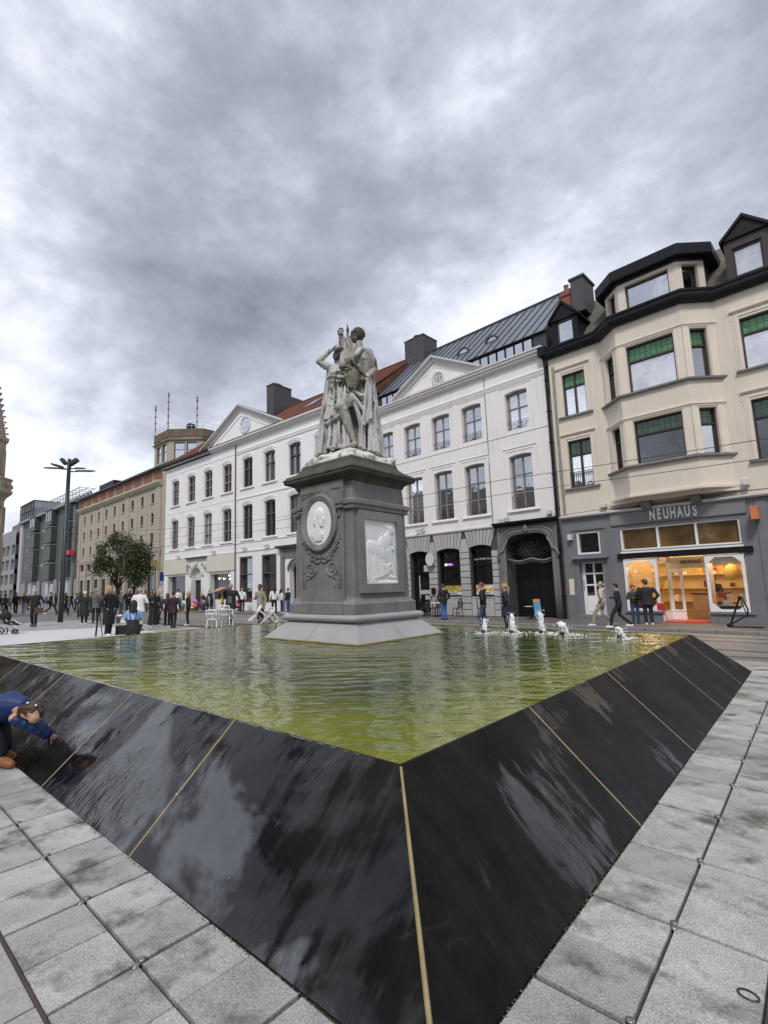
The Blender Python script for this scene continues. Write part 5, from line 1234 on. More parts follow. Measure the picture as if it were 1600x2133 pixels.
# black eaves following the bay
def eave(prof, name, m):
    b_ = MB(); 
    def rg(o_, z):
        k = math.tan(PI/8)*o_
        return [(-.08, o_, z), (-2.45+k, o_, z), (-3.30+k, BP+o_, z), (-5.62-k, BP+o_, z), (-6.48-k, o_, z), (-11.5, o_, z)]
    R_ = [rg(o_, z) for o_, z in prof]; n = len(R_); vs = [p for r in R_ for p in r]; fs = []
    for k in range(n):
        k2 = (k+1) % n
        for i in range(5): fs.append((k*6+i, k*6+i+1, k2*6+i+1, k2*6+i))
    fs += [tuple(k*6 for k in range(n)), tuple(k*6+5 for k in range(n))[::-1]]
    b_.add(vs, fs); return b_.build(name, m, BN)
eave([(-.30, 12.02), (.20, 12.02), (.28, 12.10), (.32, 12.20), (.32, 12.34), (.36, 12.36), (.36, 12.44), (-.30, 12.50)], 'eaves', M_blk)
# attic lantern over the bay
LP_ = [(-2.65, -.55), (-3.38, .15), (-5.55, .15), (-6.30, -.60), (-6.30, -3.2), (-2.65, -3.2)]
for i, (a, b_) in enumerate(((LP_[0], LP_[1]), (LP_[1], LP_[2]), (LP_[2], LP_[3]))):
    a, b_ = Vector(a), Vector(b_); L = (b_-a).length; d = (b_-a)/L; n = Vector((-d.y, d.x)); n = n if n.y > 0 else -n
    xf = lambda p, b_=b_, d=d, n=n: (b_.x-d.x*p[0]+n.x*p[1], b_.y-d.y*p[0]+n.y*p[1], p[2])
    o = O(.25, L-.20, 12.75, 13.98) if i != 1 else O(.30, L-.28, 12.72, 13.98)
    wall(0, L, 12.42, 14.35, [o], xf=xf).build('attic_wall', M_beige, BN)
    window(BN, o, M_brn, M_gls if i == 1 else M_gl if i == 0 else M_gld, 1, (), fw=.06, xf=xf)
m = MB(); m.quad((-2.65, -.55, 12.4), (-2.65, -3.2, 12.4), (-2.65, -3.2, 14.3), (-2.65, -.55, 14.3)); m.quad((-6.30, -.6, 12.4), (-6.3, -3.2, 12.4), (-6.3, -3.2, 14.3), (-6.3, -.6, 14.3)); m.build('attic_side', M_zinc2, BN)
def off_poly(P, o_):
    n = len(P); out = []
    for i in range(n):
        a, b_, c = Vector(P[i-1]), Vector(P[i]), Vector(P[(i+1) % n]); d1 = (b_-a).normalized(); d2 = (c-b_).normalized()
        n1 = Vector((-d1.y, d1.x)); n2 = Vector((-d2.y, d2.x)); q_ = (n1+n2).normalized(); k = o_/max(.3, q_.dot(n1)); out.append((b_.x+q_.x*k, b_.y+q_.y*k))
    return out
ar = sum(LP_[i][0]*LP_[(i+1) % 6][1]-LP_[(i+1) % 6][0]*LP_[i][1] for i in range(6)); sg1 = -1 if ar > 0 else 1
MB().prism(off_poly(LP_, .34*sg1), 14.22, 14.68).build('attic_roof', M_blk, BN, bevel=.02)
MB().prism(off_poly(LP_, .10*sg1), 14.12, 14.22).build('attic_soffit', M_blk, BN)
# slate roof and gable dormers
MB().xprism([(-.1, 12.4), (-3.2, 15.75), (-6.5, 15.6), (-9.5, 12.2)], -11.5, -.12).build('roof', M_slate, BN)
def gdormer(x0, x1, zt=13.95, zp=14.55, curt=M_gl):
    cx = (x0+x1)/2; d_ = MB(); y0 = .02
    o = O(x0+.22, x1-.22, 12.62, 13.75, depth=.15)
    w_ = wall(x0, x1, 12.42, zt, [o], y=y0, depth=.15); w_.quad((x0, y0, 12.4), (x0, -1.6, 12.4), (x0, -1.6, zt), (x0, y0, zt)); w_.quad((x1, -1.6, 12.4), (x1, y0, 12.4), (x1, y0, zt), (x1, -1.6, zt))
    D = w_.build('dormer', M_brn if x0 < -5 else M_blk, BN)
    window(D, o, M_brn, curt, 1, (), fw=.06, y=y0, setb=.06)
    r_ = MB(); r_.vprism([(x0-.10, zt-.10), (cx, zp), (x1+.10, zt-.10), (x1+.10, zt+.02), (cx, zp+.14), (x0-.10, zt+.02)], -2.4, y0+.18); r_.vprism([(x0-.05, zt-.02), (x1+.05, zt-.02), (cx, zp+.02)], y0-.05, y0+.10); r_.build('dormer_roof', M_blk, D)
gdormer(-1.62, -.42, 13.75, 14.45, M_gls); gdormer(-8.35, -7.05, 14.1, 14.75, M_glc)
m = MB(); m.box(-.55, -2.9, 14.5, -.05, -2.2, 16.35); m.box(-.60, -2.95, 16.1, 0, -2.15, 16.22); cb = m.build('chimney', M_brick, BN); m = MB(); m.lathe([(.13, 16.35), (.11, 16.75), (.14, 16.78)], 10, (-.3, -2.5)); m.build('chimney_pot', M_brick, cb)
m = MB(); m.box(-1.55, -2.6, 14.5, -.95, -1.3, 16.2); m.box(-1.62, -2.66, 16.2, -.88, -1.24, 16.3); c2_ = m.build('chimney', M_chim, BN); m = MB(); m.lathe([(.12, 16.3), (.12, 16.45), (.17, 16.47), (.1, 16.52)], 10, (-1.25, -1.9)); m.build('chimney_pot', M_brick, c2_)
m = MB(); m.box(-9.9, -3.4, 14.5, -8.6, -2.4, 17.2); m.build('chimney', M_brick, BN)
MB().box(-11.5, -9.4, 0, -.13, -5.3, 12.0).build('rear_body', M_beige, BN)
m = MB(); m.box(-11.5, -5.3, 4.45, -.13, -.25, 4.5); m.box(-11.5, -5.3, 11.9, -.13, -.25, 12.0); m.build('floor_slab', M_beige, BN)
# ground floor
M_shop = mat('shop_bluestone', (0.17, 0.175, 0.19), 0.55, var=0.12, scale=1.4, fine=0.06, fscale=60, bump=0.002, streak=0.15)
M_shopl = mat('fascia_grey', (0.20, 0.205, 0.205), 0.45, var=0.06, scale=1.4)
M_gloss = mat('gloss_white', (0.80, 0.80, 0.79), 0.25, var=0.02)
tw = O(-1.70, -.73, 2.80, 3.78, depth=.2); dw = O(-1.74, -.74, .22, 2.48, depth=.32); sw = O(-6.46, -2.50, 2.84, 3.76, depth=.2); so = O(-6.48, -2.52, .40, 2.50, depth=.25); eo = O(-5.28, -3.74, 0.02, .40, depth=.25)
wall(-11.5, -.12, 0, 4.42, [tw, dw, sw, so, eo], y=.0).build('ground_floor_wall', M_shop, BN)
MB().box(-6.70, .0, 3.90, -2.20, .07, 4.40).build('fascia', M_shopl, BN, bevel=.008)
MB().xprism([(-.02, 4.42), (.14, 4.42), (.20, 4.47), (.20, 4.52), (-.02, 4.56)], -11.5, -.12).build('ledge', M_trim, BN)
for i, ch_ in enumerate('NEUHAUS'):
    t_ = text_mesh(ch_, .58, .02, .47, bold=.022); t_.transform(Matrix.Rotation(PI/2, 4, 'X') @ Matrix.Diagonal((-1, 1, 1, 1))); t_.transform(Matrix.Translation((-3.78-.236*i, .10, 4.165)))
    o = link('sign_letter', t_, M_gloss, BN); 
# transom windows and lintel
window(BN, sw, M_gloss, glass('amber_glass', (.30, .17, .07), .12), 3, (), fw=.06, bar=.035, setb=.05)
m = MB(); m.box(-6.75, 0, 2.50, -2.35, .10, 2.72); m.build('awning_box', M_blk, BN, bevel=.01); MB().box(-6.5, 0, 2.725, -2.5, .12, 2.79).build('lintel_ledge', M_gloss, BN)
def octa(x0, x1, z0, z1, name='display_window'):
    m = MB(); e_ = .09; c = .22; n8 = lambda k: [(x0+k, z0+k+c), (x0+k+c, z0+k), (x1-k-c, z0+k), (x1-k, z0+k+c), (x1-k, z1-k-c), (x1-k-c, z1-k), (x0+k+c, z1-k), (x0+k, z1-k-c)]
    out = [(x0, z0+c+e_), (x0, z0), (x1, z0), (x1, z0+c+e_), (x1, z1-c-e_), (x1, z1), (x0, z1), (x0, z1-c-e_)]; inn = n8(e_)
    for yy, s in ((.05, 1), (-.10, -1)):
        for i in range(8):
            j = (i+1) % 8; m.quad((out[i][0], yy, out[i][1]), (out[j][0], yy, out[j][1]), (inn[j][0], yy, inn[j][1]), (inn[i][0], yy, inn[i][1]))
    for i in range(8):
        j = (i+1) % 8
        for R_ in (out, inn): m.quad((R_[i][0], .05, R_[i][1]), (R_[j][0], .05, R_[j][1]), (R_[j][0], -.10, R_[j][1]), (R_[i][0], -.10, R_[i][1]))
    f = m.build(name, M_gloss, BN)
    g_ = MB(); P = n8(e_-.005); g_.vprism(P, -.06, -.055); g_.build('pane', M_clear, f); return f
mc = bpy.data.materials.new('clear_glass'); mc.use_nodes = True; N_ = mc.node_tree.nodes; N_.clear(); L_ = mc.node_tree.links
o1 = N_.new('ShaderNodeOutputMaterial'); mx_ = N_.new('ShaderNodeMixShader'); tr = N_.new('ShaderNodeBsdfTransparent'); gg = N_.new('ShaderNodeBsdfGlossy'); gg.inputs['Roughness'].default_value = .01; fr_ = N_.new('ShaderNodeFresnel'); fr_.inputs[0].default_value = 1.5
L_.new(fr_.outputs[0], mx_.inputs[0]); L_.new(tr.outputs[0], mx_.inputs[1]); L_.new(gg.outputs[0], mx_.inputs[2]); L_.new(mx_.outputs[0], o1.inputs[0]); M_clear = mc
octa(-3.72, -2.54, .42, 2.48); octa(-6.46, -5.30, .42, 2.48)
for x0, x1 in ((-3.78, -2.45), (-6.6, -5.26)): MB().box(x0, -.2, .33, x1, .07, .41).build('stall_riser', M_shop, BN, bevel=.006)
# interior of the shop
M_warm = mat('warm_wall', (.62, .47, .27), .7, var=.08, scale=3); M_choc = mat('chocolate_brown', (.10, .045, .02), .5, var=.2); M_gold = mat('gold_paper', (.70, .45, .12), .35, var=.25, scale=9); M_floor = mat('shop_floor', (.22, .16, .10), .4)
m = MB(); m.box(-11, -5.25, .0, -2.3, -5.2, 4.3); m.box(-2.35, -5.2, 0, -2.3, -.3, 4.3); m.box(-8.05, -5.2, 0, -8.0, -.3, 4.3); m.box(-8, -5.2, 4.2, -2.3, -.3, 4.3); m.build('shop_lining', M_warm, BN)
MB().box(-8, -5.2, -.01, -2.3, -.02, .02).build('shop_floor', M_floor, BN)
M_lamp = mat('lamp_glow', (1, .85, .6), .5, emis=(1, .78, .45), estr=8)
for (x, y) in ((-3.1, -.9), (-5.8, -.9), (-4.5, -2.3), (-6, -3), (-3.4, -3.2), (-4.6, -4.2)):
    m = MB(); m.lathe([(.14, 4.20), (.14, 4.165), (.02, 4.16)], 12, (x, y)); m.build('ceiling_lamp', M_lamp, BN)
    ld = bpy.data.lights.new('shop_lamp', 'POINT'); lo = bpy.data.objects.new('shop_lamp', ld); COL.objects.link(lo); lo.parent = BN; lo.location = (x, y, 3.6 if y < -1.5 else 2.42); ld.energy = 42 if y < -1.5 else 22; ld.color = (1, .76, .46); ld.shadow_soft_size = .45
# partition walls of the entrance, glass door
m = MB(); m.box(-5.30, -1.15, .4, -5.26, -.1, 2.5); m.box(-3.78, -1.15, .0, -3.74, -.1, .4); m.box(-3.78, -1.15, 2.3, -3.74, -.1, 2.5); m.build('entrance_cheek', M_gloss, BN)
m = MB(); m.box(-5.28, -1.25, 2.05, -3.74, -1.15, 2.5); m.box(-3.80, -1.25, 0, -3.74, -1.15, 2.05); m.box(-5.28, -1.25, 0, -5.22, -1.15, 2.05); m.build('entrance_frame', mat('cream_paint', (.62, .58, .45), .4), BN)
t_ = text_mesh('NEUHAUS', .20, .01, .8); t_.transform(Matrix.Rotation(PI/2, 4, 'X') @ Matrix.Diagonal((-1, 1, 1, 1))); t_.transform(Matrix.Translation((-4.60, -1.13, 2.3))); link('door_sign', t_, M_choc, BN)
m = MB(); m.box(-4.28, -1.2, .03, -3.80, -1.15, .42); m.box(-4.28, -1.2, .42, -4.18, -1.15, 2.04); m.box(-3.90, -1.2, .42, -3.80, -1.15, 2.04); m.box(-4.18, -1.2, 1.9, -3.9, -1.15, 2.04); dl = m.build('door_leaf', M_gloss, BN); MB().box(-4.18, -1.185, .42, -3.9, -1.175, 1.9).build('pane', M_clear, dl)
# display shelves and goods
def goods(x0, x1, y0, y1, z, n, seed, hmax=.3):
    q = random.Random(seed)
    for i in range(n):
        x = q.uniform(x0, x1); y = q.uniform(y0, y1); h = q.uniform(.08, hmax); w = q.uniform(.05, .12)
        o = MB().box(x-w, y-.06, z, x+w, y+.06, z+h).build('display_box', q.choice((M_gold, M_choc, M_warm, M_red, M_gloss)), BN)
M_red = mat('red_card', (.55, .03, .03), .4)
for (x0, x1) in ((-3.6, -2.65), (-6.35, -5.4)):
    MB().box(x0, -.9, .40, x1, -.15, .62).build('display_plinth', M_choc, BN); MB().box(x0, -.9, .62, x1, -.15, .65).build('display_shelf', M_gloss, BN)
goods(-3.5, -2.75, -.8, -.3, .65, 7, 1, .35); goods(-6.25, -5.5, -.8, -.3, .65, 8, 2, .4)
m = MB(); m.ell((-5.85, -1.3, 1.85), (.26, .2, .30), n=16, m=10); m.tube([(-5.8, -1.3, 2.1), (-5.8, -1.3, 2.5)], .02, 6); m.build('hanging_ornament', M_gold, BN, smooth=True)
MB().box(-6.42, -.25, 2.18, -5.34, -.2, 2.46).build('blind', M_gloss, BN)
for k in range(3):
    MB().box(-3.65, -1.3, 1.1+.4*k, -2.4, -1.12, 1.13+.4*k).build('shelf', M_warm, BN); goods(-3.5, -2.5, -1.25, -1.15, 1.13+.4*k, 4, 10+k, .2)
m = MB(); m.prism([(-4.30, -2.2), (-5.05, -2.2), (-5.35, -2.9), (-5.35, -3.6), (-4.3, -3.6)], .02, 1.0); m.build('counter', mat('counter_front', (.55, .42, .26), .4), BN); m = MB(); m.prism([(-4.25, -2.15), (-5.08, -2.15), (-5.4, -2.88), (-5.4, -3.65), (-4.25, -3.65)], 1.0, 1.05); m.build('counter_top', M_choc, BN)
for k in range(4): MB().box(-7.5, -5.15, .6+.6*k, -2.5, -4.9, .64+.6*k).build('shelf', M_warm, BN); goods(-7.3, -2.7, -5.1, -4.95, .64+.6*k, 12, 20+k, .35)
MB().box(-5.15, -1.4, .02, -3.85, .25, .035).build('door_mat', M_red, BN)
# side door with its little window
window(BN, tw, M_gloss, M_gld, 1, (), fw=.07, setb=.04)
MB().xprism([(0, 2.60), (.22, 2.60), (.22, 2.66), (0, 2.70)], -2.0, -.5).build('door_hood', M_shop, BN)
m = MB()
for x in (-2.0, -.56): m.box(x, 0, .0, x+.08, .05, 2.6)
m.box(-1.95, 0, 3.86, -.52, .05, 3.92); m.build('door_surround', M_shop, BN)
D_ = MB(); D_.box(-1.74, -.32, .22, -.74, -.28, .95); D_.box(-1.74, -.32, .95, -1.60, -.28, 2.48); D_.box(-.88, -.32, .95, -.74, -.28, 2.48); D_.box(-1.28, -.32, .95, -1.20, -.28, 2.48)
for z in (.95, 1.44, 1.93, 2.40): D_.box(-1.60, -.32, z, -1.28, -.28, z+.07); D_.box(-1.20, -.32, z, -.88, -.28, z+.07)
dd = D_.build('house_door', M_gloss, BN)
for i in range(2):
    for k in range(3): MB().box((-1.60, -1.20)[i], -.32, 1.02+.49*k, (-1.28, -.88)[i], -.305, 1.44+.49*k).build('pane', M_gld, dd)
for i in range(2): MB().box((-1.60, -1.20)[i], -.28, .34, (-1.28, -.88)[i], -.262, .84).build('door_panel', M_gloss, dd, bevel=.006)
MB().box(-1.36, -.28, .55, -1.10, -.265, .62).build('letter_slot', M_iron, dd)
m = MB(); m.tube([(-.80, -.26, 1.3), (-.80, -.22, 1.3), (-.80, -.22, 1.7), (-.80, -.26, 1.7)], .012, 6); m.build('door_handle', M_iron, dd)
MB().box(-1.85, -.3, 0, -.62, .30, .20).build('door_step', M_shop, BN, bevel=.01)
MB().box(-.52, .0, 1.05, -.26, .03, 1.75).build('meter_plate', M_beige2, BN, bevel=.005)
MB().box(-.60, .0, 3.45, -.42, .22, 3.70).build('wall_lamp', M_trim, BN, bevel=.02)
m = MB(); m.box(-7.06, .05, 3.60, -6.86, .55, 4.05); m.build('orange_sign', mat('orange_sign', (.60, .20, .07), .4), BN, bevel=.01)
m = MB(); m.tube([(-2.2, .14, 4.62), (-4.2, .16, 4.52), (-6.8, .14, 4.66), (-9, .14, 4.6)], .018, 5); m.tube([(-.2, .1, 4.60), (-2.2, .14, 4.66)], .012, 5); m.tube([(-2.2, .10, 4.58), (-4.2, .12, 4.60), (-6.8, .10, 4.72)], .014, 5); m.build('wall_cables', M_iron, BN)
m = MB()
for i in range(3): m.tube([(-.28-.05*i, .03, 11.6), (-.26-.05*i, .03, 8+.2*i), (-.28-.05*i, .03, 4.6)], .010, 5)
m.build('wall_cables', M_iron, BN)
m = MB(); m.box(-2.15, .02, 4.70, -1.9, .25, 4.88); m.box(-6.9, .02, 4.85, -6.7, .25, 5.1); m.build('security_camera', M_trim, BN, bevel=.03)
for i in range(8): pass
# ashlar joints of the right part of the ground floor
m = MB()
for k, z in enumerate((.45, 1.15, 1.85, 2.6, 3.3)): m.box(-11.4, 0, z, -6.95, .004, z+.02)
m.box(-9.2, 0, 1.2, -6.95, .012, 1.32); m.build('joint_lines', M_stonej, BN)
for x0 in (-8.6, -10.2):
    MB().box(x0, 0, .6, x0+1.1, .05, 2.9).build('blank_panel', M_shop, BN, bevel=.01)
MB().box(-7.25, 0.0, 0, -6.95, .035, 4.3).build('corner_strip', M_shop, BN)
# ================================================================ long white building on the left of the street
O1, A1, D1 = frame((1.29, 31.2), (-0.7337, 0.6794))
B1 = thing('long_white_building', 'long white building with red tile roof, broad pediment and shops under cream fascias', 'building', O1, A1)
cxs = [3.9, 6.8, 9.75, 12.65, 15.6, 18.6, 21.5, 24.5]
up1 = [O(c-.66, c+.66, 10.02, 12.48, .13, depth=.3) for c in cxs]; lo1 = [O(c-.66, c+.66, 5.74, 8.56, .13, depth=.3) for c in cxs]
arch = O(19.45, 21.15, .05, 3.75, .85, depth=.4, round=True)
sa, sb, w1_, w2_, pt = O(22.3, 25.8, .7, 3.22, depth=.5), O(15.0, 18.3, .78, 3.2, depth=.5), O(12.0, 13.75, .66, 4.32, depth=.4), O(9.0, 10.8, .66, 4.32, depth=.4), O(5.75, 7.5, .05, 3.6, .6, depth=.5, round=True)
wall(0, 26.45, 0, 14.05, up1+lo1+[arch, sa, sb, w1_, w2_, pt]).build('wall', M_wh1, B1)
m = MB(); m.quad((26.45, 0, 0), (26.45, -10, 0), (26.45, -10, 14.2), (26.45, 0, 14.2)); m.quad((0, -10, 0), (0, 0, 0), (0, 0, 14.2), (0, -10, 14.2)); m.quad((0, -10, 0), (26.45, -10, 0), (26.45, -10, 14.2), (0, -10, 14.2)); m.build('side_wall', M_wh1, B1)
M_dkbr = mat('brown_window_frame', (.10, .085, .08), .5, var=.1)
for i, o in enumerate(up1):
    left = i >= 4
    window(B1, o, M_dkbr if not left else M_taupe, (M_gls, M_gl, M_gls, M_gld, M_gld, M_gld, M_gld, M_gl)[i], 2, (.66,) if not left else (.36, .70), fw=.07, bar=.04)
for i, o in enumerate(lo1):
    left = i >= 4
    window(B1, o, M_dkbr if not left else M_taupe, (M_gl, M_gl, M_gld, M_gld, M_gld, M_glc, M_gl, M_gl)[i], 2, (.66,) if not left else (.34, .70), fw=.07, bar=.04)
m = MB()
for o in up1+lo1:
    a, b = o['x0'], o['x1']; n = 8; y_ = .045
    for s0, s1 in ((.20, .27), (.06, .09)):
        for x in ((a-s1, a-s0), (b+s0, b+s1)): m.box(x[0], 0, o['z0']-.05, x[1], y_, o['z1']-.1)
        P = [(a-s0+(b-a+2*s0)*i/n, o['z1']-.12+.24*(1-(2*i/n-1)**2)+s0-.05) for i in range(n+1)]
        for i in range(n): m.vprism([P[i], P[i+1], (P[i+1][0], P[i+1][1]+.07), (P[i][0], P[i][1]+.07)], 0, y_)
    m.box(a-.30, 0, o['z0']-.16, b+.30, .12, o['z0']-.07)
m.build('window_surrounds', M_wh1, B1)
m = MB()
m.xprism([(-.02, 12.98), (.05, 12.98), (.08, 13.06), (.08, 13.14), (.12, 13.18), (-.02, 13.26)], 0, 14.2)
m.xprism([(-.02, 13.10), (.03, 13.10), (.03, 13.16), (-.02, 13.16)], 14.3, 26.4)
m.xprism([(-.02, 9.10), (.05, 9.10), (.06, 9.2), (-.02, 9.26)], 0, 14.2); m.xprism([(-.02, 9.2), (.02, 9.2), (.02, 9.24), (-.02, 9.24)], 14.3, 26.4)
m.xprism([(-.02, 5.44), (.05, 5.44), (.05, 5.52), (-.02, 5.55)], 0, 26.4); m.xprism([(-.02, 4.70), (.05, 4.70), (.07, 4.80), (-.02, 4.84)], 0, 26.4)
m.build('string_courses', M_wh1, B1)
m = MB(); m.xprism([(-.02, 13.80), (.10, 13.82), (.14, 13.92), (.30, 13.96), (.30, 14.06), (.42, 14.10), (.42, 14.24), (-.02, 14.28)], -.05, 18.0); m.build('cornice', M_trim, B1)
m = MB(); m.xprism([(-.02, 13.86), (.14, 13.90), (.36, 14.10), (.55, 14.14), (.55, 14.26), (-.02, 14.28)], 18.0, 26.9); m.build('cornice', M_blk, B1)
dn = MB().box(0, .03, 13.94, .16, .36, 14.08); d0_ = dn.build('dentil', M_trim, B1); d0_.location = (18.15, 0, 0)
for i in range(1, 26): share('dentil', d0_, B1, (18.15+.335*i, 0, 0))
for i in range(52): share('dentil', d0_, B1, (.1+.335*i, -.08, -.0)) if False else None
m = MB(); m.tube([(14.25, .10, 13.9), (14.25, .09, 5.0)], .05, 6); m.tube([(14.25, .09, 5.0), (14.2, .12, .1)], .05, 6); m.build('downpipe', M_dkbr, B1)
PA, PB, PX, PZ0, PZ1 = 8.0, 19.3, 13.6, 14.26, 17.05
MB().vprism([(PA+.5, PZ0), (PB-.5, PZ0), (PX, PZ1-.1)], -.5, 0.0).build('pediment_wall', M_wh1, B1)
for s, e_ in ((PA-.2, 1), (PB+.2, -1)):
    d = Vector((PX-s, 0, PZ1-PZ0+.02)).normalized(); nrm = Vector((-d.z*e_, 0, d.x*e_)); m = MB()
    for (y0, y1, t0, t1) in ((-.5, .12, -.26, -.06), (-.5, .26, -.06, .06), (-.5, .42, .06, .16)):
        c = [Vector((s, 0, PZ0))+nrm*t0, Vector((PX, 0, PZ1+.02))+Vector((0, 0, 1))*t0/abs(nrm.z), Vector((PX, 0, PZ1+.02))+Vector((0, 0, 1))*t1/abs(nrm.z), Vector((s, 0, PZ0))+nrm*t1]
        m.vprism([(p.x, p.z) for p in c], y0, y1)
    m.build('raking_cornice', M_trim, B1)
MB().xprism([(-.5, 0), (-5, 3.9), (-5, -1), (-.5, -1)], -.01, .01) if False else None
oculus(B1, 12.95, 15.35, .62, 0.0, M_trim)
m = MB(); c0 = [(PA+1.9, PZ0+.28), (PB-1.9, PZ0+.28), (PX, PZ1-.75)]
for i in range(3): p, q_ = c0[i], c0[(i+1) % 3]; m.tube([(p[0], .01, p[1]), (q_[0], .01, q_[1])], .035, 4)
m.build('panel_fillet', M_trim, B1)
# pediment roof behind
m = MB(); m.add([(PA-.2, .35, PZ0+.05), (PX, .35, PZ1+.22), (PX, -3.6, PZ1+.22), (PA-.2, -.2, PZ0+.05), (PB+.2, .35, PZ0+.05), (PB+.2, -.2, PZ0+.05)], [(0, 1, 2, 3), (1, 4, 5, 2)]); m.build('pediment_roof', M_zinc2, B1)
# red tiled roof: courses of tiles as real steps
rz0, rz1, RD = 14.28, 18.15, 5.0; nc = 26
rm = MB()
for k in range(nc):
    t0, t1 = k/nc, (k+1.12)/nc
    y0, y1 = .25-(RD+.25)*t0, .25-(RD+.25)*min(t1, 1); z0, z1 = rz0+(rz1-rz0)*t0+.05, rz0+(rz1-rz0)*min(t1, 1)+.0
    xl = 26.7-1.9*t0
    rm.add([(-.9, y0, z0), (xl, y0, z0), (xl-.08, y1, z1), (-.9, y1, z1), (-.9, y0, z0-.05), (xl, y0, z0-.05)], [(1, 0, 3, 2), (5, 4, 0, 1)])
rm.build('roof_tile', M_tile, B1, kind='stuff')
cvr = MB()
for i in range(0, 92):
    x = -.8+i*.30
    cvr.tube([(x, .24, rz0+.07), (x, -RD, rz1+.03)], .035, 4, cap=False)
cvr.build('tile_rolls', M_tile, B1, kind='stuff')
MB().xprism([(.2, 14.2), (-RD, rz1-.03), (-10, 14.2)], -.9, 25.0).build('roof_body', M_tile, B1)
m = MB(); m.add([(25.0, -RD, rz1), (26.7, .25, rz0), (26.7, -10, rz0)], [(0, 2, 1)]); m.tube([(26.7, .25, rz0+.03), (24.85, -RD, rz1+.05)], .09, 6); m.tube([(-.9, -RD, rz1+.05), (24.9, -RD, rz1+.05)], .11, 8); m.build('roof_ridge', M_tile, B1)
def rp(u, t, h=0): return (u, .25-(RD+.25)*t, rz0+(rz1-rz0)*t+h)
for (u0, u1, t0, t1) in ((6.2, 7.5, .30, .58),):
    f = MB(); f.add([rp(u0, t0, .06), rp(u1, t0, .06), rp(u1, t1, .06), rp(u0, t1, .06), rp(u0, t0, .16), rp(u1, t0, .16), rp(u1, t1, .16), rp(u0, t1, .16)], [(0, 3, 2, 1), (4, 5, 6, 7), (0, 1, 5, 4), (1, 2, 6, 5), (2, 3, 7, 6), (3, 0, 4, 7)])
    fo = f.build('roof_window', M_zinc2, B1); g_ = MB(); g_.add([rp(u0+.08, t0+.02, .17), rp(u1-.08, t0+.02, .17), rp(u1-.08, t1-.02, .17), rp(u0+.08, t1-.02, .17)], [(0, 1, 2, 3)]); g_.build('pane', M_gls, fo)
ch = MB(); ch.box(13.2, -5.3, 14.6, 14.2, -3.2, 20.0); ch.box(13.15, -5.35, 20.0, 14.25, -3.15, 20.06); ch.box(13.2, -7.6, 14.6, 14.2, -5.3, 19.35); ch.box(13.45, -4.4, 20.06, 13.9, -3.7, 20.3); ch.build('chimney', M_chim, B1)
# shops
MB().box(18.6, 0, 3.3, 14.35, .08, 4.68).build('fascia', M_cream, B1, bevel=.01); MB().box(21.6, 0, 3.3, 26.4, .08, 4.68).build('fascia', M_cream, B1, bevel=.01)
m = MB()
for r, yy, rad in ((.95, .06, .09), (1.12, .04, .08)):
    m.tube([(20.3+r*math.cos(t), yy, 2.9+r*math.sin(t)) for t in [PI*i/12 for i in range(13)]], rad, 6)
    for s in (-1, 1): m.tube([(20.3+s*r, yy, 2.9), (20.3+s*r, yy, .05)], rad, 6)
for s in (-1, 1): m.tube([(20.3+s*1.0, .15, 3.9), (20.3+s*1.3, .18, 4.2), (20.3+s*1.5, .18, 4.0), (20.3+s*1.5, .12, 3.5)], .08, 6)
m.ell((20.3, .14, 4.1), (.22, .12, .26)); m.build('door_surround', M_trim, B1, smooth=True)
MB().xprism([(0, 4.55), (.25, 4.6), (.34, 4.7), (0, 4.75)], 18.5, 22.0).build('door_hood', M_gate, B1)
MB().box(19.5, -.3, 2.65, 21.1, -.25, 3.75).build('arch_blind', M_cream, B1)
M_int = mat('dim_interior', (.035, .03, .028), .8, var=.5, scale=2)
for (o, n_) in ((sa, 1), (sb, 1), (w1_, 1), (w2_, 1)):
    f = window(B1, o, M_wood_w if o in (sa, sb) else M_dkbr, M_gld if o in (sa, sb) else M_gl, 1, (.62,) if o in (w1_, w2_) else (), fw=.12, setb=.05)
m = MB(); m.box(19.45, -.45, .05, 21.15, -.4, 2.65); m.build('shop_door', M_int, B1); 
m = MB()
for x, z in ((17.3, 2.7), (16.6, 2.65), (15.7, 2.6), (15.75, 2.9)): m.ell((x, -.40, z), (.07, .03, .07), n=8, m=6)
m.build('shop_lights', mat('small_lamp', (1, .9, .6), .4, emis=(1, .85, .5), estr=5), B1)
# dark portal
m = MB(); m.xprism([(0, 4.60), (.35, 4.68), (.5, 4.8), (0, 4.85)], 4.9, 8.7); m.box(5.0, 0, 0, 5.5, .14, 4.6); m.box(8.0, 0, 0, 8.4, .14, 4.6); m.tube([(6.62+.98*math.cos(t), .05, 3.0+.8*math.sin(t)) for t in [PI*i/10 for i in range(11)]], .10, 6); m.box(5.5, 0, 3.9, 8.0, .08, 4.6); m.build('portal', M_gate, B1, bevel=.01)
m = MB(); m.box(5.75, -.5, 0, 7.5, -.44, 3.6); m.box(6.6, -.44, 0, 6.68, -.4, 2.6); m.box(5.75, -.44, 2.6, 7.5, -.4, 2.7); m.build('portal_door', M_blk, B1)
for x, z in ((12.9, 4.95), (10.0, 4.95), (17.4, 4.95), (23.5, 4.9)): flood(B1, x, z)
m = MB(); m.tube([(-6, .4, 4.9), (10, .3, 4.95)], .01, 4) if False else m.box(0, 0, 0, .01, .01, .01); 
B1.location.z = 0

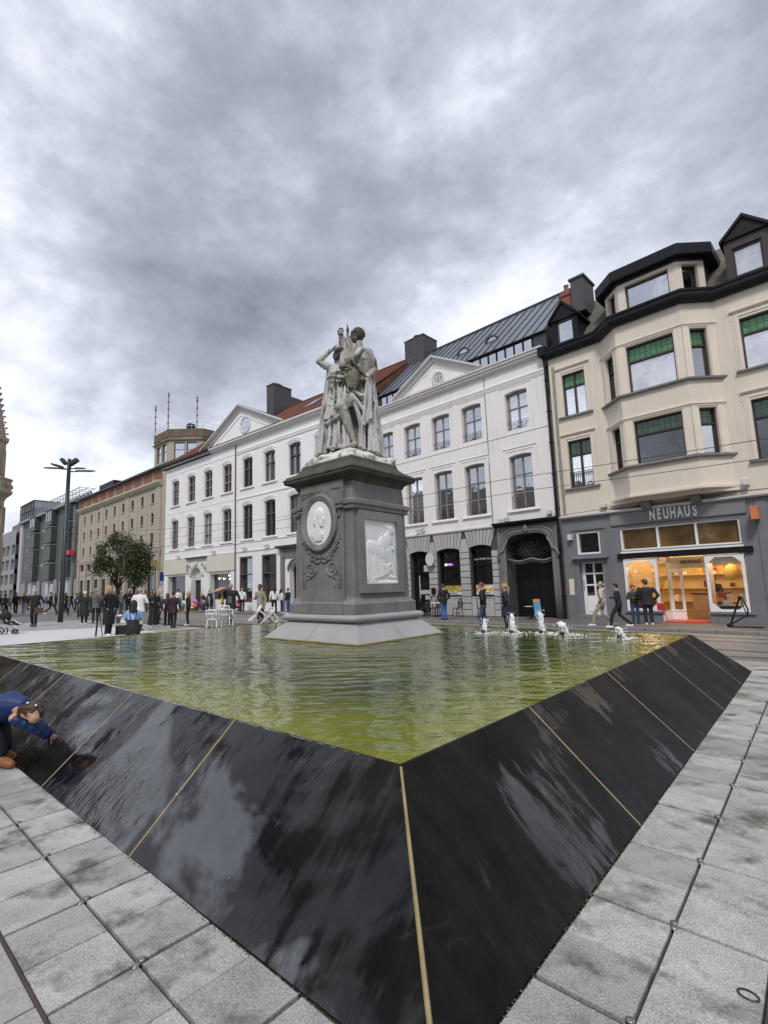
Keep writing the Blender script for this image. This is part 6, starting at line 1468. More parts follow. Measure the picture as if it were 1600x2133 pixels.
# ================================================================ beige office block with the tower
OH, AH, DH = frame((-26.3, 70.0), (-0.712, 0.702))
HB = thing('office_block', 'tall beige office block with a brown brick attic storey and corner tower', 'building', OH, AH)
M_hot = mat('office_beige', (.37, .33, .26), .8, var=.06, scale=.5, fine=.04, streak=.2); M_hot2 = mat('office_band', (.42, .375, .30), .8, var=.06, scale=.8, streak=.3)
M_hbr = mat('attic_brick', (.20, .085, .05), .85, var=.15, scale=1, fine=.15, fscale=8)
hx = [3.2+3.68*i for i in range(9)]
r1 = [O(x-.48, x+.48, 14.72, 16.2) for x in hx]; r2 = [O(x-.48, x+.48, 11.72, 13.25) for x in hx]; r3 = [O(x-.48, x+.48, 8.75, 10.28) for x in hx]
mz = [O(x-1.25, x+1.25, 5.85, 7.0) for x in hx]; gr_ = [O(x-1.2, x+1.2, .9, 4.2) for x in hx]
at = [O(x-.40, x+.40, 18.05, 19.30) for x in hx]
wall(.2, 35.6, 0, 17.0, r1+r2+r3+mz+gr_, depth=.35).build('wall', M_hot, HB); wall(.2, 35.6, 17.0, 19.7, at, y=-.05, depth=.25).build('attic_wall', M_hbr, HB)
for o in r1+r2+r3: window(HB, o, M_dkbr, M_gld, 1, (), fw=.08, sill=(.2, .12, .14), sillm=M_hot2)
for o in mz+gr_: window(HB, o, M_dkbr, M_gld, 2, (), fw=.09)
for o in at: window(HB, o, M_hot2, M_gld, 1, (), fw=.10, y=-.05, setb=-.05)
m = MB(); m.xprism([(-.05, 16.95), (.25, 17.0), (.25, 17.15), (.45, 17.2), (.45, 17.4), (.62, 17.45), (.62, 17.75), (-.05, 17.85)], .1, 35.7); m.build('cornice', M_hot2, HB, bevel=.02)
m = MB(); m.xprism([(-.05, 19.6), (.5, 19.65), (.55, 19.85), (-.05, 19.95)], .1, 35.7); m.build('eaves', M_zinc2, HB)
m = MB(); 
for z in (7.15, 7.38, 7.61): m.box(.1, 0, z, 35.6, .18, z+.14)
m.box(.1, 0, 5.0, 35.6, .06, 5.15); m.build('string_courses', M_hot2, HB)
q0 = MB().box(-.75, 0, 0, .75, .10, .38).build('quoin_block', M_hot2, HB); q0.location = (1.2, 0, 8.0)
for x in (1.2, 12.4, 23.5, 34.9):
    for k in range(21):
        if x > 1.3 or k: share('quoin_block', q0, HB, (x, 0, 8.0+k*.43))
m = MB()
for i in range(10):
    x = hx[0]-1.84+3.68*i; m.box(x-.42, 0, 0, x+.42, .25, 7.1) if i else m.box(.2, 0, 0, 1.0, .3, 7.1)
    if i: m.box(x-.22, 0, 8.0, x+.22, .05, 16.9)
m.build('pilasters', M_hot, HB)
M_sl2 = mat('grey_slate', (.085, .085, .08), .8, var=.25, scale=1.5, fine=.3, fscale=6, bump=.01, bscale=8)
MB().xprism([(.5, 19.9), (-5.5, 23.3), (-14, 19.9)], 2.0, 35.5).build('roof', M_sl2, HB)
MB().box(28.5, -8, 20, 36, -3.5, 23.2).build('roof_box', M_blk, HB)
m = MB(); m.prism([(.2, 0), (.2, -.05), (-2.4, -2.7), (-2.4, -13), (35.6, -13), (35.6, -.5), (.2, -.5)][0:7], 0, 19.7); m.build('side_wall', M_hot, HB)
# corner tower
TP = [(7.5, -2), (2.7, -2), (-1.0, -5.7), (-1.0, -10.5), (7.5, -10.5)]
def seg_xf(a, b_):
    a, b_ = Vector(a), Vector(b_); L = (b_-a).length; d = (b_-a)/L; n = Vector((-d.y, d.x)); n = -n if n.dot(a+b_-Vector((7, -13))) < 0 else n
    return L, (lambda p: (a.x+d.x*p[0]+n.x*p[1], a.y+d.y*p[0]+n.y*p[1], p[2]))
for i in range(4):
    a, b_ = TP[i], TP[i+1]; L, xf = seg_xf(a, b_); cs = [L*.5-.95, L*.5+.95] if L > 4 else [L/2]
    ops = [O(c-.8, c+.8, 21.6, 24.3, depth=.3) for c in cs]
    wall(0, L, 19, 26.3, ops, xf=xf).build('tower_wall', M_hot, HB)
    for o in ops: window(HB, o, M_dkbr, M_gls if i == 1 else M_gld, 1, (.6,), fw=.1, xf=xf, setb=.2)
m = MB(); m.prism(off_poly(TP, -.10), 25.2, 26.4); m.prism(off_poly(TP, -.25), 24.6, 24.8) ; tb_ = m.build('tower_parapet', mat('dark_parapet', (.13, .095, .065), .8, var=.3, scale=1), HB)
m = MB(); m.prism(TP, 24.9, 25.2); m.build('tower_roof', M_hot, HB)
m = MB()
for i in range(4):
    a, b_ = Vector(TP[i]), Vector(TP[i+1])
    for z in (26.9, 27.4): m.tube([(a.x, a.y, z), (b_.x, b_.y, z)], .035, 5)
    for k in range(4): p = a.lerp(b_, k/3); m.tube([(p.x, p.y, 26.3), (p.x, p.y, 27.4)], .03, 5)
m.build('tower_railing', M_wood_w, HB)
m = MB(); m.box(1.2, -5.6, 26.4, 2.2, -4.6, 27.6); m.box(3.2, -7, 26.4, 4.8, -5.5, 27.6); m.build('roof_unit', M_blk, HB)
am = None
for (x, y, h) in ((7.6, -2.1, 31.6), (2.9, -2.0, 32.4), (-.3, -5.1, 31.6), (-1.0, -10.4, 30.0)):
    m = MB(); z0 = 24.2 if h > 30 else 26; m.tube([(x, y+.05, z0), (x, y+.05, h)], .075, 5); m.tube([(x, y+.05, h-.7), (x, y+.05, h-.2)], .15, 6)
    for z in np.arange(z0+1, h, 1.1): m.box(x-.12, y-.1, float(z), x+.12, y+.18, float(z)+.14)
    m.build('antenna_mast', mat('mast_grey', (.16, .16, .18), .5), HB)

# ================================================================ dark modern block with projecting bays
MO = thing('modern_block', 'dark grey green modern block with stacked projecting bays and glazed roof gallery', 'building', OH, AH)
M_md = mat('dark_green_metal', (.052, .062, .058), .5, var=.15, scale=.6, streak=.3); M_mdl = mat('grey_concrete', (.27, .27, .275), .7, var=.1, scale=.4, streak=.3)
MB().box(36, -14, 0, 79, -.02, 19.8).build('body', M_mdl, MO)
m = MB(); m.box(36.2, 0, 4.8, 77, .15, 19.4); m.build('cladding', mat('slate_cladding', (.09, .10, .10), .6, var=.15, scale=.5, streak=.4), MO)
for (x0, x1) in ((37.8, 42.2), (49.3, 57.4), (62.4, 70.6)):
    for k, z in enumerate((4.9, 8.8, 12.5, 16.2)):
        w_ = (x1-x0)*.58; zz_ = z+rr.uniform(-.1, .3); h = 3.35
        MB().box(x0, .15, zz_, x0+w_, 1.3, zz_+h).build('bay_box', M_md, MO, bevel=.04)
        MB().box(x0+.1, .25, zz_+h, x0+w_+.1, 1.5, zz_+h+.18).build('bay_ledge', M_mdl, MO)
        if k == 3:
            for j in range(3): MB().box(x0+w_*(.15+.3*j), 1.3, z+1.2, x0+w_*(.15+.3*j)+.35, 1.34, z+3.2).build('slit_window', M_gls, MO)
        else:
            o = O(x0+w_+.3, x1-.1, z+.6, z+2.9, depth=.2); window(MO, o, M_md, M_gls, 2, (), fw=.08, y=.36, setb=.02)
            MB().box(x0+w_+.2, .15, z+3.0, x1+.1, .9, z+3.5).build('ledge_box', M_mdl, MO)
for x in (37.5, 47.0, 59.5, 72.0): MB().box(x, .15, 0, x+1.6, .5, 4.8 if x > 40 else 19.3).build('pier', M_mdl, MO)
for x in (40.5, 43.5, 50.5, 54, 64, 68): MB().box(x, .02, .1, x+2.2, .06, 4.0).build('shopfront', M_gld, MO)
MB().box(76.8, -1, 0, 79.3, .6, 19.6).build('end_pier', mat('pale_concrete', (.42, .42, .43), .7, var=.08, streak=.2), MO)
MB().box(36, -14.2, 19.6, 79.5, 1.1, 20.1).build('roof_slab', M_mdl, MO)
for i in range(15):
    x = 38.5+i*2.15
    if x > 67.5: break
    f = MB(); f.box(x, -3, 20.1, x+.12, -2.8, 22.4); f.box(x, -3, 22.3, x+2.15, -2.8, 22.45); f.box(x+.12, -3, 20.1, x+2.15, -2.85, 20.4)
    fo = f.build('gallery_window', M_md, MO); MB().box(x+.12, -2.95, 20.4, x+2.15, -2.9, 22.3).build('pane', M_gls, fo)
m = MB()
for y in (-2.9, -1.6, -.2): m.tube([(36.5, y, 22.7), (69, y, 22.7)], .08, 5)
for i in range(16): x = 37+i*2.1; m.tube([(x, -.2, 22.7), (x, -3, 22.7)], .06, 5); m.tube([(x, -.1, 20.1), (x, -.2, 22.7)], .05, 5)
m.build('pergola', M_mdl, MO)
f = MB(); f.box(68.5, -5.5, 20.1, 81.5, .4, 20.35); f.box(68.5, -5.5, 24.4, 81.5, .4, 24.65)
for x in np.linspace(68.6, 81.3, 7): f.box(float(x)-.1, .2, 20.3, float(x)+.1, .4, 24.5)
f.box(68.5, .2, 22.4, 81.5, .38, 22.55)
fo = f.build('glass_lantern', M_md, MO); MB().box(68.7, -5.3, 20.35, 81.3, .15, 24.4).build('pane', glass('green_glass', (.10, .16, .15), .3), fo)
MB().box(36.3, .5, 9.3, 37.3, 1.5, 10.1).build('red_sign', mat('red_sign', (.40, .015, .02), .4, emis=(.8, .03, .05), estr=.12), MO)
m = MB()
for z in (12.2, 13.3, 14.4): m.tube([(36.3, .1, z), (36.2, 1.6, z+.2)], .06, 5); m.ell((36.2, 1.5, z-.1), (.22, .3, .3))
m.build('wall_brackets', M_iron, MO)
# grey concrete house further on, brown brick one
GC = thing('concrete_house', 'pale grey concrete framed building with deep dark openings beyond the modern block', 'building', OH, AH)
og = [O(x, x+3.6, z, z+2.6, depth=.8) for x in (80.6, 86.4, 91.4) for z in (.6, 4.6, 8.4, 12.2)]
wall(80, 96, 0, 18.6, og, y=1.2, depth=.8).build('wall', M_mdl, GC)
MB().box(80.02, -12, 0, 96, .38, 18.0).build('body', M_md, GC)
for o in og:
    fo = MB().box(o['x0'], .39, o['z0'], o['x0']+.2, .6, o['z1']).build('window', M_md, GC); MB().box(o['x0']+.2, .39, o['z0'], o['x1'], .45, o['z1']).build('pane', M_gld, fo)
MB().box(80, -12, 18.6, 96, -1, 21).build('attic', mat('grey_brown', (.18, .15, .16), .7), GC)
RB = thing('brick_house', 'narrow red brown brick house between the church and the concrete building', 'building', OH, AH)
ob = [O(x, x+1.4, z, z+2.2, depth=.3) for x in (98.5, 101.5) for z in (1, 5, 9, 13)]
wall(96.5, 106, 0, 17, ob, y=2.0).build('wall', mat('brown_brick', (.15, .065, .04), .85, var=.2, fine=.2), RB)
for o in ob: window(RB, o, M_wood_w, M_gld, 2, (.5,), y=2.0)
MB().box(96.5, -8, 0, 106, 1.6, 16.9).build('body', M_brick, RB)
# ================================================================ church turret on the far left
CT = thing('church_turret', 'slender sandstone church turret with balcony and crocketed spire at the left edge', 'church turret', (-29.5, 40.0, 0))
M_sand = mat('old_sandstone', (.33, .28, .21), .85, var=.15, scale=1.5, fine=.15, fscale=20, bump=.01, bscale=20, streak=.45)
def octl(m, prof, n=8, ph=PI/8):
    return m.loft([[(r*math.cos(2*PI*i/n+ph), r*math.sin(2*PI*i/n+ph), z) for i in range(n)] for r, z in prof])
m = MB(); octl(m, [(1.55, 0), (1.55, .8), (1.35, 1.0), (1.35, 6.2), (1.30, 6.3), (1.25, 9.4), (1.40, 9.7), (1.75, 10.0)]); m.build('shaft', M_sand, CT)
m = MB(); octl(m, [(1.75, 10.0), (1.80, 10.1), (1.80, 10.3), (1.68, 10.35), (1.68, 11.1), (1.78, 11.15), (1.78, 11.3), (1.6, 11.3), (1.6, 10.4)]); m.build('balcony', M_sand, CT, bevel=.02)
m = MB(); octl(m, [(1.15, 10.4), (1.12, 14.3), (1.30, 14.5), (1.32, 14.8), (1.08, 14.9), (.27, 19.2), (.03, 20.6)]); m.build('spire', M_sand, CT)
m = MB()
for k in range(9):
    z = 15.2+k*.5; r = 1.12-(z-14.9)*.19
    for i in range(8): a = 2*PI*i/8+PI/8; m.ell((r*math.cos(a)+.08*math.cos(a), r*math.sin(a)+.08*math.sin(a), z), (.13, .13, .09), n=6, m=4)
m.build('crockets', M_sand, CT, kind='stuff')
m = MB()
for i in range(8):
    a = 2*PI*i/8; m.ell((1.66*math.cos(a), 1.66*math.sin(a), 10.75), (.16, .16, .22), n=8, m=5)
    for z0, z1 in ((1.5, 5.6), (6.8, 9.0), (11.6, 13.8)):
        rr_ = 1.28 if z0 < 11 else 1.07; c_, s_ = math.cos(a), math.sin(a); m.tube([(rr_*c_, rr_*s_, z0), (rr_*c_, rr_*s_, z1)], .09, 6)
m.build('tracery', M_sand, CT, kind='stuff')
CW = thing('church', 'dark stone church invented on the left, mostly out of view, for window reflections', 'church', (-32.0, 39.0, 0), -PI/2+.06)  # invented church body, its height set for the reflections in the town house windows
M_soot = mat('sooty_stone', (.20, .165, .13), .85, var=.2, scale=.6, fine=.2, fscale=10, streak=.5)
cops = [O(x, x+2.2, 2.5, 7.6, 1.2, depth=.5) for x in np.arange(2.0, 52, 5.2)]
wall(0, 56, 0, 11, [dict(o) for o in cops], depth=.5).build('nave_wall', M_soot, CW)
for o in cops: window(CW, o, M_soot, M_gld, 2, (.3, .6), fw=.12, bar=.08)
for x in np.arange(.4, 54, 5.2): m = MB(); x = float(x); m.box(x-.5, 0, 0, x+.5, 1.4, 5); m.box(x-.4, 0, 5, x+.4, .8, 8); m.add([(x, .4, 10.5), (x-.5, -.1, 8), (x+.5, -.1, 8), (x+.5, .9, 8), (x-.5, .9, 8)], [(0, 1, 2), (0, 2, 3), (0, 3, 4), (0, 4, 1)]); m.build('buttress', M_soot, CW)
MB().xprism([(0, 11), (-5, 14.8), (-12, 11), (-12, 0), (-.55, 0), (-.55, 11)], 0, 56).build('roof', M_slate, CW)
MB().box(-1, -4, 0, 0, .5, 9).build('corner_wall', M_soot, CW)

# ================================================================ invented houses behind the camera, added for the reflections in windows and wet stone
for i, (x, y, w_, h, a, c) in enumerate(((-14, -16, 9, 11, -.75, (.30, .14, .09)), (-4, -20, 8, 13, -.75, (.45, .40, .33)), (5, -15, 9, 10, -.75, (.22, .10, .07)), (-22, -14, 7, 14, -.75, (.33, .18, .12)), (14, -22, 12, 13, -.75, (.40, .37, .33)))):
    T = thing('invented_house', ('red brick', 'cream rendered', 'low dark brick', 'tall orange brick', 'wide beige')[i]+' gabled house invented behind the viewer, seen only in reflections', 'building', (x, y, 0), a, 'invented houses across the square')
    mm = mat('house_wall_%s' % 'abcdef'[i], c, .8, var=.1); ops = [O(k, k+1.1, z, z+1.9, depth=.2) for k in np.arange(1, w_-1.5, 2.1) for z in (1.0, 4.4, 7.6)]
    wall(0, w_, 0, h, ops).build('wall', mm, T)
    for o in ops: window(T, o, M_wood_w, M_gld, 1, (.6,))
    m = MB(); m.box(0, -9, 0, .02, 0, h); m.box(w_-.02, -9, 0, w_, 0, h); m.box(0, -9, 0, w_, -8.9, h); m.build('side_wall', mm, T)
    MB().vprism([(-.2, h), (w_+.2, h), (w_/2, h+4)], -9, .1).build('roof', M_tile if i % 2 else M_sl2, T)
# ================================================================ trees, lamp, sign, wires
def leaf_mat(name, c):
    m = bpy.data.materials.new(name); m.use_nodes = True; t = m.node_tree; N = t.nodes; L = t.links; b = N['Principled BSDF']; b.inputs['Roughness'].default_value = .55
    geo = N.new('ShaderNodeNewGeometry'); n = N.new('ShaderNodeTexNoise'); n.inputs['Scale'].default_value = .9; n.inputs['Detail'].default_value = 4; L.new(geo.outputs['Position'], n.inputs['Vector'])
    a = N.new('ShaderNodeMath'); a.operation = 'ADD'; L.new(n.outputs['Fac'], a.inputs[0]); q_ = N.new('ShaderNodeMath'); q_.operation = 'MULTIPLY'; q_.inputs[1].default_value = .25; L.new(geo.outputs['Random Per Island'], q_.inputs[0]); L.new(q_.outputs[0], a.inputs[1])
    r = N.new('ShaderNodeValToRGB'); L.new(a.outputs[0], r.inputs[0]); e = r.color_ramp.elements; e[0].position = .4; e[0].color = (c[0]*.5, c[1]*.5, c[2]*.5, 1); e[1].position = .8; e[1].color = (c[0]*1.7, c[1]*1.5, c[2]*1.1, 1)
    L.new(r.outputs[0], b.inputs['Base Color']); return m
M_leaf = leaf_mat('leaf_green', (.045, .066, .020)); M_bark = mat('bark', (.05, .042, .035), .9, var=.3, scale=6, bump=.01)
def tree(loc, h, r, label, seed, lean=0.0):
    q = random.Random(seed); T = thing('street_tree', label, 'tree', loc, 0, 'trees in front of the beige office block')
    tm = MB(); tm.tube([(0, 0, 0), (.05, 0, h*.18), (lean*.4, .05, h*.33), (lean, 0, h*.55)], [.24, .18, .15, .08], 8)
    tips = []
    for i in range(11):
        a = i*2.4; z0 = h*q.uniform(.22, .42); L = r*q.uniform(.6, .95); tip = Vector((lean+math.cos(a)*L, math.sin(a)*L, z0+h*q.uniform(.22, .5)))
        tm.tube([(lean*.4, 0, z0), Vector((lean*.4, 0, z0)).lerp(tip, .5)+Vector((0, 0, -.2)), tip], [.09, .055, .02], 6); tips.append(tip)
    tm.build('trunk', M_bark, T, smooth=True)
    cm = MB(); cl = []
    for i in range(46):
        a = q.uniform(0, 2*PI); el_ = q.uniform(-.9, 1.4); rad = q.uniform(.35, 1)**.6
        cl.append((Vector((lean+math.cos(a)*math.cos(el_)*r*rad, math.sin(a)*math.cos(el_)*r*rad, h*.62+math.sin(el_)*h*.36*rad)), q.uniform(.45, .95)))
    cl += [(t, q.uniform(.5, .8)) for t in tips]
    for c, s in cl:
        for k in range(int(175*s)):
            d = Vector((q.gauss(0, 1), q.gauss(0, 1), q.gauss(0, 1))); d = d.normalized()*s*q.random()**.45*1.05; p = c+d
            u = Vector((q.uniform(-1, 1), q.uniform(-1, 1), q.uniform(-.6, .6))).normalized(); w = u.cross(Vector((q.uniform(-1, 1), q.uniform(-1, 1), q.uniform(-1, 1)))).normalized(); L = q.uniform(.13, .26)
            cm.add([p, p+u*L*.5+w*L*.32, p+u*L, p+u*L*.5-w*L*.32], [(0, 1, 2, 3)])
    cm.build('crown', M_leaf, T)
tree((-25.6, 55.5, 0), 8.5, 2.35, 'left one of two dark green trees, its crown in front of the beige office block', 1, -.3)
tree((-23.2, 54.0, 0), 7.4, 1.5, 'right one of two dark green trees, smaller, beside the traffic light', 5, .3)
# street lamp with four heads
LP = thing('street_lamp', 'tall dark steel lamp post with flat lamp arms spreading at its top', 'street lamp', (-17.22, 30.07, 0), 0)
m = MB(); m.tube([(0, 0, 0), (0.02, 0, 1.2), (.06, 0, 10.0)], [.15, .14, .105], 12); m.build('pole', mat('lamp_green', (.022, .03, .032), .45), LP, smooth=True)
m = MB()
for a, el_, L, z in ((PI-.05, .12, 1.25, 9.35), (.05, -.02, 1.2, 9.2), (-1.9, .1, .9, 9.3), (1.2, .3, .8, 9.4), (-.8, .45, .6, 9.35)):
    d = Vector((math.cos(a), math.sin(a), el_*.6)); c = Vector((.06, 0, z)); m.tube([c, c+d*.5], .04, 6)
    hm = MB(); p = c+d*.45; w = Vector((-d.y, d.x, 0)).normalized()*.14
    hm.add([p-w*.6, p+w*.6, p+d*(L-.4)+w, p+d*L, p+d*(L-.4)-w]+[v+Vector((0, 0, .085)) for v in (p-w*.5, p+w*.5, p+d*(L-.45)+w*.7, p+d*(L-.1), p+d*(L-.45)-w*.7)], [(4, 3, 2, 1, 0), (5, 6, 7, 8, 9)]+[(i, (i+1) % 5, (i+1) % 5+5, i+5) for i in range(5)])
    hm.build('lamp_head', M_iron, LP)
m.build('arms', M_iron, LP)
for dx, a in ((-.35, .9), (.35, -.6)):
    m = MB(); R_ = Matrix.Rotation(a, 3, 'Y'); b_ = MB().box(-.2, -.16, -.1, .2, .16, .1); m.v = [tuple(R_ @ Vector(p)+Vector((.06+dx, 0, 9.85))) for p in b_.v]; m.f = b_.f; m.tube([(.06, 0, 9.6), (.06+dx, 0, 9.8)], .03, 6); m.build('floodlight', M_iron, LP)
# road sign with plates
RS = thing('road_sign', 'blue direction sign over white plates on a grey post beside the white building', 'sign', (-20.8, 56.0, 0), .3)
m = MB(); m.tube([(0, 0, 0), (0, 0, 4.1)], .05, 8); m.build('post', M_trim, RS); MB().box(-.30, -.06, 2.9, .32, -.02, 3.9).build('sign_plate', mat('sign_blue', (.02, .07, .35), .4), RS, bevel=.02); MB().box(-.2, -.06, 2.05, .25, -.02, 2.75).build('sign_plate', M_gloss, RS, bevel=.02); MB().box(0, -.06, 1.6, .3, -.02, 1.95).build('sign_plate', M_gloss, RS, bevel=.02)
TL = thing('traffic_light', 'yellow trimmed traffic light on a pole in front of the office block', 'traffic light', (-22.6, 58.5, 0), .2)
m = MB(); m.tube([(0, 0, 0), (0, 0, 5.2)], .06, 8); m.build('post', M_iron, TL); MB().box(-.22, -.25, 4.3, .22, .1, 5.5).build('light_housing', mat('yellow_black', (.35, .27, .04), .4), TL, bevel=.03)
# overhead wires
def wire(pts, label, r=.011):
    m = MB(); P = []
    for a, b_ in zip(pts[:-1], pts[1:]):
        a, b_ = Vector(a), Vector(b_)
        for i in range(9): t = i/8; p = a.lerp(b_, t); p.z -= .25*4*t*(1-t)*(a-b_).length/40; P.append(p)
    m.tube(P, r, 5); return tag(m.build('overhead_wire', M_iron), label, 'tram wire', 'overhead tram wires')
wire([SW(-16, 4.9, 5.30), SW(0, 4.9, 5.62), SW(20, 4.9, 5.95), SW(46, 4.9, 6.6)], 'upper of the two long tram wires running along the street')
wire([SW(-16, 3.4, 5.05), SW(0, 3.4, 5.36), SW(20, 3.4, 5.7), SW(46, 3.4, 6.2)], 'lower of the two long tram wires running along the street')
wire([SW(19, 1.0, 6.9), SW(24, 6, 6.3), SW(34, 10, 6.6)], 'short tram wire slanting across the long white building')
wire([SW(20, 3.6, 5.4), SW(47, 4.9, 6.1)], 'lowest tram wire before the cream half of the long white building')
wire([(-30, 45, 12.5), (-24, 62, 11.0), (-18, 70, 9.0)], 'thin span wire reaching from the church turret towards the lamp post')
wire([(-28, 60, 8.6), SW(40, 1, 7.6), SW(28, 5, 6.6)], 'span wire between the office block and the white building')
BK = thing('wire_bracket', 'dark bracket arm holding tram wires on the office block corner', 'bracket', (-24.5, 62, 0), 0)
m = MB(); m.tube([(0, 0, 7.4), (-2.4, -1, 7.9)], .07, 6); m.tube([(0, 0, 7.0), (0, 0, 8.4)], .08, 6); m.build('arm', M_iron, BK)

# ================================================================ cafe furniture
def make_cafe_chair(label, loc, rz):
    T = thing('cafe_chair', label, 'chair', loc, rz, 'black cafe chairs along the facade')
    m = MB(); m.lathe([(.20, .44), (.22, .455), (.21, .47), (.02, .475)], 14); m.build('seat', M_blk, T, smooth=True)
    m = MB(); m.tube([(-.19, .15, .46)]+[(-.20*math.cos(t), .19, .62+.30*math.sin(t)) for t in [PI*i/10 for i in range(11)]]+[(.19, .15, .46)], .022, 6)
    for x in (-.10, -.04, .04, .10): m.tube([(x, .17, .47), (x*1.2, .19, .86-abs(x)*.6)], .013, 5)
    m.tube([(-.12, .185, .5)]+[(-.12*math.cos(t), .19, .6+.17*math.sin(t)) for t in [PI*i/8 for i in range(9)]]+[(.12, .185, .5)], .015, 5); m.build('backrest', M_blk, T)
    for sx in (-1, 1):
        for sy in (-1, 1): MB().tube([(sx*.15, sy*.14, .45), (sx*.19, sy*.20, .0)], .020, 6).build('leg', M_blk, T)
    MB().tube([(.17*math.cos(t), .17*math.sin(t), .2) for t in [2*PI*i/12 for i in range(13)]], .008, 5).build('stretcher', M_blk, T); return T
chairs = [(8.55, .95, 1.2, 'cafe chair turned sideways just right of the cafe door'), (7.3, .75, -.6, 'cafe chair half hidden behind the man in bright blue jeans'), (6.45, .9, 2.9, 'cafe chair behind the small table under the left cafe window'), (5.0, 1.0, 1.6, 'cafe chair left of the man in the black hoodie'),
          (3.75, .8, -1.0, 'cafe chair between the two walkers, under the strawberry poster'), (9.6, 1.1, 0.3, 'cafe chair beside the table nearest the pedestal'), (6.9, 1.3, -1.8, 'cafe chair to the right of the man in bright blue jeans')]
for (u, y, a, lab) in chairs:
    make_cafe_chair(lab, SW(u, y, .012), S_A+a)
def table(u, y, lab):
    T = thing('bistro_table', lab, 'table', SW(u, y, .012), S_A, 'small round bistro tables')
    m = MB(); m.lathe([(.36, .715), (.37, .73), (.36, .745), (.01, .745)], 20); m.build('table_top', M_gloss, T, smooth=False)
    MB().tube([(0, 0, .05), (0, 0, .72)], .03, 8).build('leg', M_blk, T); m = MB()
    for i in range(3): a = i*2.09; m.tube([(0, 0, .08), (.28*math.cos(a), .28*math.sin(a), .02)], .02, 6)
    m.build('foot', M_blk, T)
table(5.95, 1.35, 'white bistro table below the left cafe window, with a chair behind it'); table(8.95, 1.5, 'white bistro table nearest the monument pedestal')
# sandwich board and stool by the gate
SB = thing('sandwich_board', 'leaning blue chalk board with orange top beside the dark gateway', 'sandwich board', SW(.78, 1.1, .012), S_A+.8)
m = MB(); P = [(-.17, .18, 0), (.17, .18, 0), (.17, -.02, .92), (-.17, -.02, .92)]; m.tube([P[0], P[3]], .018, 5); m.tube([P[1], P[2]], .018, 5); m.tube([P[3], P[2]], .018, 5); m.tube([(-.17, -.25, 0), P[3]], .016, 5); m.tube([(.17, -.25, 0), P[2]], .016, 5); m.build('board_frame', M_blk, SB)
m = MB(); m.add([(-.15, .165, .10), (.15, .165, .10), (.15, .01, .80), (-.15, .01, .80), (-.15, .145, .10), (.15, .145, .10), (.15, -.01, .80), (-.15, -.01, .80)], [(0, 1, 2, 3), (7, 6, 5, 4), (0, 4, 5, 1), (2, 6, 7, 3)]); m.build('board_panel', mat('board_blue', (.08, .26, .38), .5, var=.15, scale=12), SB)
m = MB(); m.add([(-.15, .01, .80), (.15, .01, .80), (.15, -.02, .92), (-.15, -.02, .92)], [(0, 1, 2, 3)]); m.build('board_header', mat('board_orange', (.55, .20, .06), .5), SB)
t_ = thing('standing_table', 'narrow dark high table standing just left of the blue chalk board', 'table', SW(1.3, .7, .012), S_A); m = MB(); m.tube([(0, 0, 0), (0, 0, .55)], .03, 8); m.lathe([(.18, 0), (.18, .02), (.02, .03)], 12); m.build('leg', M_blk, t_); MB().lathe([(.24, .55), (.24, .57), (.01, .575)], 16).build('table_top', M_wood_w, t_)
# bicycle rack / stand right of the shop
RK = thing('sign_stand', 'black tubular pavement sign stand without its panel, in front of the right display window', 'stand', (12.78, 16.47, 0), S_A)
m = MB(); m.tube([(.30, 0, .04), (-.05, 0, 1.0)], .028, 8); m.tube([(.05, 0, .04), (-.02, 0, .95)], .022, 8) if False else None
m.tube([(.28, 0, .10), (-.20, .0, .42), (-.22, 0, .60), (-.10, 0, .98), (.0, 0, .98)], .024, 8); m.tube([(-.05, 0, .95), (-.17, .0, .45)], .016, 6); m.ell((.30, 0, .07), (.09, .05, .08)); m.ell((-.05, 0, .97), (.07, .04, .05)); m.build('upright', M_blk, RK)
m = MB(); m.tube([(.30, .06, .03), (-.55, .10, .03), (-.55, -.12, .03), (.30, -.06, .03)], .022, 6); m.build('foot', M_blk, RK)
# ---- stacked white terrace chairs
M_wplast = mat('white_plastic', (.78, .78, .78), .35)
def stack_chair(label, loc, rz, k=0, red=False, tip=0):
    T = thing('terrace_chair', label, 'chair', loc, rz, 'white terrace chairs stacked by the basin'); T.rotation_euler = (tip, 0, rz)
    m = MB(); m.tube([(-.22, .20, .40), (-.24, .26, .62), (-.22, .30, .80), (0, .32, .82), (.22, .30, .80), (.24, .26, .62), (.22, .20, .40)], .030, 7)
    for x in (-.12, 0, .12): m.tube([(x, .24, .46), (x, .31, .80)], .014, 5)
    m.tube([(-.23, .27, .66), (.23, .27, .66)], .028, 5); m.build('backrest', M_wplast, T, smooth=True)
    m = MB(); m.box(-.22, -.22, .41, .22, .22, .44); m.build('seat', mat('red_seat', (.55, .10, .12), .4) if red else M_wplast, T, bevel=.01)
    for s in (-1, 1):
        MB().tube([(s*.24, .26, .62), (s*.25, -.10, .64), (s*.24, -.22, .60), (s*.21, -.21, .42)], .028, 6).build('armrest', M_wplast, T)
        for y in (-.2, .2): MB().tube([(s*.21, y, .42), (s*.24, y*1.25, 0)], .026, 6).build('leg', M_wplast, T)
    return T
stack_chair('leftmost white terrace chair standing beyond the basin', (-5.75, 21.6, 0), 2.9); stack_chair('white terrace chair standing in the middle of the left pair', (-5.25, 21.9, 0), 3.3)
stack_chair('white terrace chair stacked askew on its neighbour, back to the left', (-5.3, 21.75, .16), 3.1)
stack_chair('white chair with pink red seat, tipped forward on its front legs', (-4.15, 21.9, .12), 1.9, red=True, tip=.75); stack_chair('white chair tilted over, right of the tipped red one', (-3.75, 22.2, .05), 2.2, tip=.9)
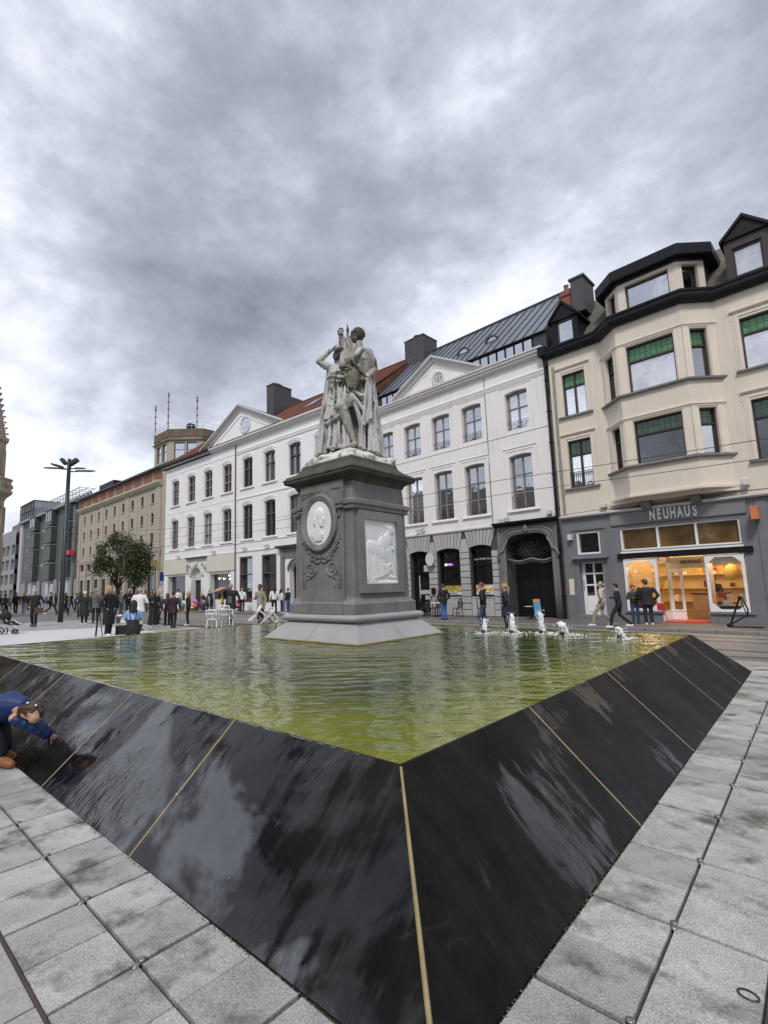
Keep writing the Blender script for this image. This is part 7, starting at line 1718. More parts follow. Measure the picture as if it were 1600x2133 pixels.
# ---- postcard rack, goods before the shop
PRK = thing('postcard_rack', 'tall white postcard rack outside the souvenir shop', 'rack', (-19.3, 52.6, 0), .5)
m = MB(); m.tube([(0, 0, 0), (0, 0, 2.3)], .04, 8); m.lathe([(.35, 0), (.35, .03), (.04, .05)], 12); m.build('post', M_trim, PRK)
for s in range(3):
    for k in range(7): MB().box(-.62+.42*s, -.2+.02*k, .55+.25*k, -.26+.42*s, -.14+.02*k, .75+.25*k).build('postcard_pocket', M_gloss if (k+s) % 3 else M_trim, PRK)
q = random.Random(44)
M_g = [mat('goods_'+n, c, .5, var=.2, scale=8) for n, c in (('yellow', (.75, .5, .04)), ('pink', (.55, .10, .35)), ('red', (.5, .04, .04)), ('teal', (.08, .22, .22)), ('dark', (.04, .04, .06)))]
for i, (x, y, w_, h, k, lab) in enumerate(((-13.5, 44.0, .5, .55, 0, 'yellow toy bin heaped outside the shop door'), (-13.2, 43.6, .4, .9, 1, 'pink and purple toy bag standing on the yellow bin'), (-12.4, 43.6, .6, 1.3, 4, 'dark hanging bags on a stand by the shop window'), (-15.1, 45.0, .6, 1.2, 3, 'teal goods basket left of the shop door'), (-8.6, 40.4, .55, .9, 2, 'red souvenir display inside the tall left shop window'))):
    T = thing('goods_stand', lab, 'shop goods', (x, y, 0), .5); b_ = MB()
    for j in range(9): b_.ell((q.uniform(-w_/2, w_/2), q.uniform(-.15, .15), q.uniform(.15, h)), (w_*.32, .2, h*.18), n=8, m=6)
    remesh(b_, 'bags', M_g[k], T, .04, 2); MB().box(-w_/2, -.15, 0, w_/2, .15, .15).build('crate', M_iron, T)
# ================================================================ people
SKIN = mat('skin', (.48, .29, .21), .5, var=.04); SKIN2 = mat('skin_dark', (.20, .11, .075), .5, var=.04); M_eye = mat('eye_dark', (.02, .015, .012), .3)
def cloth(name, c, r=.8): return mat('cloth_'+name, c, r, var=.14, scale=7, fine=.08, fscale=60, bump=.004, bscale=22)
CB, CBL, CN = cloth('black', (.013, .013, .015)), cloth('charcoal', (.03, .031, .034)), cloth('navy', (.014, .018, .034))
CJ, CJL, CW, CG = cloth('jeans', (.035, .062, .13)), cloth('light_jeans', (.22, .29, .36)), cloth('white', (.74, .74, .73)), cloth('grey', (.12, .12, .118))
CT_, CBE, CM, COL_, CGR = cloth('tan', (.30, .245, .16)), cloth('beige', (.50, .44, .36)), cloth('maroon', (.035, .012, .020)), cloth('olive', (.05, .052, .03)), cloth('dark_green', (.012, .022, .020))
CBB, CLB = cloth('bright_blue_jeans', (.045, .11, .33)), cloth('light_blue', (.26, .42, .66)); M_shw = mat('shoe_white', (.7, .7, .69), .5); M_shb = mat('shoe_black', (.015, .015, .015), .4); M_shn = mat('shoe_brown', (.16, .07, .03), .5)
HB_, HBR, HBL, HGY, HWH, HRD = [mat('hair_'+n, c, .6, var=.25, scale=20, bump=.004, bscale=60) for n, c in (('black', (.015, .012, .010)), ('brown', (.06, .032, .018)), ('blond', (.42, .27, .12)), ('grey', (.32, .31, .30)), ('white', (.62, .61, .60)), ('auburn', (.16, .065, .03)))]
def person(loc, face, label, h=1.72, top=CB, legs=CB, hair=HBR, style='short', shoes=M_shb, skin=SKIN, coat=.92, stride=0.0, arms='down', skirt=False, lean=0.0, bald=False, wide=1.0, name='person', hood=False, legs_h=None, extra=None, vox=.018):
    """face: heading angle of the forward direction (0 = +x). Local: y forward, x right, z up, for a 1.75 m body then scaled"""
    T = thing(name, label, 'person', (loc[0], loc[1], loc[2] if len(loc) > 2 else 0.0), face-PI/2)
    s = h/1.75; W = wide*1.08
    def S(m): m.v = [(p[0]*s, p[1]*s, p[2]*s) for p in m.v]; return m
    ln = lambda p: Vector((p[0], p[1]+lean*max(0, p[2]-.95), p[2]-abs(lean)*.15*max(0, p[2]-.95)))
    hip = [V(-.095, 0, .92), V(.095, 0, .92)]; st = stride
    foot = [V(-.10, st*.38, .08+(.05 if st < 0 else 0)), V(.10, -st*.38, .08+abs(st)*.06)]
    knee = [V(-.10, st*.26+.03, .50), V(.10, -st*.10+.04+abs(st)*.08, .50)]
    sh = [ln(V(-.185*W, 0, 1.42)), ln(V(.185*W, 0, 1.42))]
    A = {'down': [(V(-.27*W, -.04, 1.13), V(-.27*W, .05, .88)), (V(.27*W, -.04, 1.13), V(.27*W, .05, .88))],
         'swing': [(V(-.26*W, -.10, 1.14), V(-.26*W, .05, .92)), (V(.26*W, .02, 1.13), V(.25*W, .20, .95))],
         'phone': [(V(-.25*W, .02, 1.15), V(-.08, .28, 1.22)), (V(.25*W, .02, 1.15), V(.06, .27, 1.20))],
         'one': [(V(-.27*W, -.03, 1.13), V(-.27*W, .06, .88)), (V(.26*W, .03, 1.15), V(.10, .28, 1.18))],
         'pocket': [(V(-.30*W, -.06, 1.15), V(-.20*W, .06, .98)), (V(.30*W, -.06, 1.15), V(.20*W, .06, .98))],
         'raise': [(V(-.34*W, .02, 1.30), V(-.26*W, .10, 1.52)), (V(.27*W, -.04, 1.13), V(.27*W, .06, .88))],
         'reach': [(V(-.25*W, .10, 1.16), V(-.15, .42, 1.05)), (V(.25*W, .10, 1.16), V(.15, .42, 1.05))]}[arms]
    A = [(ln(a), ln(b_)) for a, b_ in A]
    hc = ln(V(0, .01, 1.635)); 
    m = MB()
    m.ell(hc+V(0, 0, .02), (.076, .092, .105), n=12, m=9); m.ell(hc+V(0, .03, -.05), (.055, .06, .07), n=10, m=7); m.ell(hc+V(0, .098, -.01), (.013, .018, .024), n=6, m=5)
    for e_ in (-1, 1): m.ell(hc+V(e_*.077, 0, -.005), (.012, .022, .032), n=6, m=5)
    m.caps([ln(V(0, -.01, 1.42)), hc+V(0, -.01, -.05)], [.055, .05], 8)
    m.loft([ring(ln(V(0, 0, z)), rx*W, ry, n=12) for z, rx, ry in ((.84, .14, .10), (.98, .15, .105), (1.12, .125, .09), (1.3, .155, .10), (1.42, .15, .08), (1.47, .07, .055))])
    for i in range(2):
        m.caps([hip[i], knee[i], foot[i]], [.078, .055, .042], 8)
        m.caps([foot[i]+V(0, -.03, -.02), foot[i]+V(0, .13, -.045)], [.038, .028], 8)
        m.caps([sh[i], A[i][0], A[i][1]], [.050, .040, .030], 8)
        d = (A[i][1]-A[i][0]).normalized(); c = A[i][1]+d*.05; m.ell(c, (.030, .022, .042), n=7, m=5)
        w = V(1, 0, 0)
        for k in range(4): m.caps([c+d*.02+w*(k-1.5)*.014, c+d*(.07-abs(k-1.2)*.006)+w*(k-1.5)*.016+V(0, .012, 0)], .0085, 5)
        m.caps([c+w*(.025 if i == 0 else -.025), c+d*.035+w*(.042 if i == 0 else -.042)], .010, 5)
    body = remesh(S(m), 'body', skin, T, vox, 1)
    em = MB()
    for e_ in (-1, 1): em.ell((hc+V(e_*.030, .092, .012)), (.011, .008, .007), n=6, m=4)
    em.caps([hc+V(-.02, .095, -.052), hc+V(.02, .095, -.052)], .005, 5)
    S(em).build('face_features', M_eye, body)
    # upper clothing
    m = MB(); z0 = coat
    prof = [(z0, .165, .125), (1.0, .165, .12), (1.15, .155, .115), (1.32, .185, .125), (1.42, .17, .10), (1.485, .085, .07)]
    if coat < .8: prof = [(coat, .20, .17), (.8, .185, .15)]+prof[1:]
    m.loft([ring(ln(V(0, 0, z)), rx*W, ry*(1+.1*(W-1)), n=14) for z, rx, ry in prof])
    for i in range(2):
        d = (A[i][1]-A[i][0]); m.caps([sh[i]+V(0, 0, -.01), A[i][0], A[i][0]+d*.93], [.070, .058, .046], 9)
    q = random.Random(hash(label) % 1000)
    for k in range(7):   # folds
        z = q.uniform(z0+.05, 1.3); a = q.uniform(0, 6.28); m.tube([ln(V(math.cos(a)*.155*W, math.sin(a)*.115, z)), ln(V(math.cos(a+.5)*.165*W, math.sin(a+.5)*.12, z-.1))], .016, 5)
    if hood: m.ell(ln(V(0, -.10, 1.47)), (.11, .07, .08))
    else: m.tube([ln(V(.075*math.cos(t), .065*math.sin(t), 1.475)) for t in [2*PI*k/10 for k in range(11)]], .017, 6)
    remesh(S(m), 'jacket', top, T, vox, 2, .004, .05)
    m = MB()
    if skirt: m.loft([ring((0, 0, z), rx, ry, n=14) for z, rx, ry in ((.10, .27, .24), (.3, .24, .21), (.6, .21, .17), (.95, .165, .125))]); folds(m, [(-.15, .08, .9), (0, .12, .9), (.15, .08, .9), (.15, -.08, .9), (0, -.12, .9), (-.15, -.08, .9)], [(-.25, .15, .1), (0, .24, .1), (.25, .15, .1), (.25, -.15, .1), (0, -.24, .1), (-.25, -.15, .1)], 12, .02, .03, q, jit=.01)
    else:
        m.loft([ring((0, 0, z), rx, ry, n=12) for z, rx, ry in ((.80, .15, .11), (.90, .165, .118), (1.0, .155, .11))])
        for i in range(2): m.caps([hip[i], knee[i], foot[i]+V(0, -.01, .03)], [.095, .075, .062], 9)
    remesh(S(m), 'trousers' if not skirt else 'skirt', legs, T, vox, 2, .004, .05)
    m = MB()
    for i in range(2): m.caps([foot[i]+V(0, -.045, -.035), foot[i]+V(0, .05, -.035), foot[i]+V(0, .155, -.045)], [.046, .046, .036], 8); m.box(foot[i].x-.045, foot[i].y-.08, foot[i].z-.08, foot[i].x+.045, foot[i].y+.18, foot[i].z-.05)
    S(m).build('shoes', shoes, T, smooth=False)
    if not bald:
        m = MB(); m.ell(hc+V(0, -.018, .040), (.088, .098, .102), n=12, m=8)
        for k in range(26):
            a = q.uniform(0, 2*PI); e_ = q.uniform(-.2, 1.4); d = V(math.cos(a)*math.cos(e_), math.sin(a)*math.cos(e_), math.sin(e_))
            if d.y > .45 and d.z < .5: continue
            m.ell(hc+V(0, -.018, .04)+V(d.x*.086, d.y*.096, d.z*.10), (.025, .025, .025), n=6, m=4)
        if style == 'long':
            m.caps([hc+V(0, -.07, .03), hc+V(0, -.095, -.1), hc+V(0, -.10, -.30)], [.085, .09, .06], 9)
            for e_ in (-1, 1): m.caps([hc+V(e_*.075, -.01, .02), hc+V(e_*.09, -.02, -.14), hc+V(e_*.09, -.03, -.28)], [.03, .035, .022], 6)
        if style == 'bob':
            for e_ in (-1, 1): m.caps([hc+V(e_*.075, -.01, .03), hc+V(e_*.085, -.01, -.10)], [.035, .03], 6)
            m.caps([hc+V(0, -.06, .03), hc+V(0, -.07, -.09)], [.09, .075], 8)
        if style == 'pony': m.ell(hc+V(0, -.11, .05), (.04, .04, .04)); m.caps([hc+V(0, -.12, .05), hc+V(0, -.17, -.05), hc+V(0, -.15, -.28)], [.03, .04, .018], 7)
        if style == 'scarf':
            m.ell(hc+V(0, -.015, .0), (.098, .105, .135)); m.caps([hc+V(0, 0, -.10), ln(V(0, .01, 1.40))], [.09, .14], 10)
        if style == 'cap': m.caps([hc+V(0, .05, .07), hc+V(0, .16, .055)], [.07, .05], 8)
        hm = remesh(S(m), 'headscarf' if style == 'scarf' else 'cap' if style == 'cap' else 'hair', hair, T, vox*.8, 1)
    if extra: extra(T, s)
    return T
def bag(c, r, m, nm='bag', strap=None):
    def f(T, s):
        b_ = MB(); b_.ell(tuple(x*s for x in c), tuple(x*s for x in r), n=10, m=7); 
        if strap: b_.tube([tuple(x*s for x in p) for p in strap], .012*s, 5)
        o = remesh(b_, nm, m, T, .02, 1, .004, .04)
    return f
def both(*fs):
    def f(T, s):
        for g_ in fs: g_(T, s)
    return f
CAMDIR = -PI/2
P_ = person
D2R = math.radians
# ---- left group, far to near
P_((-33.0, 47.5), 0.3, 'person in dark clothes at the extreme left edge, light blue bag in hand', 1.75, CB, CN, HB_, extra=bag((.3, 0, .9), (.12, .1, .16), CLB))
P_((-31.6, 46.2), 0.5, 'person in black behind, second from the left edge of the square', 1.8, CBL, CB, HBR, stride=.5)
P_((-29.47, 44.45), -1.2, 'man in black hoodie walking towards the viewer far left', 1.9, CB, CB, HBR, shoes=M_shw, stride=.5, hood=True)
P_((-28.2, 43.6), 1.9, 'person in olive jacket and light blue jeans seen from behind far left', 1.9, COL_, CJL, HBL, shoes=M_shw, style='bob', stride=.4)
P_((-28.8, 50.5), 1.2, 'person in dark coat with a dark blue cap in the far left crowd', 1.8, CN, CB, CN, style='cap')
P_((-27.6, 49.0), -.4, 'woman with dark hair and an ochre yellow bag far left', 1.8, CB, CB, HB_, style='long', extra=bag((-.2, .1, 1.1), (.16, .12, .22), cloth('ochre', (.5, .24, .03))))
P_((-25.2, 42.45), .15, 'person in navy striding right with dark shoulder bag, left of the lamp post', 1.85, CN, CB, HB_, stride=1.15, arms='swing', shoes=M_shw, extra=bag((.24, -.12, 1.0), (.10, .14, .16), CB))
P_((-22.6, 39.7), .1, 'person walking behind the lamp post carrying a turquoise bag', 1.82, CG, CB, HB_, stride=1.0, extra=bag((.26, .12, 1.0), (.10, .14, .16), cloth('turquoise', (.25, .5, .48)), ))
P_((-24.6, 46.5), 2.4, 'slim person in dark clothes seen between the lamp post and the grey pier', 1.75, CG, CB, HBR, stride=.4)
P_((-26.0, 48.0), 2.0, 'person with pale top in the crowd just left of the lamp post', 1.72, CW, CN, HBR)
def brief(T, s):
    MB().box(-.38*s, .02*s, .62*s, -.02*s, .14*s, .88*s).build('brown_bag', cloth('brown', (.10, .045, .035)), T, bevel=.02)
    MB().tube([(-.34*s, .12*s, .98*s), (-.35*s, .14*s, 1.14*s)], .035*s, 8).build('bottle', mat('blue_bottle', (.2, .3, .65), .3), T)
P_((-16.57, 26.51), -1.35, 'stout man in black with ruddy face holding a brown bag, left of the lamp post', 1.93, CB, CB, HGY, bald=True, wide=1.12, arms='pocket', stride=.25, extra=brief, skin=SKIN)
P_((-18.7, 35.0), 2.0, 'woman in dark coat with long brown hair, leftmost of the standing group', 1.84, COL_, CB, HBR, style='long', coat=.6)
P_((-14.4, 27.4), 1.75, 'person with a white cap of hair and long dark green coat seen from behind', 1.75, CGR, CB, HWH, coat=.42, wide=1.15, shoes=M_shw, extra=bag((-.25, 0, .95), (.07, .12, .2), CG))
P_((-14.45, 28.7), 1.9, 'balding man in a grey wool coat with a dark shoulder bag seen from behind', 1.90, CG, CN, HGY, coat=.75, wide=1.05, extra=bag((.27, 0, 1.0), (.08, .14, .18), CB))
P_((-14.9, 31.9), 1.5, 'man in navy jacket mostly hidden behind the blond haired person', 1.85, CN, CN, HGY)
P_((-9.25, 19.4), -.15, 'tall person with curly blond hair and long black coat by the tripod', 1.90, CB, CB, HBL, coat=.40, wide=1.12, arms='pocket', shoes=M_shw, style='bob')
P_((-13.75, 31.4), -1.0, 'bald man in black looking down at something in his hands', 1.92, CB, CB, HGY, bald=True, arms='phone', lean=.15, wide=1.05)
P_((-13.0, 33.2), 2.4, 'person in dark clothes behind the grey haired person in white', 1.7, CBL, CB, HRD)
P_((-8.9, 21.4), 1.45, 'grey haired person in a loose white top and beige trousers seen from behind', 1.82, CW, CBE, HGY, wide=1.18, arms='one', coat=.78, shoes=M_shn)
P_((-11.2, 29.6), 1.2, 'person with light hair glimpsed right of the white top', 1.66, CG, CB, HBL, style='bob')
P_((-9.25, 23.9), -1.2, 'woman in black headscarf and long black robe with white shoes', 1.72, CB, CB, CB, style='scarf', skirt=True, shoes=M_shw, arms='one', coat=.85)
P_((-8.9, 24.7), 1.6, 'person with auburn hair close behind the woman in the long robe', 1.55, CBL, CB, HRD, style='bob')
P_((-7.98, 22.9), 1.5, 'person in maroon jacket and black trousers seen from behind', 1.62, CM, CB, HBR, wide=1.15, coat=.72, stride=.2)
P_((-14.6, 43.0), 1.9, 'person in white shirt and cream trousers at the postcard rack', 1.85, CW, CBE, HB_, shoes=M_shn)
P_((-7.72, 24.2), PI+.3, 'blond woman in black with yellow scarf and patterned handbag in profile', 1.60, CB, CB, HBL, style='bob', shoes=M_shw, extra=both(bag((.22, .10, .78), (.07, .13, .19), cloth('pattern', (.35, .28, .18)), strap=[(.2, .06, .9), (.2, .02, 1.2), (.2, .12, .9)]), bag((0, .12, 1.36), (.09, .05, .10), cloth('yellow', (.55, .38, .03)), 'scarf')))
def umb(T, s):
    b_ = MB(); n = 16; b_.loft([[(.52+r*1.2*math.cos(2*PI*i/n), .10+r*math.sin(2*PI*i/n), z-.35*r*math.cos(2*PI*i/n)) for i in range(n)] for r, z in ((.30, 1.60), (.25, 1.69), (.15, 1.75), (.02, 1.78))]); b_.tube([(.52, .10, 1.76), (.34, .1, 1.2)], .01, 5); b_.build('umbrella', mat('salmon_cloth', (.45, .25, .19), .7), T, smooth=True)
    b_ = MB(); b_.ell((.44, -.02, 1.15), (.08, .12, .36)); b_.build('yellow_bag', mat('yellow_bag', (.62, .47, .02), .5), T, smooth=True)
    MB().box(-.09, .125, .95, .10, .145, 1.35).build('grey_shirt', CG, T)
P_((-5.73, 24.5), -1.7, 'big man in black jacket under a salmon umbrella with a yellow bag at his side', 1.93, CB, CB, HGY, wide=1.3, arms='down', coat=.68, stride=.3, extra=umb)
def shirt(T, s): MB().box(-.10*s, .10*s, .95*s, .02*s, .135*s, 1.38*s).build('blue_shirt', CLB, T, bevel=.01); 
P_((-3.9, 22.4), -2.2, 'bearded man in tan jacket over a pale blue shirt beside the tipped chairs', 1.84, CT_, CN, HB_, skin=SKIN2, arms='one', coat=.72, lean=.08, extra=shirt)
P_((-5.0, 34.0), 1.9, 'person in white fleece and black trousers with a red bag before the tall shop window', 1.80, CW, CB, HB_, style='long', stride=.3, extra=bag((.25, .1, 1.0), (.10, .12, .12), cloth('red', (.4, .03, .04))))
P_((-5.6, 39.0), -1.3, 'person in grey coat with wide hat beside the shop window', 1.85, CG, CG, CG, style='cap')
P_((-4.6, 34.72), .3, 'woman with long dark hair, white jacket and wide blue jeans, left of a chatting pair', 1.64, CW, CJ, HB_, style='long', arms='one', shoes=M_shw)
P_((-3.98, 33.3), 2.6, 'person in black top and blue jeans, right of a chatting pair', 1.68, CB, CBB, HRD, arms='one', shoes=M_shw)
q = random.Random(77)
for (px_, dep, fc, lab, tp, lg, hr, stl, kw) in ((12, 52, 2.2, 'person with dark hood in the far crowd at the left edge', CBL, CB, HB_, 'short', {}), (22, 58, .2, 'person in pale grey top far off, third from the left edge', CG, CJ, HBR, 'short', {'stride': .5}),
        (62, 56, 1.0, 'person with red scarf far off, left of the man with the brown bag', cloth('brick', (.22, .04, .03)), CB, HBL, 'bob', {}), (84, 60, 2.5, 'far off person in white top left of the lamp post', CW, CJ, HBR, 'short', {'stride': .4}), (118, 57, .3, 'far off person in dark green just left of the lamp post', CGR, CB, HB_, 'long', {}),
        (152, 50, 2.8, 'person in blue jeans right of the lamp post', CN, CJ, HBR, 'short', {'stride': .6}), (192, 44, 1.2, 'person in black glimpsed between the white haired one and the grey coat', CB, CB, HBR, 'short', {}), (214, 42, 1.6, 'person in brown coat behind the grey coated man', cloth('brown', (.10, .045, .035)), CB, HBR, 'bob', {'coat': .6}),
        (254, 40, 1.2, 'person in grey jacket between the blond haired one and the bald man', CG, CJ, HGY, 'short', {}), (304, 41, 2.0, 'person in navy behind the white top, to its right', CN, CB, HB_, 'short', {}), (338, 47, .5, 'person in turquoise top near the road sign', cloth('turquoise', (.25, .5, .48)), CJ, HBL, 'long', {}),
        (408, 46, 1.5, 'person in black browsing at the arched shop door', CB, CJ, HBR, 'short', {}), (440, 42.5, 2.6, 'person bending over the goods by the shop window', CBL, CN, HGY, 'short', {'lean': .4, 'arms': 'reach'}), (503, 38.5, 1.4, 'person in white hooded top before the shop window', CW, CB, HBL, 'short', {'hood': True}), (520, 41, 1.8, 'person in maroon coat at the tall left shop window', CM, CB, HB_, 'short', {'coat': .6})):
    P_(((px_-721)/1032*dep, dep), fc, lab, 1.78, tp, lg, hr, style=stl, vox=.024, **kw)
# ---- cafe side
P_((4.48, 23.55), 2.0, 'man in black jacket and bright blue jeans looking at the left cafe window', 1.66, CB, CBB, HBR, coat=.80, arms='pocket', wide=1.08)
P_((4.96, 18.45), 2.75, 'person in black hoodie and blue jeans walking left beyond the jets', 1.66, CB, CJ, HRD, hood=True, wide=1.25, arms='pocket', lean=.05, stride=.3)
P_((5.6, 17.9), 2.8, 'woman with long blond hair in a long navy coat behind the jets', 1.60, CN, CN, HBL, style='pony', coat=.50, wide=1.08, arms='pocket')
P_((9.30, 18.43), 2.5, 'man in cream hooded top and beige trousers walking left past the white door', 1.58, CW if False else CBE, cloth('khaki', (.36, .30, .22)), HGY, hood=True, stride=.95, arms='pocket', shoes=M_shw)
P_((9.50, 17.65), 2.5, 'slim man all in black with white shoes walking and looking at his phone', 1.52, CB, CB, HB_, stride=.9, arms='phone', shoes=M_shw, lean=.1)
P_((10.76, 18.9), -2.0, 'young person in olive top holding a phone before the shop display', 1.42, COL_, CJ, HBR, arms='phone', hood=True)
def rbag(T, s): MB().box(.30, -.05, .52, .50, .13, .80).build('red_bag', mat('red_bag', (.55, .015, .03), .35), T, bevel=.03)
P_((10.98, 18.45), 1.1, 'broad man in black jacket seen from behind carrying a bright red bag', 1.62, CB, CN, HBR, wide=1.22, coat=.76, arms='pocket', shoes=M_shw, lean=.08, extra=rbag)
cl_ = SW(-4.75, -4.0, 0.0); P_((cl_.x, cl_.y), -2.3, 'shop clerk in black behind the counter of the chocolate shop', 1.66, CB, CB, HB_, arms='reach', skin=SKIN)

# ---- kneeling woman in light blue
KN_ = 1
K = thing('person', 'kneeling woman with dark bob in light blue blouse and black dungarees seen from behind', 'person', (-8.30, 19.4, 0), 1.9-PI/2); K.scale = (1.15, 1.15, 1.15)
m = MB(); m.ell((0, .03, 1.02), (.085, .10, .115)); m.caps([(0, 0, .80), (0, .02, .94)], [.06, .05], 8); m.loft([ring((0, 0, z), rx, ry) for z, rx, ry in ((.25, .18, .16), (.45, .15, .12), (.70, .16, .11), (.80, .12, .08))])
for s_ in (-1, 1):
    m.caps([(s_*.12, -.02, .26), (s_*.2, .34, .30), (s_*.16, .05, .08)], [.09, .07, .05], 8); m.caps([(s_*.17, 0, .76), (s_*.28, .10, .56), (s_*.20, .36, .50)], [.05, .042, .03], 8); hand(m, (s_*.20, .36, .50), (0, 1, .1), (0, 0, -1), .9)
remesh(m, 'body', SKIN, K, .018, 1)
m = MB(); m.loft([ring((0, 0, z), rx, ry) for z, rx, ry in ((.38, .17, .14), (.6, .17, .13), (.76, .17, .11), (.84, .09, .07))])
for s_ in (-1, 1): m.caps([(s_*.17, 0, .76), (s_*.28, .10, .56), (s_*.21, .33, .505)], [.075, .07, .055], 8)
remesh(m, 'blouse', CLB, K, .018, 1, .006, .05)
m = MB(); m.loft([ring((0, -.02, z), rx, ry) for z, rx, ry in ((.06, .22, .22), (.22, .24, .22), (.4, .19, .16), (.52, .17, .135)) ])
for s_ in (-1, 1): m.caps([(s_*.12, -.02, .26), (s_*.2, .34, .30), (s_*.16, .05, .09)], [.12, .10, .08], 8); m.tube([(s_*.08, -.13, .5), (s_*.10, -.135, .7), (s_*.12, -.05, .86)], .02, 5)
remesh(m, 'dungarees', CB, K, .02, 1, .006, .05)
m = MB(); m.ell((0, -.0, 1.05), (.115, .125, .125)); m.caps([(0, -.05, 1.05), (0, -.08, .84)], [.13, .12], 9); remesh(m, 'hair', HB_, K, .02, 1, .006, .03)
# tote or drawing board in front of her
TB = thing('picture_bag', 'white picture bag with a brown arch shape held beside the kneeling woman', 'bag', (-8.85, 19.75, 0), .1)
m = MB(); m.box(-.30, -.05, .42, .28, .05, .78); m.build('bag', M_gloss, TB, bevel=.05); MB().tube([(.02+.13*math.cos(t), -.06, .50+.25*math.sin(t)) for t in [PI*i/10 for i in range(11)]], .03, 6).build('brown_arch', M_shn, TB); MB().box(-.22, -.056, .46, -.10, -.05, .72).build('dark_patch', CG, TB); MB().box(-.25, -.1, 0, .35, .25, .36).build('black_case', CB, TB, bevel=.04)
TR = thing('tripod', 'thin black camera tripod standing at the edge of the basin', 'tripod', (-9.46, 19.05, 0), 0)
for a in (.3, 2.4, 4.5): MB().tube([(0, 0, 1.02), (.16*math.cos(a), .16*math.sin(a), 0)], .016, 6).build('leg', M_blk, TR)
MB().box(-.04, -.04, .98, .04, .04, 1.08).build('head', M_blk, TR)
# ---- pushchair at the left edge
PC_ = thing('pushchair', 'black pushchair with a child in pink shoes at the left edge', 'pushchair', (-14.35, 21.24, 0), .1)
m = MB(); m.tube([(-.35, 0, .95), (-.05, 0, .55), (.35, 0, .32)], .02, 6); m.tube([(-.35, .25, .95), (-.05, .25, .55), (.35, .25, .32)], .02, 6); m.tube([(-.35, 0, .95), (-.35, .25, .95)], .02, 6)
m.tube([(-.3, .02, .18), (.1, .02, .58)], .02, 6); m.tube([(-.3, .23, .18), (.1, .23, .58)], .02, 6); m.tube([(.45, .1, .42), (.1, .1, .62)], .02, 6); m.build('frame', M_trim, PC_)
m = MB(); m.ell((-.2, .12, .78), (.25, .2, .22), Matrix.Rotation(.7, 3, 'Y')); m.ell((-.02, .12, .50), (.26, .17, .10)); m.ell((.2, .12, .42), (.2, .15, .06)); remesh(m, 'seat_hood', CB, PC_, .02, 2)
for x, r in ((-.33, .15), (-.28, .14), (.30, .10), (.12, .10)):
    w_ = MB(); w_.tube([(x+r*math.cos(t), .02 if x in (-.33, .30) else .24, r+.01+r*math.sin(t)) for t in [2*PI*i/16 for i in range(17)]], .022, 6); w_.tube([(x, .0 if x in (-.33, .30) else .2, r), (x, .05 if x in (-.33, .3) else .26, r)], .03, 6); w_.build('wheel', M_blk, PC_)
m = MB(); m.caps([(.25, .12, .46), (.5, .12, .42)], [.045, .03], 7); m.build('child_foot', mat('pink_shoe', (.5, .15, .18), .5), PC_)

# ---- the child in blue reaching for the wet stone
CH = thing('person', 'small child in bright blue puffer jacket bending to touch the wet black slab', 'person', (0, 0, 0), 0)
hipc = V(-3.62, 5.12, .47); chest = V(-3.30, 4.93, .54); HC = V(-2.955, 4.80, .52)
m = MB(); m.ell(HC+V(.0, 0, .01), (.072, .068, .077), n=14, m=10); m.ell(HC+V(.025, -.025, -.040), (.052, .052, .052)); m.ell(HC+V(.066, -.042, -.036), (.013, .012, .014)); m.ell(HC+V(-.0, -.072, -.0), (.015, .010, .019))
m.caps([chest+V(.08, -.03, .02), HC+V(-.04, 0, -.02)], [.05, .045], 8); m.caps([hipc, chest], [.11, .10], 10)
shr, elr, wr = V(-3.15, 4.82, .47), V(-2.965, 4.90, .36), V(-2.90, 4.97, .275)
hnd = V(-2.875, 5.0, .235)
m.caps([shr, elr, wr], [.045, .038, .026], 8)
m.ell(hnd+V(0, .0, .015), (.030, .024, .028)); 
for k, (dx, dy, dz) in enumerate(((.058, .035, .0), (.062, .02, -.005), (.05, .0, -.02), (.035, -.01, -.035))): p = hnd+V(.0, .01, .015-.010*k); m.caps([p, p+V(dx, dy, dz)*.55, p+V(dx, dy, dz)], [.0095, .009, .0075], 6)
m.caps([hnd+V(-.01, -.01, .0), hnd+V(.0, -.03, -.03), hnd+V(.012, -.035, -.05)], .009, 6)
for (kx, ky), (fx, fy) in (((-3.50, 4.98), (-3.36, 4.96)), ((-3.62, 5.22), (-3.45, 5.16))): m.caps([hipc, V(kx+.08, ky, .28), V(fx, fy, .08)], [.09, .065, .05], 9); 
body = remesh(m, 'body', SKIN, CH, .010, 2)
m = MB()
for i in range(5):   # quilted rings of the puffer jacket
    t = i/4; c = hipc.lerp(chest, .1+.95*t)+V(0, 0, .01); d = (chest-hipc).normalized(); a = V(0, 0, 1); u = d.cross(a).normalized(); w = u.cross(d); r = .155-.01*t
    m.loft([[c+d*o_+u*(r*k_*math.cos(2*PI*j/14))+w*(r*k_*.85*math.sin(2*PI*j/14)) for j in range(14)] for o_, k_ in ((-.052, .86), (-.03, 1.0), (.0, 1.05), (.03, 1.0), (.052, .86))])
for (p0, p1, n_) in ((shr, elr, 3), (elr, elr.lerp(wr, .92), 2)):
    for i in range(n_): c = p0.lerp(p1, (i+.5)/n_); m.ell(c, (.068, .068, .056))
m.caps([chest+V(.05, 0, .03), chest+V(.16, -.02, .03)], [.12, .085], 10); m.ell(chest+V(.02, .02, .09), (.10, .11, .06))
m.ell(V(-3.35, 5.05, .42), (.07, .07, .06)); m.caps([V(-3.32, 5.0, .50), V(-3.15, 5.1, .36), V(-3.08, 5.16, .30)], [.07, .062, .05], 8)
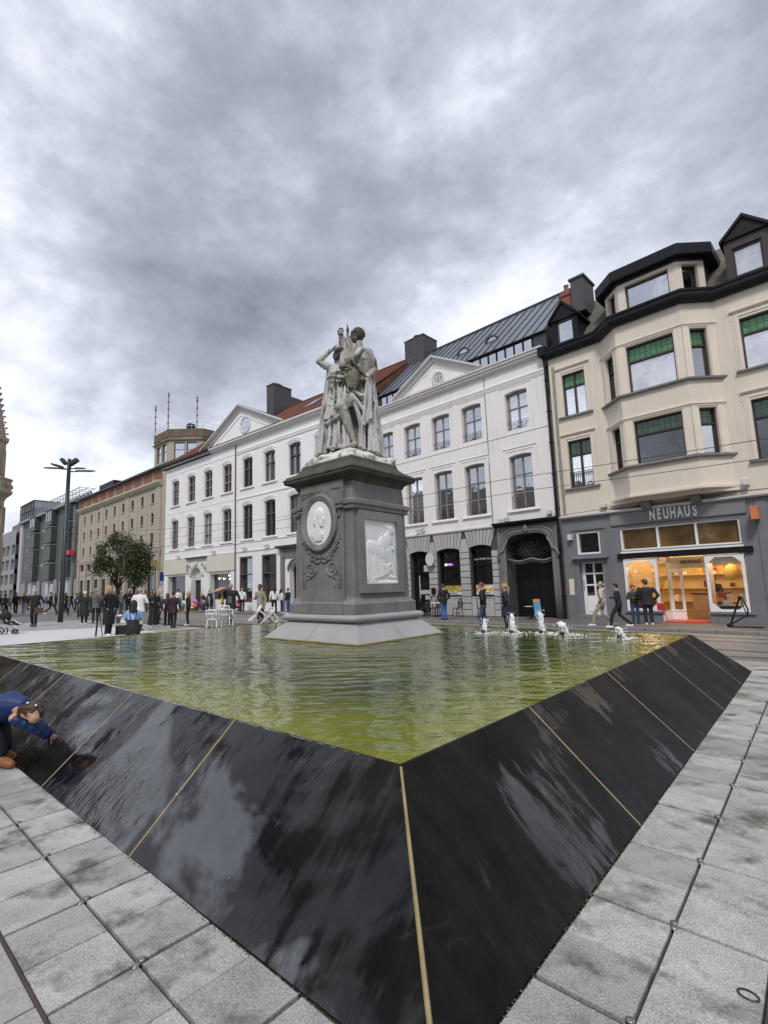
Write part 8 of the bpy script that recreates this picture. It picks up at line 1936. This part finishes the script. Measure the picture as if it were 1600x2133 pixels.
remesh(m, 'puffer_jacket', mat('cloth_cobalt', (.003, .024, .12), .55, var=.15, scale=14, bump=.004, bscale=25), CH, .013, 1)
m = MB(); m.ell(hipc, (.15, .14, .13))
for (kx, ky), (fx, fy) in (((-3.50, 4.98), (-3.36, 4.96)), ((-3.62, 5.22), (-3.45, 5.16))): m.caps([hipc, V(kx+.08, ky, .28), V(fx, fy, .13)], [.12, .095, .075], 9)
remesh(m, 'trousers', cloth('dark_teal', (.008, .014, .016)), CH, .016, 1, .006, .05)
for (fx, fy) in ((-3.30, 4.93), (-3.42, 5.14)):
    m = MB(); m.caps([V(fx-.06, fy+.02, .05), V(fx+.03, fy-.0, .045), V(fx+.10, fy-.03, .035)], [.05, .05, .04], 9); m.caps([V(fx-.05, fy+.02, .05), V(fx-.06, fy+.02, .14)], [.05, .052], 9); remesh(m, 'boot', mat('tan_boot', (.25, .095, .035), .6, var=.1), CH, .012, 1)
m = MB(); m.ell(HC+V(-.010, .010, .024), (.083, .081, .080), n=14, m=10); q = random.Random(3)
for i in range(120):
    a = q.uniform(0, 6.28); e_ = q.uniform(-.1, 1.5); d = V(math.cos(a)*math.cos(e_), math.sin(a)*math.cos(e_), math.sin(e_)); p = HC+V(-.010, .010, .024)+V(d.x*.083, d.y*.081, d.z*.08)
    if d.x > .5 and d.y < 0 and d.z < .4: continue
    m.caps([p, p+V(-.018, .004, .004)+V(q.uniform(-.012, .012), q.uniform(-.012, .012), -.012)], .0065, 5)
m.caps([HC+V(-.07, .0, .045), HC+V(-.12, .01, .03), HC+V(-.135, 0, -.02)], [.04, .042, .022], 8); m.caps([HC+V(.035, .0, .065), HC+V(.078, -.008, .015), HC+V(.076, .01, -.04)], [.025, .022, .014], 7)
for i in range(14): a = q.uniform(0, 6.28); m.tube([HC+V(-.01+.075*math.cos(a), .01+.075*math.sin(a), .05), HC+V(-.05, 0, .097)], .010, 5)
remesh(m, 'hair', mat('hair_child', (.055, .025, .013), .45, var=.3, scale=30, bump=.004, bscale=90), CH, .0055, 0)
m = MB(); m.ell(HC+V(-.03, -.045, .098), (.012, .012, .010), n=8, m=6); m.ell(HC+V(.045, -.042, .075), (.012, .012, .010), n=8, m=6); m.build('hair_clip', M_gloss, CH, smooth=True)
